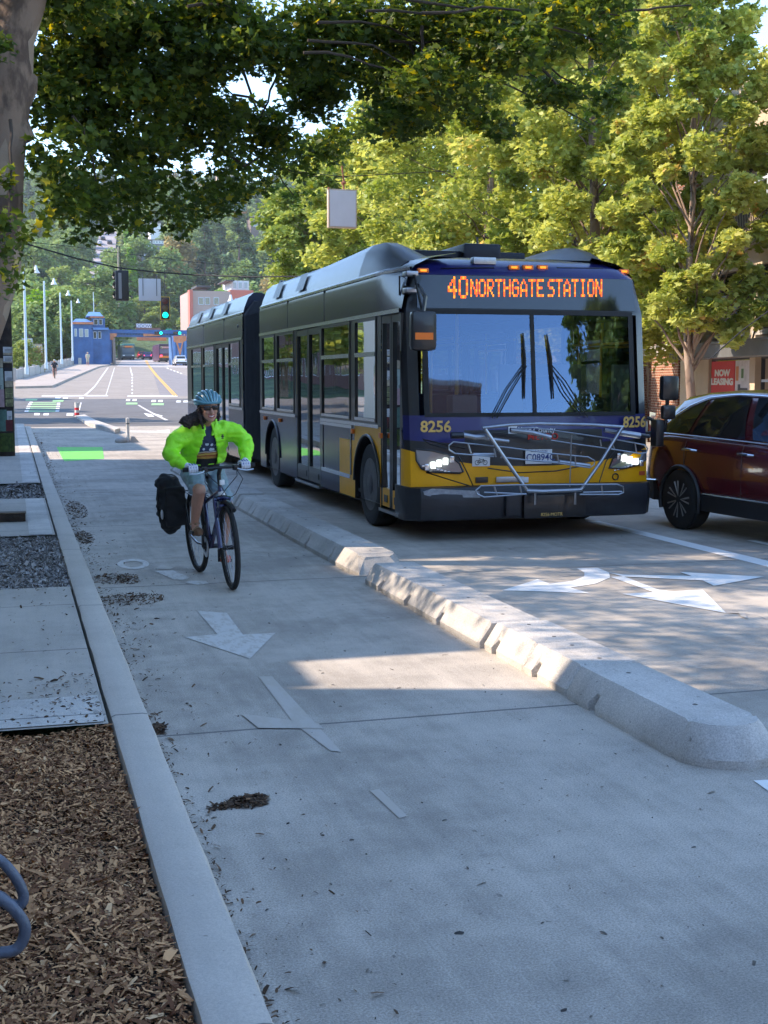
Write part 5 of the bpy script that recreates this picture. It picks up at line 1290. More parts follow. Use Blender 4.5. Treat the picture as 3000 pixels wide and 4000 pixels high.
# wipers
mb = MB()
def wp(L, off=.03): return [onfront(1500 + a * .6631, 900 + b * .6631, off) for a, b in L]
mb.tube(wp([(812, 605), (822, 760), (820, 990)]), [.008, .018, .008], 6); mb.tube(wp([(952, 612), (975, 760), (992, 990)]), [.008, .018, .008], 6)
for L in ([(820, 790), (720, 930), (628, 1105)], [(830, 800), (740, 950), (655, 1105)], [(975, 790), (1060, 890), (1190, 1100)], [(985, 820), (1050, 950), (1150, 1085)]): mb.tube(wp(L, .045), .007, 6)
mb.build('wiper', m_rub, bus)
# mirrors
def lp(v): return (v[0] - BX, v[1] - BY, v[2])
mb = MB(); mb.bbox((-1.53, -.38, 2.01), (-1.26, -.24, 2.41), .05, 0); mb.box((-1.50, -.386, 2.12), (-1.31, -.378, 2.19), 1)
mb.tube([(-1.39, -.30, 2.40), (-1.36, -.28, 2.55), (-1.38, -.1, 2.68), (-1.33, .12, 2.68)], .022, 6, 0); mb.tube([(-1.40, -.30, 2.40), (-1.42, -.1, 2.78), (-1.34, .15, 2.80)], .014, 6, 0)
mb.build('mirror', [m_blk, m_org], bus)
for z_ in (2.62, 2.79): mb = MB(); mb.bbox((-1.46, .05, z_), (-1.33, .2, z_ + .05), .01, 0); mb.build('mirror_bracket', m_alu, bus)
mb = MB(); mb.bbox((1.42, -.14, 1.49), (1.62, -.04, 1.76), .03); mb.bbox((1.44, -.12, 1.28), (1.60, -.04, 1.44), .03); mb.tube([(1.52, -.06, 1.50), (1.52, -.02, 1.15), (1.36, .12, 1.12)], .022, 6); mb.tube([(1.52, -.04, 1.2), (1.36, .1, 1.3)], .02, 6)
mb.bbox((1.38, -.08, .98), (1.48, .06, 1.28), .02); mb.build('mirror', m_blk, bus)
# small camera and handle by the door top
mb = MB(); mb.tube([(-1.36, .5, 2.62), (-1.40, .5, 2.62), (-1.40, .5, 2.82), (-1.35, .5, 2.82)], .010, 6); mb.lathe([(.05, -1.41), (.05, -1.34)], (0, .34, 2.66), 'x', 12); mb.build('side_camera', m_blk, bus)
mb = MB(); mb.lathe([(.01, -1.44), (.05, -1.42), (.05, -1.36)], (0, 10.6, 2.68), 'x', 12); mb.build('side_camera', m_blk, bus)
# roof fairings
def fairing(s, prof, name, mt, y_in=.55):
    mb = MB(); rings = []
    for y, h in prof:
        e = 2.90; xo = hw(2.93, y) * s
        rings.append([(xo, y, e), (xo - s * .03, y, e + .06 + h * .25), (xo - s * .10, y, 3.02 + h * .75), (xo - s * .2, y, 3.05 + h), (xo - s * .34, y, 3.05 + h), (xo - s * y_in, y, 3.04 + h * .5), (xo - s * (y_in + .02), y, 3.0)])
    mb.loft(rings); return mb.build(name, mt, bus)
pf = [(.75, -.02), (1.0, .05), (1.3, .16), (1.7, .25), (2.2, .27), (3.0, .25), (4.5, .22), (8.42, .22)]
fairing(-1, pf[:5], 'roof_fairing', m_roofd); fairing(-1, pf[4:], 'roof_fairing', m_roofb); fairing(1, pf, 'roof_fairing', m_roofd)
fairing(-1, [(10.15, .22), (14, .22), (17.6, .20)], 'roof_fairing', m_roofb); fairing(1, [(10.15, .22), (17.6, .2)], 'roof_fairing', m_roofd)
mb = MB()
for y in (5.2, 6.9, 12.1, 14.0, 15.8): mb.add([(-BW + .012, y, 2.99), (-BW + .012, y + .5, 2.99), (-BW + .12, y + .55, 3.24), (-BW + .12, y + .1, 3.24)], [(0, 1, 2, 3)])
mb.build('roof_fairing_vent', m_roofd, bus, recalc=False)
mb = MB(); mb.bbox((-.85, 1.9, 3.05), (.62, 3.6, 3.25), .02); mb.bbox((-.22, 1.75, 3.05), (.25, 3.0, 3.33), .03); mb.tube([(0, 1.9, 3.3), (0, 1.9, 3.42)], .012, 6); mb.build('roof_unit', m_roofd, bus)
mb = MB(); mb.bbox((-.7, 9.0, 3.05), (-.1, 9.6, 3.45), .05); mb.lathe([(.02, -1.0), (.14, -.98), (.14, -.9)], (0, 8.9, 3.26), 'x', 14); mb.build('roof_unit', m_roofd, bus)
# bike rack folded up against the front
mb = MB()
def rk(L, d=.30):
    out = []
    for a, b in outline(L):
        p = PY(a, b, BY - d); out.append(Vector(lp(p)))
    return out
m_rk = m_alu
mb.tube(rk([(528, 192), (700, 173), (880, 165), (1200, 172), (1398, 186)]), .017, 8); mb.tube(rk([(545, 200), (700, 430), (805, 580)]), .020, 8); mb.tube(rk([(1392, 188), (1260, 400), (1135, 575)]), .020, 8)
mb.tube(rk([(800, 580), (900, 584), (1135, 574)]), .024, 8)
mb.build('bike_rack', m_rk, bus)
rack = [o for o in COL.objects if o.name == 'bike_rack'][0]
def tray(Ls, name='rack_tray', d=.26, r_=.008):
    mb = MB()
    for L in Ls: mb.tube(rk(L, d), r_, 6)
    mb.build(name, m_rk, rack)
tray([[(600, 370), (360, 350), (322, 325), (322, 300), (350, 278), (440, 288), (700, 315), (960, 350), (1180, 372), (1222, 395), (1218, 420), (1190, 438), (1000, 410), (640, 375)], [(440, 290), (460, 350)], [(600, 320), (612, 372)], [(990, 355), (1000, 410)], [(1100, 365), (1105, 425)], [(640, 372), (800, 390), (1000, 402)]])
tray([[(950, 268), (1090, 290), (1320, 322), (1500, 350), (1540, 345), (1548, 320), (1530, 298), (1470, 285), (1320, 258), (1100, 226), (840, 190), (710, 200)], [(1255, 265), (1262, 305)], [(1470, 285), (1480, 345)], [(1320, 258), (1345, 325)]], d=.22)
tray([[(800, 600), (540, 620), (495, 600), (488, 578), (520, 550), (700, 545), (1360, 540), (1398, 555), (1400, 590), (1370, 603), (1130, 603)], [(600, 548), (620, 612)], [(1265, 545), (1270, 605)], [(760, 548), (770, 605)], [(540, 590), (780, 600)], [(1150, 590), (1390, 585)]], d=.36, r_=.009)
tray([[(1078, 235), (1068, 555)]], 'rack_strap', .3, .007)
for L, r_ in (([(410, 235), (490, 250)], .028), ([(490, 250), (690, 275)], .020), ([(700, 205), (830, 220), (950, 250)], .026), ([(1280, 205), (1360, 220)], .024), ([(1360, 218), (1500, 240)], .032), ([(480, 250), (560, 245)], .03), ([(1000, 400), (1190, 425)], .022), ([(470, 355), (600, 355)], .018)): mb = MB(); mb.tube(rk(L, .24), r_, 8); mb.build('rack_arm', m_rk, rack)
for a, b in ((855, 590), (1103, 590)): mb = MB(); mb.tube(rk([(a, b), (a - 3, b + 75)], .3), .014, 6); mb.build('rack_arm', m_rk, rack)
for L, r_ in (([(335, 238), (410, 238)], .034), ([(1500, 235), (1560, 245)], .02)): mb = MB(); mb.tube(rk(L, .24), r_, 8); mb.build('rack_hook_grip', m_blk, rack)
# wheels
m_rim = M('wheel steel', (.10, .10, .11), .45, .6, var=.3, vs=12)
def wheel(y, s):
    r_ = .49; x = s * (BW - .04)
    t = MB(); t.lathe([(.30, -.13), (.40, -.145), (.47, -.13), (.49, -.09), (.49, .09), (.47, .13), (.40, .145), (.30, .13)], (0, 0, 0), 'x', 32)
    w_ = t.build('wheel', m_rub, bus, (x - s * .13, y, r_))
    q = MB(); o = s * .135
    q.lathe([(.31, o * 1.0), (.30, o * .9), (.24, o * .55), (.13, o * .5), (.12, o * 1.02), (.08, o * 1.1), (.0, o * 1.1)], (0, 0, 0), 'x', 28, 0)
    for k in range(10):
        a = 2 * math.pi * k / 10; q.lathe([(.018, o * .5), (.018, o * .85), (.0, o * .9)], (0, .185 * math.cos(a), .185 * math.sin(a)), 'x', 6, 0)
    for k in range(8):
        a = 2 * math.pi * (k + .5) / 8; q.lathe([(.03, o * .62), (.0, o * .63)], (0, .26 * math.cos(a), .26 * math.sin(a)), 'x', 8, 1)
    q.build('rim', [m_rim, m_blk], w_)
for y in (1.72, 7.41, 14.25):
    for s in (-1, 1): wheel(y, s)
for y0 in (1.72, 7.41):
    mb = MB(); mb.tube([(-BW - .008, y0 - .57 * math.cos(a), .5 + .57 * math.sin(a)) for a in [math.pi * i / 14 for i in range(15)]], .018, 6); mb.build('wheel_arch_trim', m_blk, bus)
    for dy in (-.62, .62):
        mb = MB(); mb.bbox((-BW - .03, y0 + dy - .05, 1.06), (-BW + .0, y0 + dy + .05, 1.12), .01); mb.build('side_marker', m_org, bus)
# ================================================================ maroon car
m_mar = M('maroon car paint', (.11, .012, .018), .22, .2, var=.06, vs=4, coat=1)
m_cgl = M('dark car glass', (.008, .010, .014), .03, coat=1, spec=.9)
m_clad = M('black car cladding', (.012, .013, .016), .5)
rzc = math.pi + .075
_w = W(2660, 2066); _R = Matrix.Rotation(rzc, 3, 'Z'); _o = Vector((_w.x, _w.y, 0)) - _R @ Vector((.90, .93, 0))
suv = thing('parked_suv' if 0 else 'maroon_suv', 'maroon crossover car with dark windows and thin-spoked wheels in the lane right of the bus', 'car', (_o.x, _o.y, 0), rzc); suv.scale = (1, 1, .965)
def scar(name, st, mat):
    mb = MB(); rings = []
    for y, w_, zb, zt, zc_ in st:
        h = [(0, zb), (.8 * w_, zb), (w_ - .03, zb + .05), (w_ - .005, zb + .18), (w_ + .012, .55 + (zt - 1.05) * .3), (w_ + .012, .72 + (zt - 1.05) * .5), (w_ - .015, zt - .12), (w_ - .03, zt - .04), (w_ - .07, zt), (w_ * .75, zt + (zc_ - zt) * .5), (0, zc_)]
        rings.append([(x, y, z) for x, z in h] + [(-x, y, z) for x, z in h[-2:0:-1]])
    mb.loft(rings); o = mb.build(name, mat, suv); s = o.modifiers.new('s', 'SUBSURF'); s.levels = 2; s.render_levels = 2; return o
scar('body', [(-.02, .60, .48, .92, .95), (.0, .76, .42, .98, 1.0), (.10, .855, .36, 1.05, 1.08), (.35, .895, .30, 1.12, 1.14), (.6, .905, .29, 1.13, 1.15), (1.0, .91, .28, 1.12, 1.14), (2, .91, .28, 1.09, 1.11), (3.0, .91, .28, 1.05, 1.08), (3.45, .905, .28, 1.03, 1.09), (3.9, .89, .30, .97, 1.03), (4.3, .84, .34, .88, .93), (4.5, .70, .42, .74, .78), (4.54, .55, .5, .66, .7)], m_mar)
GH = [(.06, .76, .60, 1.12), (.16, .79, .61, 1.30), (.34, .81, .63, 1.47), (.62, .83, .65, 1.58), (1.1, .845, .665, 1.64), (1.7, .85, .67, 1.66), (2.3, .85, .66, 1.64), (2.75, .84, .63, 1.57), (3.1, .83, .60, 1.36), (3.42, .81, .58, 1.10)]
beltz = lambda y: 1.115 - .025 * y
def ghp(y, t, off=0.):          # a point on the side of the cabin
    for a, b in zip(GH[:-1], GH[1:]):
        if y <= b[0]: break
    k = max(0, min(1, (y - a[0]) / (b[0] - a[0]))); bw = a[1] + (b[1] - a[1]) * k; rw = a[2] + (b[2] - a[2]) * k; zr = a[3] + (b[3] - a[3]) * k
    z0 = beltz(y); zt = zr - .06; x = bw + (rw + .03 - bw) * (t ** 1.25) + .012 * math.sin(math.pi * t)
    return Vector((x + off, y, z0 + (zt - z0) * t + off * .4))
mb = MB(); rings = []
for y, b, r_, zr in GH:
    h = [ghp(y, t) for t in (0, .25, .5, .75, 1)]; ring_ = [(p.x, y, p.z) for p in h] + [(r_ - .04, y, zr - .012), (r_ * .5, y, zr + .008)]
    rings.append([(b, y, beltz(y) - .06)] + ring_ + [(0, y, zr + .012)] + [(-x, y_, z) for x, y_, z in ring_[::-1]] + [(-b, y, beltz(y) - .06)])
mb.loft(rings); o = mb.build('cabin', m_mar, suv)
wins = [[(.33, .12), (.45, .34), (.62, .58), (.85, .78), (1.18, .92), (1.14, .80), (1.02, .40), (.94, .10)], [(1.02, .10), (1.10, .40), (1.22, .80), (1.27, .93), (1.6, .97), (1.93, .98), (1.96, .60), (2.02, .10)], [(2.16, .10), (2.08, .60), (2.04, .98), (2.4, .97), (2.68, .93), (2.92, .66), (3.15, .30), (3.22, .10)]]
for s in (1, -1):
    for L in wins:
        P = []
        for (a, b), (c, d) in zip(L, L[1:] + L[:1]):
            for i in range(3): t = i / 3; P.append((a + (c - a) * t, b + (d - b) * t))
        Q = [ghp(y, t, .008) for y, t in P]; Q = [Vector((p.x * s, p.y, p.z)) for p in Q]; c = sum(Q, Vector()) / len(Q)
        ym = sum(y for y, _ in P) / len(P); tm = sum(t for _, t in P) / len(P); c = ghp(ym, tm, .008); c.x *= s
        mb = MB(); n_ = len(Q); mb.add(Q + [c], [(i, (i + 1) % n_, n_) for i in range(n_)], 0, True); mb.build('side_window', m_cgl, suv)
mb = MB()
for s in (1, -1):
    L = [(.31, .08)] + [(.43, .37), (.60, .62), (.83, .83), (1.18, .97), (1.6, 1.01), (2.04, 1.02), (2.4, 1.01), (2.70, .97), (2.95, .70), (3.27, .08)]
    P = []
    for (a, b), (c, d) in zip(L[:-1], L[1:]):
        for i in range(3): t = i / 3; P.append(ghp(a + (c - a) * t, b + (d - b) * t, .012))
    P.append(ghp(*L[-1], .012)); mb.tube([(p.x * s, p.y, p.z) for p in P], .009, 5)
    mb.tube([(ghp(y, .06, .014).x * s, y, ghp(y, .06).z) for y in [.31 + .29 * i for i in range(11)]], .010, 5)
    mb.tube([(.925 * s, y, .46) for y in (1.35, 2.2, 3.1)], .010, 5)
    mb.tube([(x * s, y, z) for x, y, z in ((.70, -.035, .52), (.86, .06, .53), (.91, .40, .55))], .010, 5)
mb.build('chrome_trim', m_chr, suv)
mb = MB()
for s in (1, -1):
    mb.loft([[(s * .80, y, .24), (s * .925, y, .26), (s * .928, y, .44), (s * .85, y, .46)] for y in (1.3, 2.2, 3.15)])
    mb.loft([[(s * .5, -.04, .34), (s * .52, -.07, .52), (s * .5, .2, .52), (s * .5, .2, .34)], [(s * .84, .06, .32), (s * .87, .03, .52), (s * .8, .3, .52), (s * .8, .3, .32)], [(s * .90, .34, .30), (s * .925, .36, .54), (s * .85, .42, .54), (s * .85, .42, .3)]])
mb.box((-.55, -.06, .33), (.55, .2, .52)); mb.build('lower_cladding', m_clad, suv)
for s in (1, -1):
    for y in (.93, 3.55):
        mb = MB(); P = [(s * .934, y - .39 * math.cos(a), .36 + .39 * math.sin(a)) for a in [R(-20) + R(220) * i / 18 for i in range(19)]]; mb.tube(P, .026, 6); mb.build('wheel_arch', m_clad, suv)
        mb = MB(); mb.lathe([(.375, s * .915), (.0, s * .917)], (0, y, .37), 'x', 28, caps=False); mb.build('wheel_well_black_disc', m_rub, suv)  # flat black disc stands in for the shaded recess; body is uncut
        t = MB(); t.lathe([(.23, -.11), (.31, -.12), (.35, -.10), (.36, -.06), (.36, .06), (.35, .10), (.31, .12), (.23, .11)], n=32, ax='x'); w_ = t.build('wheel', m_rub, suv, (s * .835, y, .36))
        q = MB(); q.lathe([(.235, s * .10), (.225, s * .105), (.21, s * .03), (.05, s * .02), (.0, s * .02)], ax='x', n=28, mi=1)
        q.tube([(s * .10, .225 * math.cos(a), .225 * math.sin(a)) for a in [2 * math.pi * i / 28 for i in range(28)]], .009, 5, 0, closed=True)
        for k in range(7):
            a = 2 * math.pi * k / 7
            for da in (-.16, .16): q.tube([(s * .100, .035 * math.cos(a), .035 * math.sin(a)), (s * .112, .22 * math.cos(a + da), .22 * math.sin(a + da))], .011, 5, 0)
        q.lathe([(.045, s * .08), (.035, s * .105), (0, s * .11)], ax='x', n=12, mi=0); q.build('rim', [M('brushed rim metal', (.30, .28, .26), .45, .5), m_blk], w_)
mb = MB(); mb.bbox((.92, 2.98, 1.06), (1.12, 3.12, 1.24), .04); mb.tube([(.86, 3.1, 1.08), (.95, 3.06, 1.12)], .03); mb.build('mirror', m_blk, suv)
mb = MB(); mb.bbox((-1.12, 2.98, 1.06), (-.92, 3.12, 1.24), .04); mb.tube([(-.86, 3.1, 1.08), (-.95, 3.06, 1.12)], .03); mb.build('mirror', m_blk, suv)
for y in (.98, 2.02):
    mb = MB(); mb.tube([(.905, y, .955), (.955, y + .03, .96), (.96, y + .12, .962), (.955, y + .2, .96), (.905, y + .23, .955)], [.012, .016, .018, .016, .012], 8); mb.build('door_handle', m_chr, suv)
mb = MB()
for y in (.98, 2.06, 3.12):
    mb.tube([(.906 + (.012 if z < 1.0 else -.02), y + (.05 if z < .75 and y < 1 else 0), z) for z in (1.06, .95, .75, .55, .46)], .004, 4)
mb.build('door_gap', m_blk, suv)
for s in (1, -1):
    mb = MB(); mb.prism([(s * .72, .02, 1.0), (s * .86, .14, 1.0), (s * .83, .10, 1.38), (s * .70, .03, 1.36)], (0, -.03, 0)); mb.build('tail_lamp', M('red lamp plastic', (.35, .01, .01), .2, coat=1), suv)
mb = MB(); mb.box((-.7, .5, .24), (.7, 4.0, .34)); mb.build('underbody', m_rub, suv)
# ================================================================ bicycle and rider
CX, CY_, CR = 1.635, 10.87, math.pi + .117
m_frm = M('dark blue bicycle paint', (.008, .012, .075), .25, .2, coat=.8)
m_fblk = M('black bicycle parts', (.010, .010, .012), .4)
m_tyre = M('bicycle tyre', (.012, .012, .013), .8)
m_slv = M('silver bicycle parts', (.55, .56, .58), .3, 1.)
bike = thing('bicycle', 'dark blue bicycle with straight handlebar ridden along the bike lane', 'bicycle', (CX, CY_, 0), CR); bike.rotation_euler = (0, R(3.0), CR)
RW = .35; FY, RY = .53, -.53
def bwheel(y, steer, name):
    t = thing(name, '', '', (0, y, RW)); del t['label']; del t['category']; t.parent = bike; t.rotation_euler = (0, 0, steer)
    return t
def bw(y, steer, nm):
    e = MB(); rot = Matrix.Translation((0, y, RW)) @ Matrix.Rotation(steer, 4, 'Z')
    e.tube([(0, .328 * math.cos(a), .328 * math.sin(a)) for a in [2 * math.pi * i / 48 for i in range(48)]], .023, 10, closed=True); e.xf(rot); wh = e.build(nm, m_tyre, bike)
    e = MB(); e.tube([(0, .300 * math.cos(a), .300 * math.sin(a)) for a in [2 * math.pi * i / 40 for i in range(40)]], .011, 6, closed=True); e.xf(rot); e.build('rim', m_fblk, wh)
    e = MB()
    for k in range(28):
        a = 2 * math.pi * k / 28; s = .03 if k % 2 else -.03; b = a + (.5 if (k // 2) % 2 else -.5)
        e.tube([(s, .02 * math.cos(b), .02 * math.sin(b)), (0, .296 * math.cos(a), .296 * math.sin(a))], .0014, 3)
    e.xf(rot); e.build('spokes', m_slv, wh)
    e = MB(); e.lathe([(.012, -.06), (.022, -.04), (.018, 0), (.022, .04), (.012, .06)], ax='x', n=10); e.xf(rot); e.build('hub', m_fblk, wh)
    return rot
rF = bw(FY, R(-5), 'wheel'); rR = bw(RY, 0, 'wheel')
mb = MB(); BB = (0, -.06, .29); ST = (0, -.19, .74); HT = (0, .35, .84); HB = (0, .385, .70)
mb.tube([BB, ST], .016); mb.tube([(0, -.17, .66), (0, .352, .81)], .017); mb.tube([BB, (0, .38, .72)], .021); mb.tube([HB, HT], .022)
for s in (1, -1): mb.tube([(s * .03, -.1, .29), (s * .06, -.3, .30), (s * .065, RY, RW)], .010, 6); mb.tube([(s * .02, -.18, .70), (s * .05, -.3, .58), (s * .065, RY, RW)], .009, 6)
mb.build('frame', m_frm, bike)
mb = MB(); q = lambda x, y, z: tuple((Matrix.Translation((0, .37, 0)) @ Matrix.Rotation(R(-5), 4, 'Z') @ Vector((x, y - .37, z))))
for s in (1, -1): mb.tube([q(s * .062, .40, .74), q(s * .062, .46, .52)], .017); mb.tube([q(s * .062, .45, .56), q(s * .062, FY, RW)], .021)
mb.tube([q(-.07, .40, .735), q(0, .39, .75), q(.07, .40, .735)], .022); mb.tube([q(-.062, .445, .60), q(-.04, .51, .70), q(.04, .51, .70), q(.062, .445, .60)], .013); mb.build('fork', m_frm, bike)
HBz = 1.00
mb = MB(); mb.tube([HT, (0, .34, .93), (0, .35, .96)], .018); mb.tube([(0, .345, .95), (0, .40, HBz)], .018); mb.build('stem', m_fblk, bike)
mb = MB(); mb.tube([(-.30, .36, HBz), (-.14, .385, HBz - .005), (-.04, .40, HBz), (.04, .40, HBz), (.14, .385, HBz - .005), (.30, .36, HBz)], .0125, 8); hbar = mb.build('handlebar', m_fblk, bike)
for s in (1, -1):
    e = MB(); e.tube([(s * .305, .358, HBz), (s * .17, .381, HBz)], .018, 8); e.build('grip', m_tyre, hbar)
    e = MB(); e.tube([(s * .13, .40, HBz - .01), (s * .16, .435, HBz - .025), (s * .21, .45, HBz - .035), (s * .27, .44, HBz - .03)], [.008, .007, .007, .006], 6); e.build('brake_lever', m_slv, hbar)
    e = MB(); e.bbox((s * .13 - .02, .37, HBz - .03), (s * .13 + .02, .42, HBz + .015), .006); e.build('shifter', m_fblk, hbar)
    e = MB(); e.tube([(s * .13, .43, HBz - .02), (s * .11, .50, .93), (s * .02, .50, .84), (-s * .03, .44, .76)], .0035, 5); e.build('brake_cable', m_fblk, hbar)
    e = MB(); e.tube([(s * .13, .42, HBz - .02), (s * .16, .49, .90), (s * .09, .49, .78), (s * .02, .40, .72)], .0035, 5); e.build('gear_cable', m_fblk, hbar)
mb = MB(); mb.tube([(0, .395, .80), (0, .40, .77)], .03, 10); mb.build('head_badge', M('white frame badge', (.7, .7, .72), .4), bike)
mb = MB(); mb.tube([ST, (0, -.215, .86)], .014); mb.build('seat_post', m_fblk, bike)
mb = MB(); mb.loft([[(-.012, .06, .90), (.012, .06, .90), (.012, .06, .885), (-.012, .06, .885)], [(-.03, -.08, .915), (.03, -.08, .915), (.03, -.08, .88), (-.03, -.08, .88)], [(-.08, -.22, .92), (.08, -.22, .92), (.06, -.22, .87), (-.06, -.22, .87)], [(-.075, -.32, .935), (.075, -.32, .935), (.05, -.32, .88), (-.05, -.32, .88)]]); mb.build('saddle', m_fblk, bike)
CA = math.radians(62)
pr = (0, -.06 + .17 * math.cos(CA), .29 + .17 * math.sin(CA)); plf = (0, -.06 - .17 * math.cos(CA), .29 - .17 * math.sin(CA))
mb = MB(); mb.tube([(.07, -.06, .29), (.085, pr[1], pr[2])], .012); mb.tube([(-.07, -.06, .29), (-.085, plf[1], plf[2])], .012); mb.tube([(-.07, -.06, .29), (.07, -.06, .29)], .02); mb.build('crank', m_fblk, bike)
mb = MB(); mb.lathe([(.085, .045), (.09, .047), (.09, .05), (.085, .052), (.05, .052), (.05, .045)], (0, -.06, .29), 'x', 24, caps=False); mb.build('chainring', m_slv, bike)
for s, p in ((1, pr), (-1, plf)):
    e = MB(); e.bbox((s * .145 - .045, p[1] - .04, p[2] - .012), (s * .145 + .045, p[1] + .04, p[2] + .012), .004); e.build('pedal', m_fblk, bike)
mb = MB()
for s in (1, -1): mb.tube([(s * .06, RY, RW), (s * .06, -.5, .72)], .006, 5); mb.tube([(s * .06, RY, RW), (s * .06, -.66, .72)], .006, 5); mb.tube([(s * .06, -.18, .70), (s * .06, -.72, .725)], .006, 5)
for y in (-.3, -.5, -.7): mb.tube([(-.06, y, .722), (.06, y, .722)], .005, 5)
mb.build('rear_rack', m_fblk, bike)
mb = MB(); mb.tube([(0, RY + .37 * math.cos(a), RW + .37 * math.sin(a)) for a in [R(20 + 130 * i / 12) for i in range(13)]], .014, 6); mb.build('mudguard', m_fblk, bike)
mb = MB(); mb.tube([(.0, FY + .39 * math.cos(a), RW + .375 * math.sin(a)) for a in [R(60 + 70 * i / 8) for i in range(9)]], .022, 6); mb.build('mudguard', m_fblk, bike)
mb = MB(); mb.bbox((-.02, .41, .86), (.02, .44, .90), .005); mb.build('front_reflector', m_whp, bike)
# pannier hangs on the rack, right-hand side
pn = thing('pannier_bag', 'big black pannier bag hanging on the back of the bicycle', 'bag', (CX, CY_, 0), CR); pn.rotation_euler = (0, R(3.0), CR)
mb = MB()
for q_ in range(5):
    z = .47 + q_ * .085
    mb.ball((.235, -.52, z), .112, 8, sz=(.95 if q_ else .8, 1.35 if q_ < 4 else 1.2, .9))
mb.box((.12, -.68, .45), (.30, -.36, .80)); blob('bag', mb, M('black pannier fabric', (.008, .008, .010), .85), pn, .012, 4, .012, 9)
mb = MB(); mb.tube([(.31, -.62, .83), (.27, -.52, .885), (.2, -.42, .87)], .020, 6); mb.tube([(.325, -.50, .48), (.342, -.50, .62), (.330, -.50, .78)], .010, 5); mb.build('strap', m_fblk, pn)
mb = MB(); mb.ball((.325, -.42, .56), .04, 6, sz=(.35, .6, 1.1)); mb.build('reflective_patch', M('grey reflective patch', (.45, .46, .5), .3), pn)

# ---- rider
rd = thing('person', 'cyclist in a bright lime jacket, teal helmet, sunglasses and shorts riding towards the camera', 'person', (CX, CY_, 0), CR); rd.rotation_euler = (0, R(3.0), CR)
m_skin = M('skin', (.50, .26, .18), .55, var=.08, vs=12)
m_skinf = M('face skin', (.56, .31, .23), .5, var=.06, vs=15)
m_hair = M('dark brown hair', (.022, .010, .007), .55, var=.3, vs=40, bump=.6, bs=60)
m_jkt = M('lime jacket cloth', (.34, .90, .02), .5, var=.08, vs=5, bump=.7, bs=9, dist=.03)
m_shorts = M('pale blue-grey shorts', (.25, .33, .38), .85, var=.12, vs=10, bump=.3, bs=20)
m_glove = M('white glove fabric', (.62, .64, .72), .75); m_gbl = M('blue glove stripe', (.03, .06, .30), .7)
def capsule(mb, P, r_, n=10):
    P = [Vector(p) for p in P]; mb.tube(P, r_, n)
    for p, q in zip(P, r_): mb.ball(p, q * .99, 5)
SH = {1: (.165, -.01, 1.30), -1: (-.165, -.01, 1.31)}; EL = {1: (.325, .04, 1.12), -1: (-.33, .04, 1.17)}; WR = {1: (.25, .285, 1.025), -1: (-.25, .285, 1.03)}
HP = {1: (.095, -.2, .93), -1: (-.095, -.2, .92)}; KN = {1: (.125, .16, .80), -1: (-.11, .15, .63)}; AK = {1: (.135, -.04, .51), -1: (-.13, -.17, .235)}
HC = Vector((0, .15, 1.475))
def head_pts(mb, infl=1.):
    mb.ball(HC + Vector((0, -.01, .03)), .088 * infl, 10, sz=(.88, 1.08, 1.02)); mb.ball(HC + Vector((0, .025, -.035)), .066 * infl, 9, sz=(.92, .95, 1.12)); mb.ball(HC + Vector((0, .05, -.085)), .030 * infl, 7, sz=(1.1, .9, .75))
    mb.tube([HC + Vector((0, .092, .010)), HC + Vector((0, .108, -.028))], [.009, .015], 8); mb.ball(HC + Vector((0, .106, -.030)), .014, 6)
    for s in (1, -1):
        mb.ball(HC + Vector((s * .036, .066, -.018)), .022, 6); mb.ball(HC + Vector((s * .080, -.01, -.005)), .020, 6, sz=(.4, .8, 1.3))
def hand(mb, s, rf=.0075, palm=.026, n_f=4):
    for k in range(n_f):
        x = s * (.185 + .0215 * k + .006); y0 = .362 + .0 * k; ln = (.9, 1.0, .97, .82)[3 - k] if n_f == 4 else 1
        r_ = rf * (1.0 if k < 3 else .9)
        capsule(mb, [(x, y0 - .045, HBz + .030), (x, y0 + .002 + .022 * ln, HBz + .028), (x, y0 + .032, HBz + .000), (x, y0 + .024, HBz - .022 * ln - .002)], [r_ * 1.25, r_ * 1.1, r_, r_ * .9], 8)
    mb.ball((s * .222, .318, HBz + .022), palm, 8, sz=(1.75, 1.25, .75))
    capsule(mb, [(s * .195, .31, HBz + .01), (s * .168, .335, HBz - .005), (s * .165, .365, HBz - .018)], [.014, .0105, .009], 8)
mb = MB(); head_pts(mb); capsule(mb, [(0, .01, 1.30), (0, .06, 1.37), HC + Vector((0, 0, -.06))], [.06, .048, .046])
rings = []
for (y, z, rx, ry) in ((-.22, .86, .14, .11), (-.2, .94, .155, .115), (-.16, 1.04, .125, .10), (-.09, 1.15, .14, .105), (-.03, 1.25, .165, .10), (.0, 1.32, .13, .075), (.01, 1.35, .06, .05)): rings.append([(rx * math.cos(a), y + ry * math.sin(a), z) for a in [2 * math.pi * i / 18 for i in range(18)]])
mb.loft(rings)
for s in (1, -1):
    capsule(mb, [SH[s], EL[s]], [.047, .038]); capsule(mb, [EL[s], WR[s]], [.038, .026]); capsule(mb, [WR[s], (s * .222, .318, HBz + .022)], [.026, .022])
    hand(mb, s, .0068, .022)
    capsule(mb, [HP[s], KN[s]], [.085, .055]); mid = Vector(KN[s]).lerp(Vector(AK[s]), .32) + Vector((0, -.018, 0)); capsule(mb, [KN[s], mid, AK[s]], [.052, .054, .034])
    capsule(mb, [AK[s], Vector(AK[s]) + Vector((0, .02, -.05)), Vector(AK[s]) + Vector((0, .13, -.068))], [.034, .034, .026])
blob('body', mb, m_skin, rd, .006, 3)
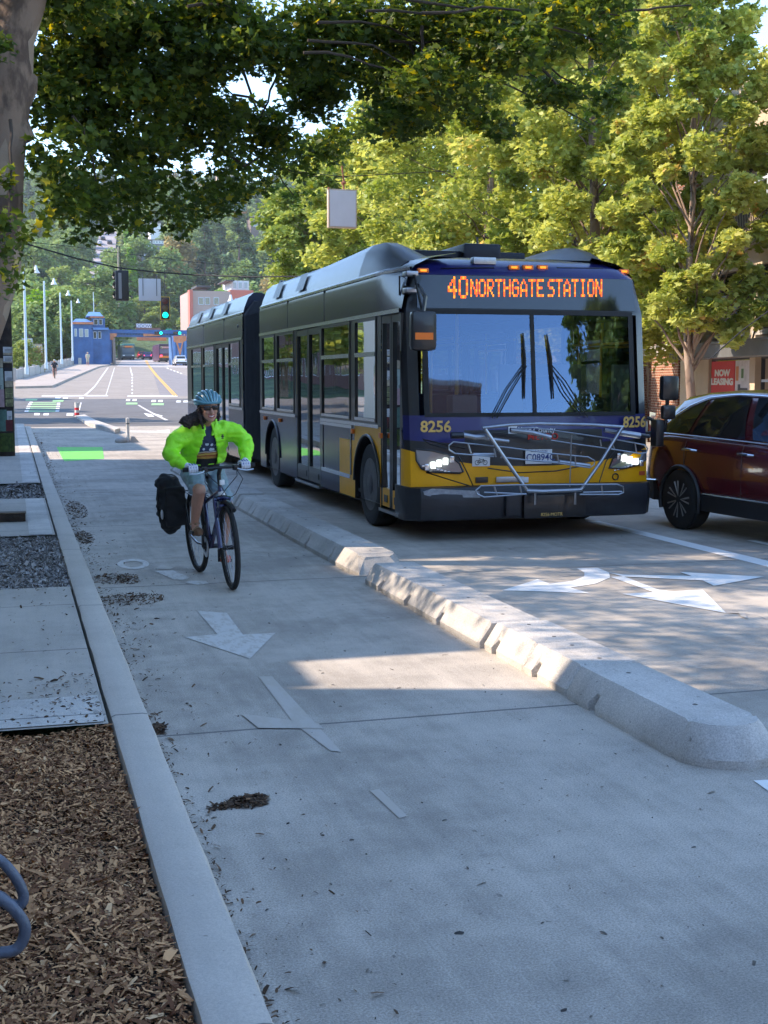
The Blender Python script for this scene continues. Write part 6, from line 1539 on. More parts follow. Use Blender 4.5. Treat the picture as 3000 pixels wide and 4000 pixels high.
# face details
mb = MB()
for s in (1, -1): mb.bbox((HC.x + s * .034 - .027, HC.y + .078, HC.z - .008), (HC.x + s * .034 + .027, HC.y + .094, HC.z + .030), .007)
mb.box((HC.x - .012, HC.y + .088, HC.z + .012), (HC.x + .012, HC.y + .095, HC.z + .022))
for s in (1, -1): mb.tube([(HC.x + s * .060, HC.y + .082, HC.z + .020), (HC.x + s * .082, HC.y + .0, HC.z + .018)], .004, 5)
mb.build('sunglasses', M('black sunglasses', (.006, .006, .008), .25), rd)
mb = MB(); mb.tube([HC + Vector((x, .088 - abs(x) * .35, -.060 + abs(x) * .30)) for x in (-.02, -.010, 0, .010, .02)], [.002, .005, .0055, .005, .002], 8); mb.build('teeth', M('teeth', (.75, .72, .68), .4), rd)
mb = MB(); mb.tube([HC + Vector((x, .089 - abs(x) * .35, -.051 + abs(x) * .28)) for x in (-.028, -.013, 0, .013, .028)], .0036, 6); mb.tube([HC + Vector((x, .088 - abs(x) * .35, -.070 + abs(x) * .42)) for x in (-.028, -.013, 0, .013, .028)], .0042, 6); mb.build('lips', M('lips', (.36, .07, .07), .5), rd)
mb = MB()
for s in (1, -1): mb.tube([HC + Vector((s * x, .085 - x * .25, .040 + (.006 if x < .04 else 0))) for x in (.016, .034, .052)], .003, 5)
mb.build('eyebrows', m_hair, rd)
# hair: cap below the helmet and a thick tail blown to the side
mb = MB(); mb.ball(HC + Vector((0, -.035, .0)), .092, 9, sz=(.97, .95, 1.1)); mb.ball(HC + Vector((.035, -.05, -.06)), .065, 8)
tail = [HC + Vector((.04, -.06, -.05)), HC + Vector((.11, -.05, -.075)), HC + Vector((.16, -.03, -.085)), HC + Vector((.215, -.02, -.10)), HC + Vector((.25, -.02, -.085))]
mb.tube(tail, [.06, .058, .048, .032, .012], 10); mb.tube([tail[1], HC + Vector((.17, -.03, -.125)), HC + Vector((.21, -.01, -.13))], [.045, .03, .01], 8); mb.tube([tail[1] + Vector((0, 0, .02)), HC + Vector((.17, -.02, -.055)), HC + Vector((.24, .0, -.06))], [.03, .022, .006], 8)
mb.tube([HC + Vector((.082, .01, .02)), HC + Vector((.085, .02, -.05)), HC + Vector((.075, .03, -.11)), HC + Vector((.07, .06, -.17))], [.016, .02, .018, .006], 8); mb.tube([HC + Vector((-.080, -.0, .02)), HC + Vector((-.082, .0, -.06)), HC + Vector((-.08, -.0, -.10))], [.014, .018, .008], 8)
blob('hair', mb, m_hair, rd, .007, 2, .010, 30)
# helmet
m_hel = M('teal helmet shell', (.10, .28, .36), .3, coat=.7); hc = HC + Vector((0, -.012, .055))
hel = MB(); n1, n2 = 12, 28
for i in range(n1 + 1):
    el = R(-6) + (R(90) - R(-6)) * i / n1
    for j in range(n2):
        a = 2 * math.pi * j / n2; hel.v.append((hc.x + .098 * math.cos(el) * math.cos(a), hc.y + .125 * math.cos(el) * math.sin(a), hc.z + .092 * math.sin(el)))
for i in range(n1):
    for j in range(n2): hel.f.append([i * n2 + j, i * n2 + (j + 1) % n2, (i + 1) * n2 + (j + 1) % n2, (i + 1) * n2 + j]); hel.m.append(0); hel.sm.append(True)
helo = hel.build('helmet', m_fblk, rd)
mb = MB()
for k in range(9):
    a = R(-78 + 156 * k / 8) ; P = []
    for i in range(13):
        t = R(-4 + 188 * i / 12); w_ = math.sin(a); pr_ = Vector((.104 * math.sin(a) * (.45 + .55 * abs(math.sin(t)) ** .6), .131 * math.cos(t) * (1 - .12 * abs(w_)), .098 * math.cos(a) * math.sin(t) + .0))
        P.append(hc + pr_)
    mb.tube(P, [.009 + .006 * math.sin(math.pi * i / 12) for i in range(13)], 6)
mb.tube([(hc.x + .101 * math.cos(a), hc.y + .129 * math.sin(a), hc.z - .004 + .004 * math.sin(a)) for a in [2 * math.pi * i / 28 for i in range(28)]], .013, 6, closed=True)
mb.build('helmet_ribs', m_hel, helo)
mb = MB()
for s in (1, -1): mb.tube([hc + Vector((s * .095, .02, -.01)), hc + Vector((s * .078, .03, -.09)), hc + Vector((s * .03, .065, -.150)), hc + Vector((0, .07, -.152))], .005, 5)
mb.build('helmet_strap', m_fblk, helo)
# shirt
def shirtmat():
    m = bpy.data.materials.new('printed shirt'); m.use_nodes = True; n, l, p = nodes_of(m); tc = n.new('ShaderNodeTexCoord'); sx = n.new('ShaderNodeSeparateXYZ'); l.new(tc.outputs['Object'], sx.inputs[0])
    z = math_node(n, l, 'ADD', sx.outputs[2], math_node(n, l, 'MULTIPLY', noise(n, l, tc.outputs['Object'], 14, 2), .02))
    cr = n.new('ShaderNodeValToRGB'); cr.color_ramp.interpolation = 'CONSTANT'; l.new(math_node(n, l, 'SUBTRACT', z, .9), cr.inputs[0]); e = cr.color_ramp.elements
    e[0].position = 0; e[0].color = (.008, .008, .012, 1); e[1].position = .16; e[1].color = (.45, .25, .05, 1)
    for p_, c in ((.178, (.35, .10, .03, 1)), (.19, (.60, .40, .10, 1)), (.205, (.30, .10, .04, 1)), (.213, (.6, .55, .5, 1)), (.22, (.035, .045, .10, 1))): q = e.new(p_); q.color = c
    v = n.new('ShaderNodeTexVoronoi'); v.inputs['Scale'].default_value = 26; l.new(tc.outputs['Object'], v.inputs['Vector'])
    f = math_node(n, l, 'MULTIPLY', math_node(n, l, 'LESS_THAN', v.outputs['Distance'], .40), math_node(n, l, 'MULTIPLY', math_node(n, l, 'GREATER_THAN', z, 1.128), math_node(n, l, 'LESS_THAN', z, 1.195)))
    l.new(mixc(n, l, f, cr.outputs[0], (.55, .6, .7)), p.inputs['Base Color']); p.inputs['Roughness'].default_value = .8; return m
mb = MB(); rings = []
for (y, z, rx, ry) in ((-.19, .93, .155, .125), (-.15, 1.02, .145, .125), (-.08, 1.12, .15, .125), (-.03, 1.22, .165, .118), (.0, 1.29, .15, .095), (.015, 1.335, .09, .07)): rings.append([(rx * math.cos(a), y + ry * math.sin(a), z) for a in [2 * math.pi * i / 20 for i in range(20)]])
mb.loft(rings); blob('shirt', mb, shirtmat(), rd, .01, 2, .006, 9)
# shorts
mb = MB(); mb.ball((0, -.2, .92), .15, 9, sz=(1.08, .9, .72))
for s in (1, -1):
    k = Vector(HP[s]).lerp(Vector(KN[s]), .80); capsule(mb, [HP[s], Vector(HP[s]).lerp(k, .5) + Vector((0, 0, -.005)), k], [.10, .092, .082], 12)
blob('shorts', mb, m_shorts, rd, .01, 2, .010, 14)
# jacket: puffed sleeves, open front
mb = MB(); rings = []
for (y, z, rx, ry) in ((-.17, .99, .175, .155), (-.15, 1.03, .20, .165), (-.10, 1.12, .20, .165), (-.05, 1.20, .205, .16), (-.02, 1.28, .195, .135), (.0, 1.325, .15, .105), (.01, 1.365, .085, .085)): rings.append([(rx * math.cos(a), y + ry * math.sin(a), z) for a in [2 * math.pi * i / 24 for i in range(24)]])
mb.loft(rings)
for s in (1, -1):
    e_ = Vector(EL[s]); w_ = Vector(WR[s]) + Vector((s * .012, -.022, .004)); m1 = Vector(SH[s]).lerp(e_, .5) + Vector((s * .018, 0, .01)); m2 = e_.lerp(w_, .5) + Vector((s * .006, 0, -.006))
    capsule(mb, [Vector(SH[s]) * .97, m1, e_, m2, w_], [.098, .084, .074, .062, .044], 14)
def keepj(c, nrm):
    z = c.z; wl = max(.022, min(.085, .022 + (1.33 - z) * .26)); wr_ = max(.022, min(.10, .025 + (1.33 - z) * .30))
    return not (c.y > -.04 and nrm.y > .12 and -wl < c.x + .005 < wr_ and z < 1.40) and not (z > 1.352 and (c - Vector((0, .02, 1.36))).length < .075) and not z < .995
jk = blob('jacket', mb, m_jkt, rd, .009, 3, .011, 9.5, keep=keepj, solid=.006)
mb = MB()
for s in (1, -1): mb.tube([(s * .03, .10, 1.25), (s * .055, .088, 1.31), (s * .085, .04, 1.365), (s * .08, -.04, 1.385), (0, -.085, 1.39)], [.010, .018, .022, .02, .018], 8)
mb.build('collar', m_jkt, jk)
mb = MB(); c = Vector((-.118, .108, 1.235)); mb.ball(c, .014, 5, sz=(1, .35, .6)); mb.ball(c + Vector((0, .002, .014)), .009, 5, sz=(1.2, .4, .6)); mb.ball(c + Vector((0, .002, -.014)), .009, 5, sz=(1.6, .4, .45)); mb.build('jacket_badge', m_blk, jk)
for s in (1, -1):
    mb = MB(); hand(mb, s, .0092, .028); capsule(mb, [WR[s], (s * .23, .31, HBz + .022)], [.030, .026]); g = blob('glove', mb, m_glove, rd, .0045, 2)
    e = MB()
    for k in range(3): x = s * (.2015 + .0215 * k); e.tube([(x, .33, HBz + .046), (x, .375, HBz + .040), (x, .397, HBz + .012)], .0032, 5)
    e.build('glove_stripe', m_gbl, g)
# sandals
for s in (1, -1):
    a = Vector(AK[s]); f = a + Vector((0, .05, -.10)); col = M('brown sandal leather', (.16, .08, .04), .7) if s > 0 else M('rust red shoe', (.42, .07, .025), .6)
    mb = MB(); mb.ball(f + Vector((0, .01, .012)), .05, 8, sz=(.85, 2.3, .35)); mb.ball(f + Vector((0, .06, .035)), .040, 8, sz=(1.02, 1.35, .85)); mb.ball(f + Vector((0, -.055, .04)), .040, 8, sz=(.98, .9, 1.1)); sh = blob('shoe', mb, col, rd, .007, 2)
    e = MB(); e.tube([a + Vector((-.037, -.01, -.01)), a + Vector((0, .04, -.005)), a + Vector((.037, -.01, -.01))], .012, 6); e.tube([f + Vector((-.045, .02, .035)), f + Vector((0, .03, .075)), f + Vector((.045, .02, .035))], .010, 6); e.build('strap', M('tan strap', (.30, .20, .12), .7), sh)
# ================================================================ barriers, posts, signals, pole, litter
m_bar = concrete('barrier concrete', (.52, .49, .455), stain=.30, fine=.28)
def barrier(y0, y1, lab, x=2.85, end=None, dx=0.):
    """low concrete lane divider; y0 is the end nearer the camera"""
    t = thing('lane_barrier', lab, 'concrete barrier', (x + .25 + dx, (y0 + y1) / 2, 0), rng.uniform(-.004, .004), 'low concrete barriers between the bike lane and the traffic lane')
    L = y1 - y0; mb = MB(); ys_ = [-L / 2, -L / 2 + .02]
    nk = []
    q = L * .22; nk = [(q - .03, q + .03)] if L < 1.2 else [(-q - .04, -q + .04), (q - .04, q + .04)]
    for a, b in nk: ys_ += [a - .012, a, b, b + .012]
    ys_ += [L / 2 - .02, L / 2]; rings = []
    for i, y in enumerate(ys_):
        ins = any(a - .001 <= y <= b + .001 for a, b in nk); e = .012 if i in (0, len(ys_) - 1) else 0
        zb = .05 if ins else 0
        xi = .06 if ins else 0
        rings.append([(-.255 + xi + e, y, zb), (-.258 + xi * .8 + e, y, .04 + zb), (-.185 + e, y, .152 - e), (-.168, y, .172 - e), (.168, y, .172 - e), (.185 - e, y, .152 - e), (.258 - xi * .8 - e, y, .04 + zb), (.255 - xi - e, y, zb)])
    if end == 'round':
        for k in range(1, 8):
            a = math.pi / 2 * k / 7; c = math.cos(a); y = -L / 2 - .27 * math.sin(a)
            rings.insert(0, [(-.255 * c, y, 0), (-.258 * c, y, .04), (-.185 * c, -L / 2 - .18 * math.sin(a), .152), (-.168 * c, -L / 2 - .16 * math.sin(a), .172), (.168 * c, -L / 2 - .16 * math.sin(a), .172), (.185 * c, -L / 2 - .18 * math.sin(a), .152), (.258 * c, y, .04), (.255 * c, y, 0)])
    if end == 'slope': rings.insert(0, [(-.2, -L / 2 - .16, 0), (-.2, -L / 2 - .16, .02), (-.13, -L / 2 - .06, .12), (-.11, -L / 2 - .05, .145), (.11, -L / 2 - .05, .145), (.13, -L / 2 - .06, .12), (.2, -L / 2 - .16, .02), (.2, -L / 2 - .16, 0)])
    mb.loft(rings, smooth=False)
    if end == 'round':
        mb.sm = [True] * len(mb.sm)
    b = mb.build('block', m_bar, t)
    mb = MB()
    for q in (-.3 * L, .3 * L): mb.lathe([(.014, .1715), (.012, .1735), (0, .1735)], (0, q, 0), 'z', 10)
    mb.build('lifting_hole_plug', M('dark plug', (.10, .09, .08), .8), t); return t
barrier(5.12, 6.27, 'rounded end piece of the concrete barrier nearest the camera', end='round')
barrier(6.29, 6.90, 'short barrier block in sun just behind the rounded end piece', dx=.01)
barrier(6.91, 7.57, 'short barrier block with leaf shadows, second behind the rounded end piece', dx=.012)
barrier(7.60, 8.71, 'third barrier block behind the rounded end piece, in shade', dx=-.015)
barrier(8.72, 10.35, 'fourth barrier block, with a tapered far end beside the gap', dx=-.015)
ys0 = 10.95; labs = ['near tapered block of the row beside the bus', 'second block of the row beside the bus', 'third block of the row beside the bus', 'fourth block of the row beside the bus', 'fifth block, beside the front wheel of the bus', 'sixth block, just before the dark joint', 'block just beyond the dark joint, beside the bicycle']
for k in range(13):
    L = 1.02; barrier(ys0, ys0 + L - .02, ('concrete barrier ' + labs[k]) if k < 7 else ['small barrier block behind the cyclist, nearest of the far ones', 'small barrier block seen past the cyclist', 'small barrier block by the rear door of the bus', 'small barrier block beside the rear section of the bus', 'last but one barrier block of the far row', 'last and farthest barrier block of the row'][k - 7], end='slope' if k == 0 else None, dx=rng.uniform(-.012, .012)); ys0 += L + (.16 if k == 5 else 0)
# curb island before the crossing
mb = MB(); P = Wp([(292, 1628), (330, 1619), (372, 1650), (470, 1690), (450, 1696), (345, 1664)]); mb.prism([(p.x, p.y, .0) for p in P], (0, 0, .15)); isl = struct(mb.build('traffic_island', m_bar))
# white flexible post on its base
p = W(500, 1728); bo = thing('delineator_post', 'white flexible post standing on a lumpy white base in the lane edge', 'post', (p.x, p.y, 0))
mb = MB(); mb.lathe([(.055, 0), (.055, .1), (.045, .12), (.045, .58), (.05, .60), (.05, .66), (.0, .68)], n=14); mb.build('tube', M('white post plastic', (.62, .60, .56), .5), bo)
mb = MB(); mb.lathe([(.051, .0), (.051, .03)], (0, 0, .50), n=14); mb.build('grey_band', m_beam, bo)
mb = MB(); mb.bbox((-.32, -.18, -.02), (-.07, .25, .14), .05); mb.ball((-.2, -.1, .06), .13, 7, sz=(1.3, 1, .8)); mb.prism([(.07, -.16, 0), (.30, -.16, 0), (.16, -.16, .17), (.07, -.16, .17)], (0, .3, 0)); mb.build('base', m_bar, bo)
p = W(301, 1622); rp = thing('delineator_post', 'red and white striped post at the tip of the traffic island', 'post', (p.x, p.y, T(p.y)))
h = PY(301, 1572, p.y).z - T(p.y)
mb = MB()
for i in range(5): mb.lathe([(.10, h * i / 5), (.10, h * (i + 1) / 5)], mi=i % 2 ^ 1 if i != 4 else 0, n=12)
mb.build('tube', [M('white post plastic', (.6, .6, .6), .5), m_red], rp)
# utility pole with bills
p = W(22, 1768, .15); up = thing('utility_pole', 'dark wooden utility pole at the left edge with layers of paper bills stapled on it', 'utility pole', (p.x, 27.6, .15))
mb = MB(); mb.tube([(0, 0, 0), (.02, 0, 4), (.05, 0, 8), (.08, 0, 12)], [.20, .185, .165, .14], 18); mb.build('pole', M('dark creosoted wood', (.035, .022, .016), .9, var=.4, vs=9, bump=.8, bs=20), up)
def bill(z0, z1, a0, a1, mat, name='bill', r_=.206):
    mb = MB(); n_ = 6; vs = []
    for i in range(n_ + 1):
        a = R(a0 + (a1 - a0) * i / n_); vs += [(r_ * math.cos(a), r_ * math.sin(a), z0), (r_ * math.cos(a), r_ * math.sin(a), z1)]
    mb.add(vs, [(2 * i, 2 * i + 2, 2 * i + 3, 2 * i + 1) for i in range(n_)]); return mb.build(name, mat, up, recalc=False)
paper = [M('white bill paper', (.60, .58, .56), .8, var=.12, vs=9), M('tan bill paper', (.42, .33, .22), .8, var=.35, vs=14), M('olive bill paper', (.28, .27, .12), .8, var=.4, vs=16), M('pink bill paper', (.50, .32, .32), .8, var=.2, vs=9), M('green bill paper', (.10, .18, .14), .8, var=.3, vs=9), M('dark red bill paper', (.12, .02, .02), .8, var=.3, vs=12), M('black bill print', (.02, .02, .03), .8), M('pale green bill paper', (.40, .46, .40), .8, var=.2, vs=9)]
zp = lambda y: PY(30, y, 27.4).z - .15
for y0, y1, a0, a1, mt in ((1355, 1378, -85, -20, 0), (1390, 1412, -85, -22, 0), (1378, 1386, -85, -22, 1), (1412, 1418, -85, -22, 1), (1436, 1448, -82, -22, 6), (1450, 1490, -80, -22, 0), (1488, 1513, -80, -24, 1), (1517, 1536, -80, -24, 2), (1536, 1556, -80, -24, 2), (1560, 1588, -80, -24, 2), (1438, 1520, -130, -88, 7), (1520, 1590, -130, -86, 3), (1600, 1685, -135, -75, 4), (1605, 1640, -74, -40, 0), (1640, 1684, -82, -38, 5), (1400, 1436, -130, -88, 1)):
    b_ = bill(zp(y1), zp(y0), a0, a1, paper[mt], r_=.206 + rng.uniform(0, .004))
    if mt in (0, 2, 7):
        for k in range(3): bill(zp(y1 - 4 - k * 5) if y1 - y0 > 18 else zp(y1 - 3), zp(y1 - 2.4 - k * 5) if y1 - y0 > 18 else zp(y1 - 6), a0 + 8, a1 - 14 + k * 3, paper[6], 'bill_print', .2125)
bill(zp(1690), zp(1352), -28, -14, M('weathered tape', (.35, .30, .26), .8, var=.5, vs=8), 'tape', .2115)
bill(zp(1765), zp(1692), -150, -20, M('moss', (.06, .09, .015), .9, var=.6, vs=9), 'moss', .2025)
# overhead cables
def cable(lab, L, r_=.02, sag=None):
    P = [PY(a, b, c) for a, b, c in L]; Q = []
    for a, b in zip(P[:-1], P[1:]):
        for i in range(8): Q.append(a.lerp(b, i / 8))
    Q.append(P[-1]); o = P[0]; mb = MB(); mb.tube([q - o for q in Q], r_, 5); c = mb.build('overhead_cable', m_rub, loc=o); tag(c, lab, 'cable'); return c
cable('main black span cable that carries the signals and the white board', [(-200, 880, 50), (100, 952, 50), (300, 1010, 51), (455, 1045, 52), (600, 1062, 54), (760, 1074, 54), (980, 1082, 52), (1300, 1078, 50)], .03)
cable('thin cable above the span cable on the left', [(60, 940, 55), (300, 965, 60), (440, 985, 64), (760, 1024, 70), (1050, 1048, 75)], .014)
cable('pale thin wire low across the lamp posts', [(90, 1068, 90), (300, 1100, 95), (420, 1120, 100), (560, 1140, 110)], .014)
cable('cable sloping down in front of the beige building', [(3050, 1180, 20), (2900, 1290, 20), (2775, 1400, 20)], .012)
cable('cable carrying the two blank box signs', [(500, 560, 36), (905, 640, 36), (1336, 690, 36), (1900, 660, 36), (2500, 560, 36)], .012)
cable('thin wire from the hill street pole', [(350, 840, 90), (480, 800, 80), (700, 850, 70)], .012)
# signals
m_shb = MATS['black signal housing']
def s_thing(name, lab, px, py, Y): p = PY(px, py, Y); return thing(name, lab, 'traffic light' if 'light' in name else 'sign', (p.x, p.y, p.z)), p
YS = 52.; t, o = s_thing('traffic_light', 'black traffic light seen from behind, hanging left of the blank white board', 476, 1115, YS)
sc_ = YS / 5030 * 1.0; mb = MB(); mb.bbox((-.26, -.12, -.60), (.26, .10, .58), .04); mb.build('housing', m_shb, t)
for k in (-.38, 0, .38): mb = MB(); mb.tube([(-.27, .15, k - .12), (-.30, .3, k), (-.27, .15, k + .14)], .05, 6); mb.build('visor', m_shb, t)
mb = MB(); mb.box((-.14, -.135, -.52), (-.02, -.122, .48)); mb.build('plate', M('grey signal backing', (.20, .20, .21), .5), t)
mb = MB(); mb.tube([(0, 0, .58), (0, 0, .72)], .02); mb.tube([(-.05, .02, .58), (-.05, .02, 1.55)], .02); mb.build('hanger', m_shb, t)
t, o = s_thing('blank_sign', 'blank white sign board seen from behind, hanging from the span cable', 585, 1132, 54.)
mb = MB(); mb.bbox((-.45, -.02, -.45), (.45, .01, .45), .012); mb.build('panel', M('pale sign back', (.52, .53, .58), .5), t)
mb = MB()
for x in (-.28, .28): mb.box((x - .015, -.035, -.25), (x + .015, -.021, .60))
mb.build('strap', m_beam, t)
YG = 74.; t, o = s_thing('traffic_light', 'hanging traffic light with yellow-edged backplate showing green', 645, 1204, YG)
mb = MB(); mb.box((-.27, .02, -.65), (.27, .04, .65)); mb.build('backplate', M('yellow signal edge', (.75, .42, .02), .5), t)
mb = MB(); mb.bbox((-.235, -.06, -.615), (.235, .018, .615), .02); mb.build('housing', m_shb, t)
for k, c in ((.38, 'unlit red'), (0, 'unlit yellow'), (-.38, 'lit green')):
    mb = MB(); mb.lathe([(.165, -.07), (.10, -.085), (0, -.09)], (0, 0, k), 'y', 18); l_ = mb.build('lens', m_lens[c], t)
    mb = MB(); mb.tube([(.175 * math.cos(a), -.14, k + .175 * math.sin(a)) for a in [R(-10 + 200 * i / 12) for i in range(13)]], .018, 5); mb.tube([(.172 * math.cos(a), -.09, k + .172 * math.sin(a)) for a in [R(-10 + 200 * i / 12) for i in range(13)]], .018, 5)
    mb.build('visor', M('brown signal visor', (.10, .045, .03), .6), t)
mb = MB(); mb.tube([(0, .03, .65), (0, .03, 2.2)], .02); mb.build('hanger', m_shb, t)
# hanging box signs
m_boxf = M('pinkish white box sign face', (.62, .55, .56), .6, var=.05, vs=2); m_boxe = M('rusty pale box sign edge', (.50, .36, .26), .6)
t, o = s_thing('box_sign', 'pinkish white box sign with rusty edge hanging above the back of the bus', 1336, 816, 36.)
mb = MB(); mb.bbox((-.42, -.08, -.54), (.42, .10, .54), .02); mb.build('box', m_boxe, t)
mb = MB(); mb.box((-.37, -.09, -.50), (.38, -.083, .50)); mb.build('panel', m_boxf, t)
mb = MB(); mb.tube([(-.4, -.05, .5), (-.4, -.05, .58)], .03); mb.tube([(.05, 0, .54), (.05, 0, .78), (0, 0, 1.2)], .025); mb.tube([(.0, 0, .7), (.1, 0, .75)], .05); mb.build('hanger', M('rusty hanger', (.3, .1, .05), .7), t)
t, o = s_thing('box_sign', 'dark glass box sign with a pale edge half hidden in leaves', 905, 758, 36.)
mb = MB(); mb.bbox((-.42, -.05, -.50), (.42, .12, .50), .01); mb.build('box', m_boxe, t)
mb = MB(); mb.box((-.36, -.06, -.47), (.40, -.052, .47)); mb.build('panel', M('sign face with painted green reflection', (.05, .07, .03), .12, coat=1), t)  # dark green puts a reflection into the face colour
mb = MB(); mb.tube([(0, 0, .5), (0, 0, 1.6)], .025); mb.build('hanger', m_beam, t)
# pole carrying wires near the far street
p = PY(462, 1040, 335); pp = thing('wooden_pole', 'pale wooden pole rising behind the black traffic light', 'pole', (p.x, 335, T(335))); mb = MB(); hh = PY(462, 965, 335).z - T(335); mb.tube([(0, 0, 0), (0, 0, hh)], [.25, .2], 8); mb.tube([(-.5, 0, hh - .5), (.5, 0, hh - .5)], .05, 6); mb.build('pole', M('pale weathered wood', (.30, .24, .18), .9), pp)

# ---- distant vehicles
def far_bus(lab, px, py, Y, w_, roofm, bodym, low, writing, windm, tail=False):
    p = PY(px, py, Y); t = thing('city_bus', lab, 'bus', (p.x, Y, T(Y)))
    mb = MB(); mb.bbox((-w_, 0, .35), (w_, 11, 3.0), .15, 0); mb.build('body', bodym, t)
    mb = MB(); mb.bbox((-w_ + .05, .1, 2.85), (w_ - .05, 10.8, 3.25), .15); mb.build('roof', roofm, t)
    mb = MB(); mb.box((-w_ + .15, -.03, 1.25 if not tail else 1.6), (w_ - .15, .02, 2.35)); mb.build('windscreen' if not tail else 'rear_window', windm, t)
    mb = MB(); mb.box((-w_ + .2, -.035, 2.45), (w_ - .2, .02, 2.85)); mb.build('sign_panel', m_sgn, t)
    mb = MB(); mb.box((-w_ * .5, -.05, 2.52), (w_ * .6, -.036, 2.78)); mb.build('sign_text', writing, t)
    mb = MB(); mb.box((-w_ + .05, -.06, .35), (w_ - .05, .03, .75)); mb.build('bumper', m_bump, t)
    mb = MB(); mb.box((-w_ + .05, -.04, .78), (w_ - .05, .02, 1.15)); mb.build('lower_panel', low, t)
    for s in (-1, 1):
        mb = MB(); mb.lathe([(.5, -.15), (.5, .15)], (s * (w_ - .2), 1.8, .5), 'x', 14); mb.lathe([(.5, -.15), (.5, .15)], (s * (w_ - .2), 8.5, .5), 'x', 14); mb.build('wheel', m_rub, t)
        mb = MB(); mb.bbox((s * (w_ - .4) - .2, -.07, .8 if not tail else 1.0), (s * (w_ - .4) + .2, -.04, 1.0 if not tail else 1.3), .02); mb.build('headlamp' if not tail else 'tail_lamp', m_whp if not tail else m_lens['lit red'], t)
    return t
far_bus('dark green and grey city bus coming over the bridge', 502, 1400, 262, 1.3, M('teal bus roof', (.05, .22, .22), .5), M('dark grey-green bus side', (.05, .08, .09), .4), M('grey bus front', (.10, .13, .15), .5), m_org, M('blue-grey glass', (.06, .10, .14), .1))
far_bus('purple and orange city bus seen from behind on the bridge', 649, 1413, 232, 1.25, M('dark purple roof', (.05, .03, .08), .5), M('purple bus body', (.07, .03, .08), .4), M('orange bus panel', (.65, .22, .02), .5), M('pink sign', (.6, .3, .35), .5), M('dim rear glass', (.10, .10, .20), .2), True)
def far_car(lab, px, Y, body, h=1.55, w_=.9, name='far_car', lit=True):
    t = thing(name, lab, 'car', (PY(px, 1400, Y).x, Y, T(Y)))
    mb = MB(); st = [(0, .8, .5, .9), (.15, .88, .35, 1.0), (1, .9, .3, 1.02), (3.4, .9, .3, .98), (4.2, .86, .35, .88), (4.4, .7, .5, .7)]
    mb.loft([[(-b, y, zb), (-b - .02, y, (zb + zt) / 2), (-b + .05, y, zt), (b - .05, y, zt), (b + .02, y, (zb + zt) / 2), (b, y, zb)] for y, b, zb, zt in st]); mb.build('body', body, t)
    mb = MB(); mb.loft([[(-.82, y0, .98), (-.62, y1, h), (.62, y1, h), (.82, y0, .98)] for y0, y1 in ((.15, .55), (1.2, 1.2), (2.6, 2.3), (3.3, 2.6))]); mb.build('cabin', body, t)
    mb = MB(); mb.prism([(-.70, .24, 1.06), (.70, .24, 1.06), (.58, .45, h - .1), (-.58, .45, h - .1)], (0, -.03, 0)); mb.build('rear_window', m_cgl, t)
    for s in (-1, 1):
        mb = MB(); mb.bbox((s * .68 - .12, -.02, .78), (s * .68 + .12, .06, .95), .02); mb.build('tail_lamp', m_lens['lit red'] if lit else M('red lamp plastic', (.35, .01, .01), .2), t)
        for y in (.8, 3.5): mb = MB(); mb.lathe([(.33, -.11), (.33, .11)], (s * .8, y, .33), 'x', 14); mb.build('wheel', m_rub, t)
    mb = MB(); mb.box((-.8, -.03, .38), (.8, .05, .6)); mb.build('bumper', m_clad, t); return t
far_car('white car driving away just left of the bus, nearest on the bridge', 708, 196, M('white car paint', (.72, .74, .78), .25, coat=1), lit=False)
far_car('red car far down the bridge road beside the green bus', 556, 285, M('deep red car paint', (.22, .02, .03), .3))
far_car('purple-blue car with bright tail lamps between the two far buses', 577, 268, M('purple blue car paint', (.10, .07, .25), .3))
far_car('dark car behind the purple-blue car', 603, 290, M('dark car paint', (.04, .03, .05), .3))
hy = []
for px_, py_, lab, c in ((425, 1010, 'dark car parked half way up the hill street', (.03, .03, .04)), (437, 915, 'dark van parked near the top of the hill street', (.05, .05, .06)), (418, 905, 'dark car at the top of the hill street', (.02, .02, .03)), (392, 958, 'white car parked at the left side of the hill street', (.6, .65, .75)), (430, 955, 'black car on the upper part of the hill street', (.02, .02, .025)), (404, 940, 'dark blue car on the hill street', (.03, .04, .08))):
    p = W(px_, py_, .5); t = far_car(lab, px_, p.y, M('paint %.2f %.2f' % (c[0], c[2]), c, .3), lit=False, name='parked_car'); t.location = (p.x, p.y, p.z); t.rotation_euler = (R(11.8), 0, 0); t['group'] = 'cars parked along the hill street'
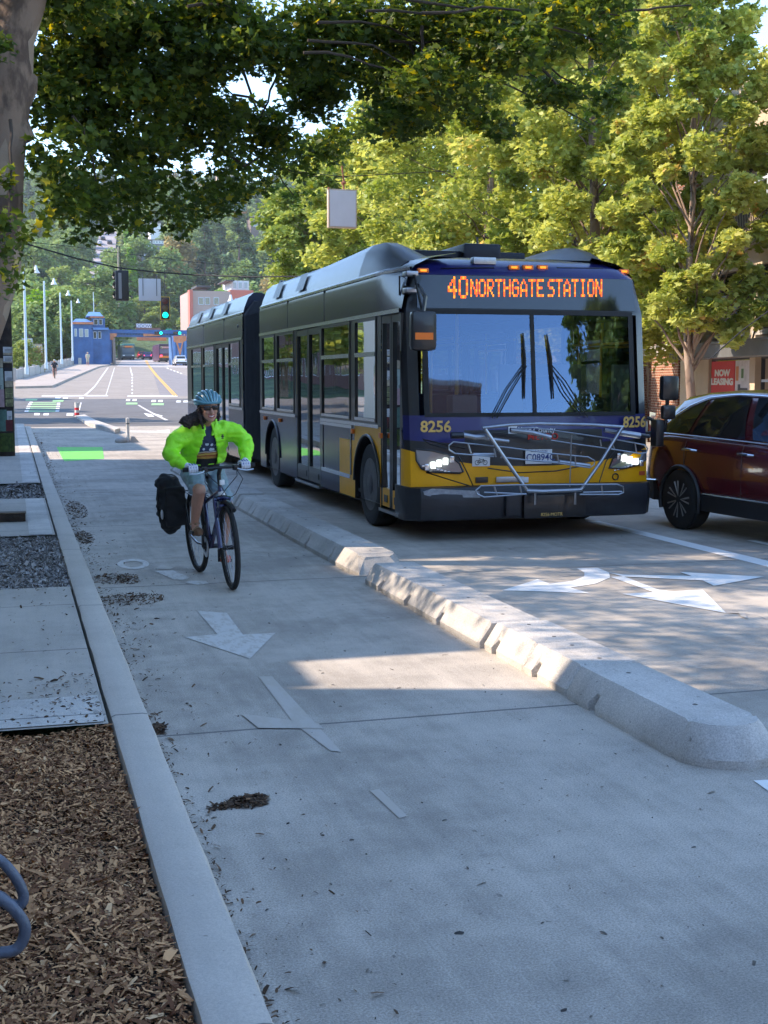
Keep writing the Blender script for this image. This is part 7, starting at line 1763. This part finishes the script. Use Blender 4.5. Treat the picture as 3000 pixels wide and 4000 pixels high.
# far cyclist on the bridge sidewalk and his bicycle; statue-like figure by the tower
def small_person(lab, loc, shirt, pants, hair, seat=True, h=1.7):
    t = thing('person', lab, 'person', loc); k = h / 1.7
    mb = MB()
    if seat:
        J = dict(hip=(0, .15, .95), ch=(0, -.12, 1.32), nk=(0, -.18, 1.42), hd=(0, -.24, 1.56))
        legs = [((.09, .15, .95), (.12, -.20, .72), (.12, -.05, .35), (.12, -.2, .28)), ((-.09, .15, .95), (-.12, -.10, .58), (-.12, .05, .2), (-.12, -.1, .14))]; arms = [((.18, -.12, 1.34), (.28, -.25, 1.15), (.24, -.5, 1.05)), ((-.18, -.12, 1.34), (-.28, -.25, 1.15), (-.24, -.5, 1.05))]
    else:
        J = dict(hip=(0, 0, .92), ch=(0, 0, 1.3), nk=(0, 0, 1.45), hd=(0, -.01, 1.6)); legs = [((.09, 0, .92), (.1, 0, .5), (.1, .02, .09), (.1, -.12, .04)), ((-.09, 0, .92), (-.1, -.02, .5), (-.1, .02, .09), (-.1, -.12, .04))]; arms = [((.18, 0, 1.38), (.24, .02, 1.12), (.2, -.12, .95)), ((-.18, 0, 1.38), (-.24, .02, 1.12), (-.2, -.12, .95))]
    capsule(mb, [J['hip'], J['ch']], [.14, .16]); capsule(mb, [J['ch'], J['nk'], J['hd']], [.1, .06, .05]); mb.ball(J['hd'], .11, 8, sz=(.85, .95, 1.12))
    for L in legs: capsule(mb, L, [.085, .06, .042, .035])
    for L in arms: capsule(mb, L, [.05, .042, .032])
    mb.xf(Matrix.Scale(k, 4)); blob('body', mb, m_skin, t, .02, 2)
    mb = MB(); capsule(mb, [J['hip'], J['ch']], [.165, .185])
    for L in arms: capsule(mb, [L[0], Vector(L[0]).lerp(Vector(L[1]), .8)], [.075, .06])
    mb.xf(Matrix.Scale(k, 4)); blob('shirt', mb, shirt, t, .02, 2)
    mb = MB()
    for L in legs: capsule(mb, [L[0], L[1]], [.105, .08])
    mb.xf(Matrix.Scale(k, 4)); blob('trousers', mb, pants, t, .02, 2)
    mb = MB(); hd = Vector(J['hd']); mb.ball(hd + Vector((0, .01, .04)), .12, 8, sz=(.9, 1, .8)); mb.xf(Matrix.Scale(k, 4)); mb.build('helmet' if seat else 'hair', hair, t); return t
p = W(214, 1478, .16); small_person('distant cyclist in dark clothes on the bridge sidewalk', (p.x, p.y, p.z), M('dark shirt', (.02, .02, .03), .8), M('pinkish leggings', (.25, .14, .12), .8), M('light helmet', (.45, .47, .4), .5))
fb = thing('bicycle', 'small distant bicycle on the bridge sidewalk', 'bicycle', (p.x, p.y, p.z))
for y in (-.52, .52): mb = MB(); mb.tube([(0, y + .33 * math.cos(a), .35 + .33 * math.sin(a)) for a in [2 * math.pi * i / 20 for i in range(20)]], .03, 6, closed=True); mb.build('wheel', m_tyre, fb)
mb = MB(); mb.tube([(0, .5, .35), (0, .1, .8), (0, -.4, .85), (0, 0, .3), (0, .1, .8)], .025, 6); mb.tube([(0, -.4, .85), (0, -.52, .35)], .025, 6); mb.tube([(0, -.4, .85), (0, -.42, 1.05)], .02, 6); mb.tube([(-.27, -.46, 1.03), (.27, -.46, 1.03)], .02, 6); mb.build('frame', m_fblk, fb)
p = W(340, 1428, .16); sp_ = small_person('pale figure standing in front of the blue tower', (p.x, p.y - 2, T(p.y - 2) + .16), M('pale coat', (.42, .40, .32), .8), M('pale trousers', (.40, .38, .30), .8), M('pale hat', (.4, .38, .3), .8), False, 1.9)

# ---- bicycle stand tubes at the lower left
m_tube = M('blue-grey coated steel tube', (.085, .105, .15), .45, var=.2, vs=20, bump=.2, bs=60)
o = PY(0, 3500, 3.35); br = thing('bicycle_stand', 'curled blue-grey steel bicycle stand at the lower left in the bark bed', 'bicycle stand', (o.x, o.y, .1))
def arc(L, Y):
    P = []
    for a, b in L: q = PY(a, b, Y); P.append(Vector((q.x - o.x, q.y - o.y, q.z - .1)))
    out = []
    for i in range(len(P) - 1):
        p0, p1, p2, p3 = P[max(i - 1, 0)], P[i], P[i + 1], P[min(i + 2, len(P) - 1)]
        for k in range(6):
            t = k / 6; out.append(.5 * ((2 * p1) + (p2 - p0) * t + (2 * p0 - 5 * p1 + 4 * p2 - p3) * t * t + (3 * p1 - p0 - 3 * p2 + p3) * t ** 3))
    return out + [P[-1]]
mb = MB(); mb.tube(arc([(-330, 3760), (-325, 3400), (-300, 3180), (-220, 3130), (-120, 3240), (-40, 3330), (20, 3378), (68, 3440), (92, 3500), (78, 3535), (40, 3530), (-10, 3500), (-60, 3560), (-90, 3680), (-95, 3800)], 3.45), .0145, 12); mb.build('tube', m_tube, br)
mb = MB(); mb.tube(arc([(-420, 3800), (-415, 3600), (-360, 3450), (-250, 3425), (-120, 3450), (-20, 3498), (50, 3548), (94, 3610), (92, 3665), (60, 3710), (0, 3722), (-80, 3730), (-130, 3780), (-140, 3850)], 3.32), .0155, 12); mb.build('tube', m_tube, br)

# ---- bark chips, leaf litter, gravel: nobody could count them
def flakes(n, xf, size, flat=.25, stand=.35):
    """n little chips: xf() gives x, y, z; a chip is a bent sliver of four faces"""
    P = np.array([xf() for _ in range(n)]); a = nr.uniform(0, 6.283, n); tl2 = nr.normal(0, stand, n)
    L = size * nr.lognormal(0, .5, n); Wd = L * nr.uniform(.16, .42, n) + .0015; 
    d = np.stack([np.cos(a) * np.cos(tl2), np.sin(a) * np.cos(tl2), np.sin(tl2)], 1); s = np.stack([-np.sin(a), np.cos(a), nr.normal(0, flat, n)], 1); u = np.cross(d, s)
    V = np.zeros((n, 6, 3)); 
    for k, (p_, q_, r_) in enumerate(((-1, -.5, 0), (-.8, .6, 0), (.1, .8, .25), (1, .4, 0), (.9, -.6, 0), (-.1, -.7, .28))): V[:, k] = P + d * (p_ * L)[:, None] + s * (q_ * Wd)[:, None] + u * (r_ * Wd)[:, None]
    return V, [(0, 1, 2, 5), (5, 2, 3, 4)]
m_chip = leafmat('bark chips', (.13, .05, .022), (.72, .39, .18), (.80, .56, .32), trans=.0, rough=.9)
def in_bed():
    x = rng.uniform(-.62, .392) if rng.random() < .8 else rng.uniform(-1.48, -.6); y = rng.uniform(2.87, 5.88); return (x, y, .112 + .012 * math.sin(x * 9 + y * 5) + rng.uniform(-.008, .022))
V, F = flakes(62000, in_bed, .0088); V2, _ = flakes(500, in_bed, .022, stand=.2); tn = np.clip(nr.beta(1.3, 2.4, 62500) * 1.1, 0, .93)
stuff(scatter_mesh('bark_chips', np.concatenate([V, V2]), F, tn, m_chip), 'brown bark chips covering the bed beside the curb', 'bark chips')
def gutter():
    y = 3 + 40 * rng.random() ** 1.25; x = .60 + abs(rng.gauss(0, .035 if y < 7 else .10 if y < 14 else .07)); 
    if rng.random() < .25: x += rng.random() ** 2 * .5
    return (x, y, .004 + rng.random() * .008)
m_lit = leafmat('leaf litter', (.045, .028, .018), (.16, .095, .055), (.34, .18, .09), trans=0, rough=.9)
V, F = flakes(3000, gutter, .009, .4, .3)
def clumpf(cx, cy_, rx, ry):
    def f():
        a = rng.uniform(0, 6.28); q = rng.random() ** .6; return (cx + rx * q * math.cos(a), cy_ + ry * q * math.sin(a), .004 + (1 - q) * .02 * rng.random())
    return f
parts = [V]
for cx, cy_, rx, ry, n in ((W(500, 2262).x, W(500, 2262).y, .12, .30, 260), (W(430, 2262).x, W(430, 2262).y, .16, .35, 260), (W(300, 1990).x, W(300, 1990).y, .13, 1.2, 700), (W(330, 2100).x, W(330, 2100).y, .1, .6, 500), (W(970, 3135).x, W(970, 3135).y, .085, .075, 420), (W(865, 3155).x, W(865, 3155).y, .06, .03, 120), (W(620, 2850).x, W(620, 2850).y, .035, .10, 220), (W(520, 2340).x, W(520, 2340).y, .25, .3, 500), (W(1000, 3130).x, W(1000, 3118).y, .06, .03, 120)):
    parts.append(flakes(n, clumpf(cx, cy_, rx, ry), .010, .4, .3)[0])
allv = np.concatenate(parts); stuff(scatter_mesh('leaf_litter', allv, F, nr.beta(1.5, 2.5, len(allv)), m_lit), 'dark leaf litter along the gutter and in the bike lane', 'leaf litter')
def speck(): 
    y = 3 + rng.random() ** 1.4 * 14; return (rng.uniform(.6, 2.8), y, .003)
V, F = flakes(520, speck, .006, .4, .2); stuff(scatter_mesh('road_grit', V, F, nr.uniform(0, .9, 520), leafmat('road grit', (.02, .02, .02), (.12, .10, .08), (.6, .6, .58), trans=0)), 'grit and bits scattered on the bike lane', 'grit')
m_grav = leafmat('gravel stones', (.12, .11, .10), (.42, .40, .39), (.62, .60, .58), trans=0, rough=.95)
def gravel(): return (rng.uniform(-.8, .395), rng.uniform(9.96, 13.34), .125 + rng.random() * .012)
V, F = flakes(15000, gravel, .011, .6, .6)
V[:, :, :] = V; V3, _ = flakes(2500, lambda: (rng.uniform(-.5, .4), rng.uniform(17.6, 20.2), .125), .02, .5, .5)
stuff(scatter_mesh('gravel', np.concatenate([V, V3]), F, nr.uniform(0, .93, len(V) + len(V3)), m_grav), 'grey gravel filling the bed between two sidewalk slabs', 'gravel')
V, F = flakes(420, lambda: (rng.uniform(-.5, .37) if rng.random() < .7 else rng.uniform(.1, .37), rng.uniform(5.9, 6.9) if rng.random() < .7 else rng.uniform(6, 9.9), .155), .009, .4, .25)
stuff(scatter_mesh('twig_litter', V, F, nr.uniform(0, .6, 420), m_lit), 'twigs and bits on the near sidewalk slabs', 'twigs')
# timber edging at the left
o = W(100, 2030, .15); tb = thing('timber_edging', 'short dark timber edging on the sidewalk left of the curb', 'timber', (o.x, o.y - .1, .15)); mb = MB(); mb.bbox((-.75, -.08, 0), (-.0, .10, .085), .012); mb.build('plank', M('dark wood', (.030, .018, .012), .8, var=.5, vs=7, bump=.6, bs=25), tb)  # lower plank is darker than the top one
mb = MB(); mb.bbox((-.75, -.085, .087), (.005, .105, .10), .004); mb.build('plank', M('brown plank top', (.11, .075, .045), .8, var=.4, vs=7), tb)

# ================================================================ the air: far things fade a little
mb = MB(); mb.box((-330, -75, -2), (420, 900, 190)); hz = mb.build('haze', bpy.data.materials.new('haze'), recalc=False); hz['kind'] = 'stuff'; hz['label'] = 'thin pale haze in front of the far hillside'; hz['category'] = 'haze'
m = hz.data.materials[0]; m.use_nodes = True; n = m.node_tree.nodes; n.remove(n['Principled BSDF']); pv = n.new('ShaderNodeVolumePrincipled'); pv.inputs['Color'].default_value = (.85, .92, 1, 1); pv.inputs['Density'].default_value = .00018; pv.inputs['Anisotropy'].default_value = .2
m.node_tree.links.new(pv.outputs[0], n['Material Output'].inputs['Volume'])
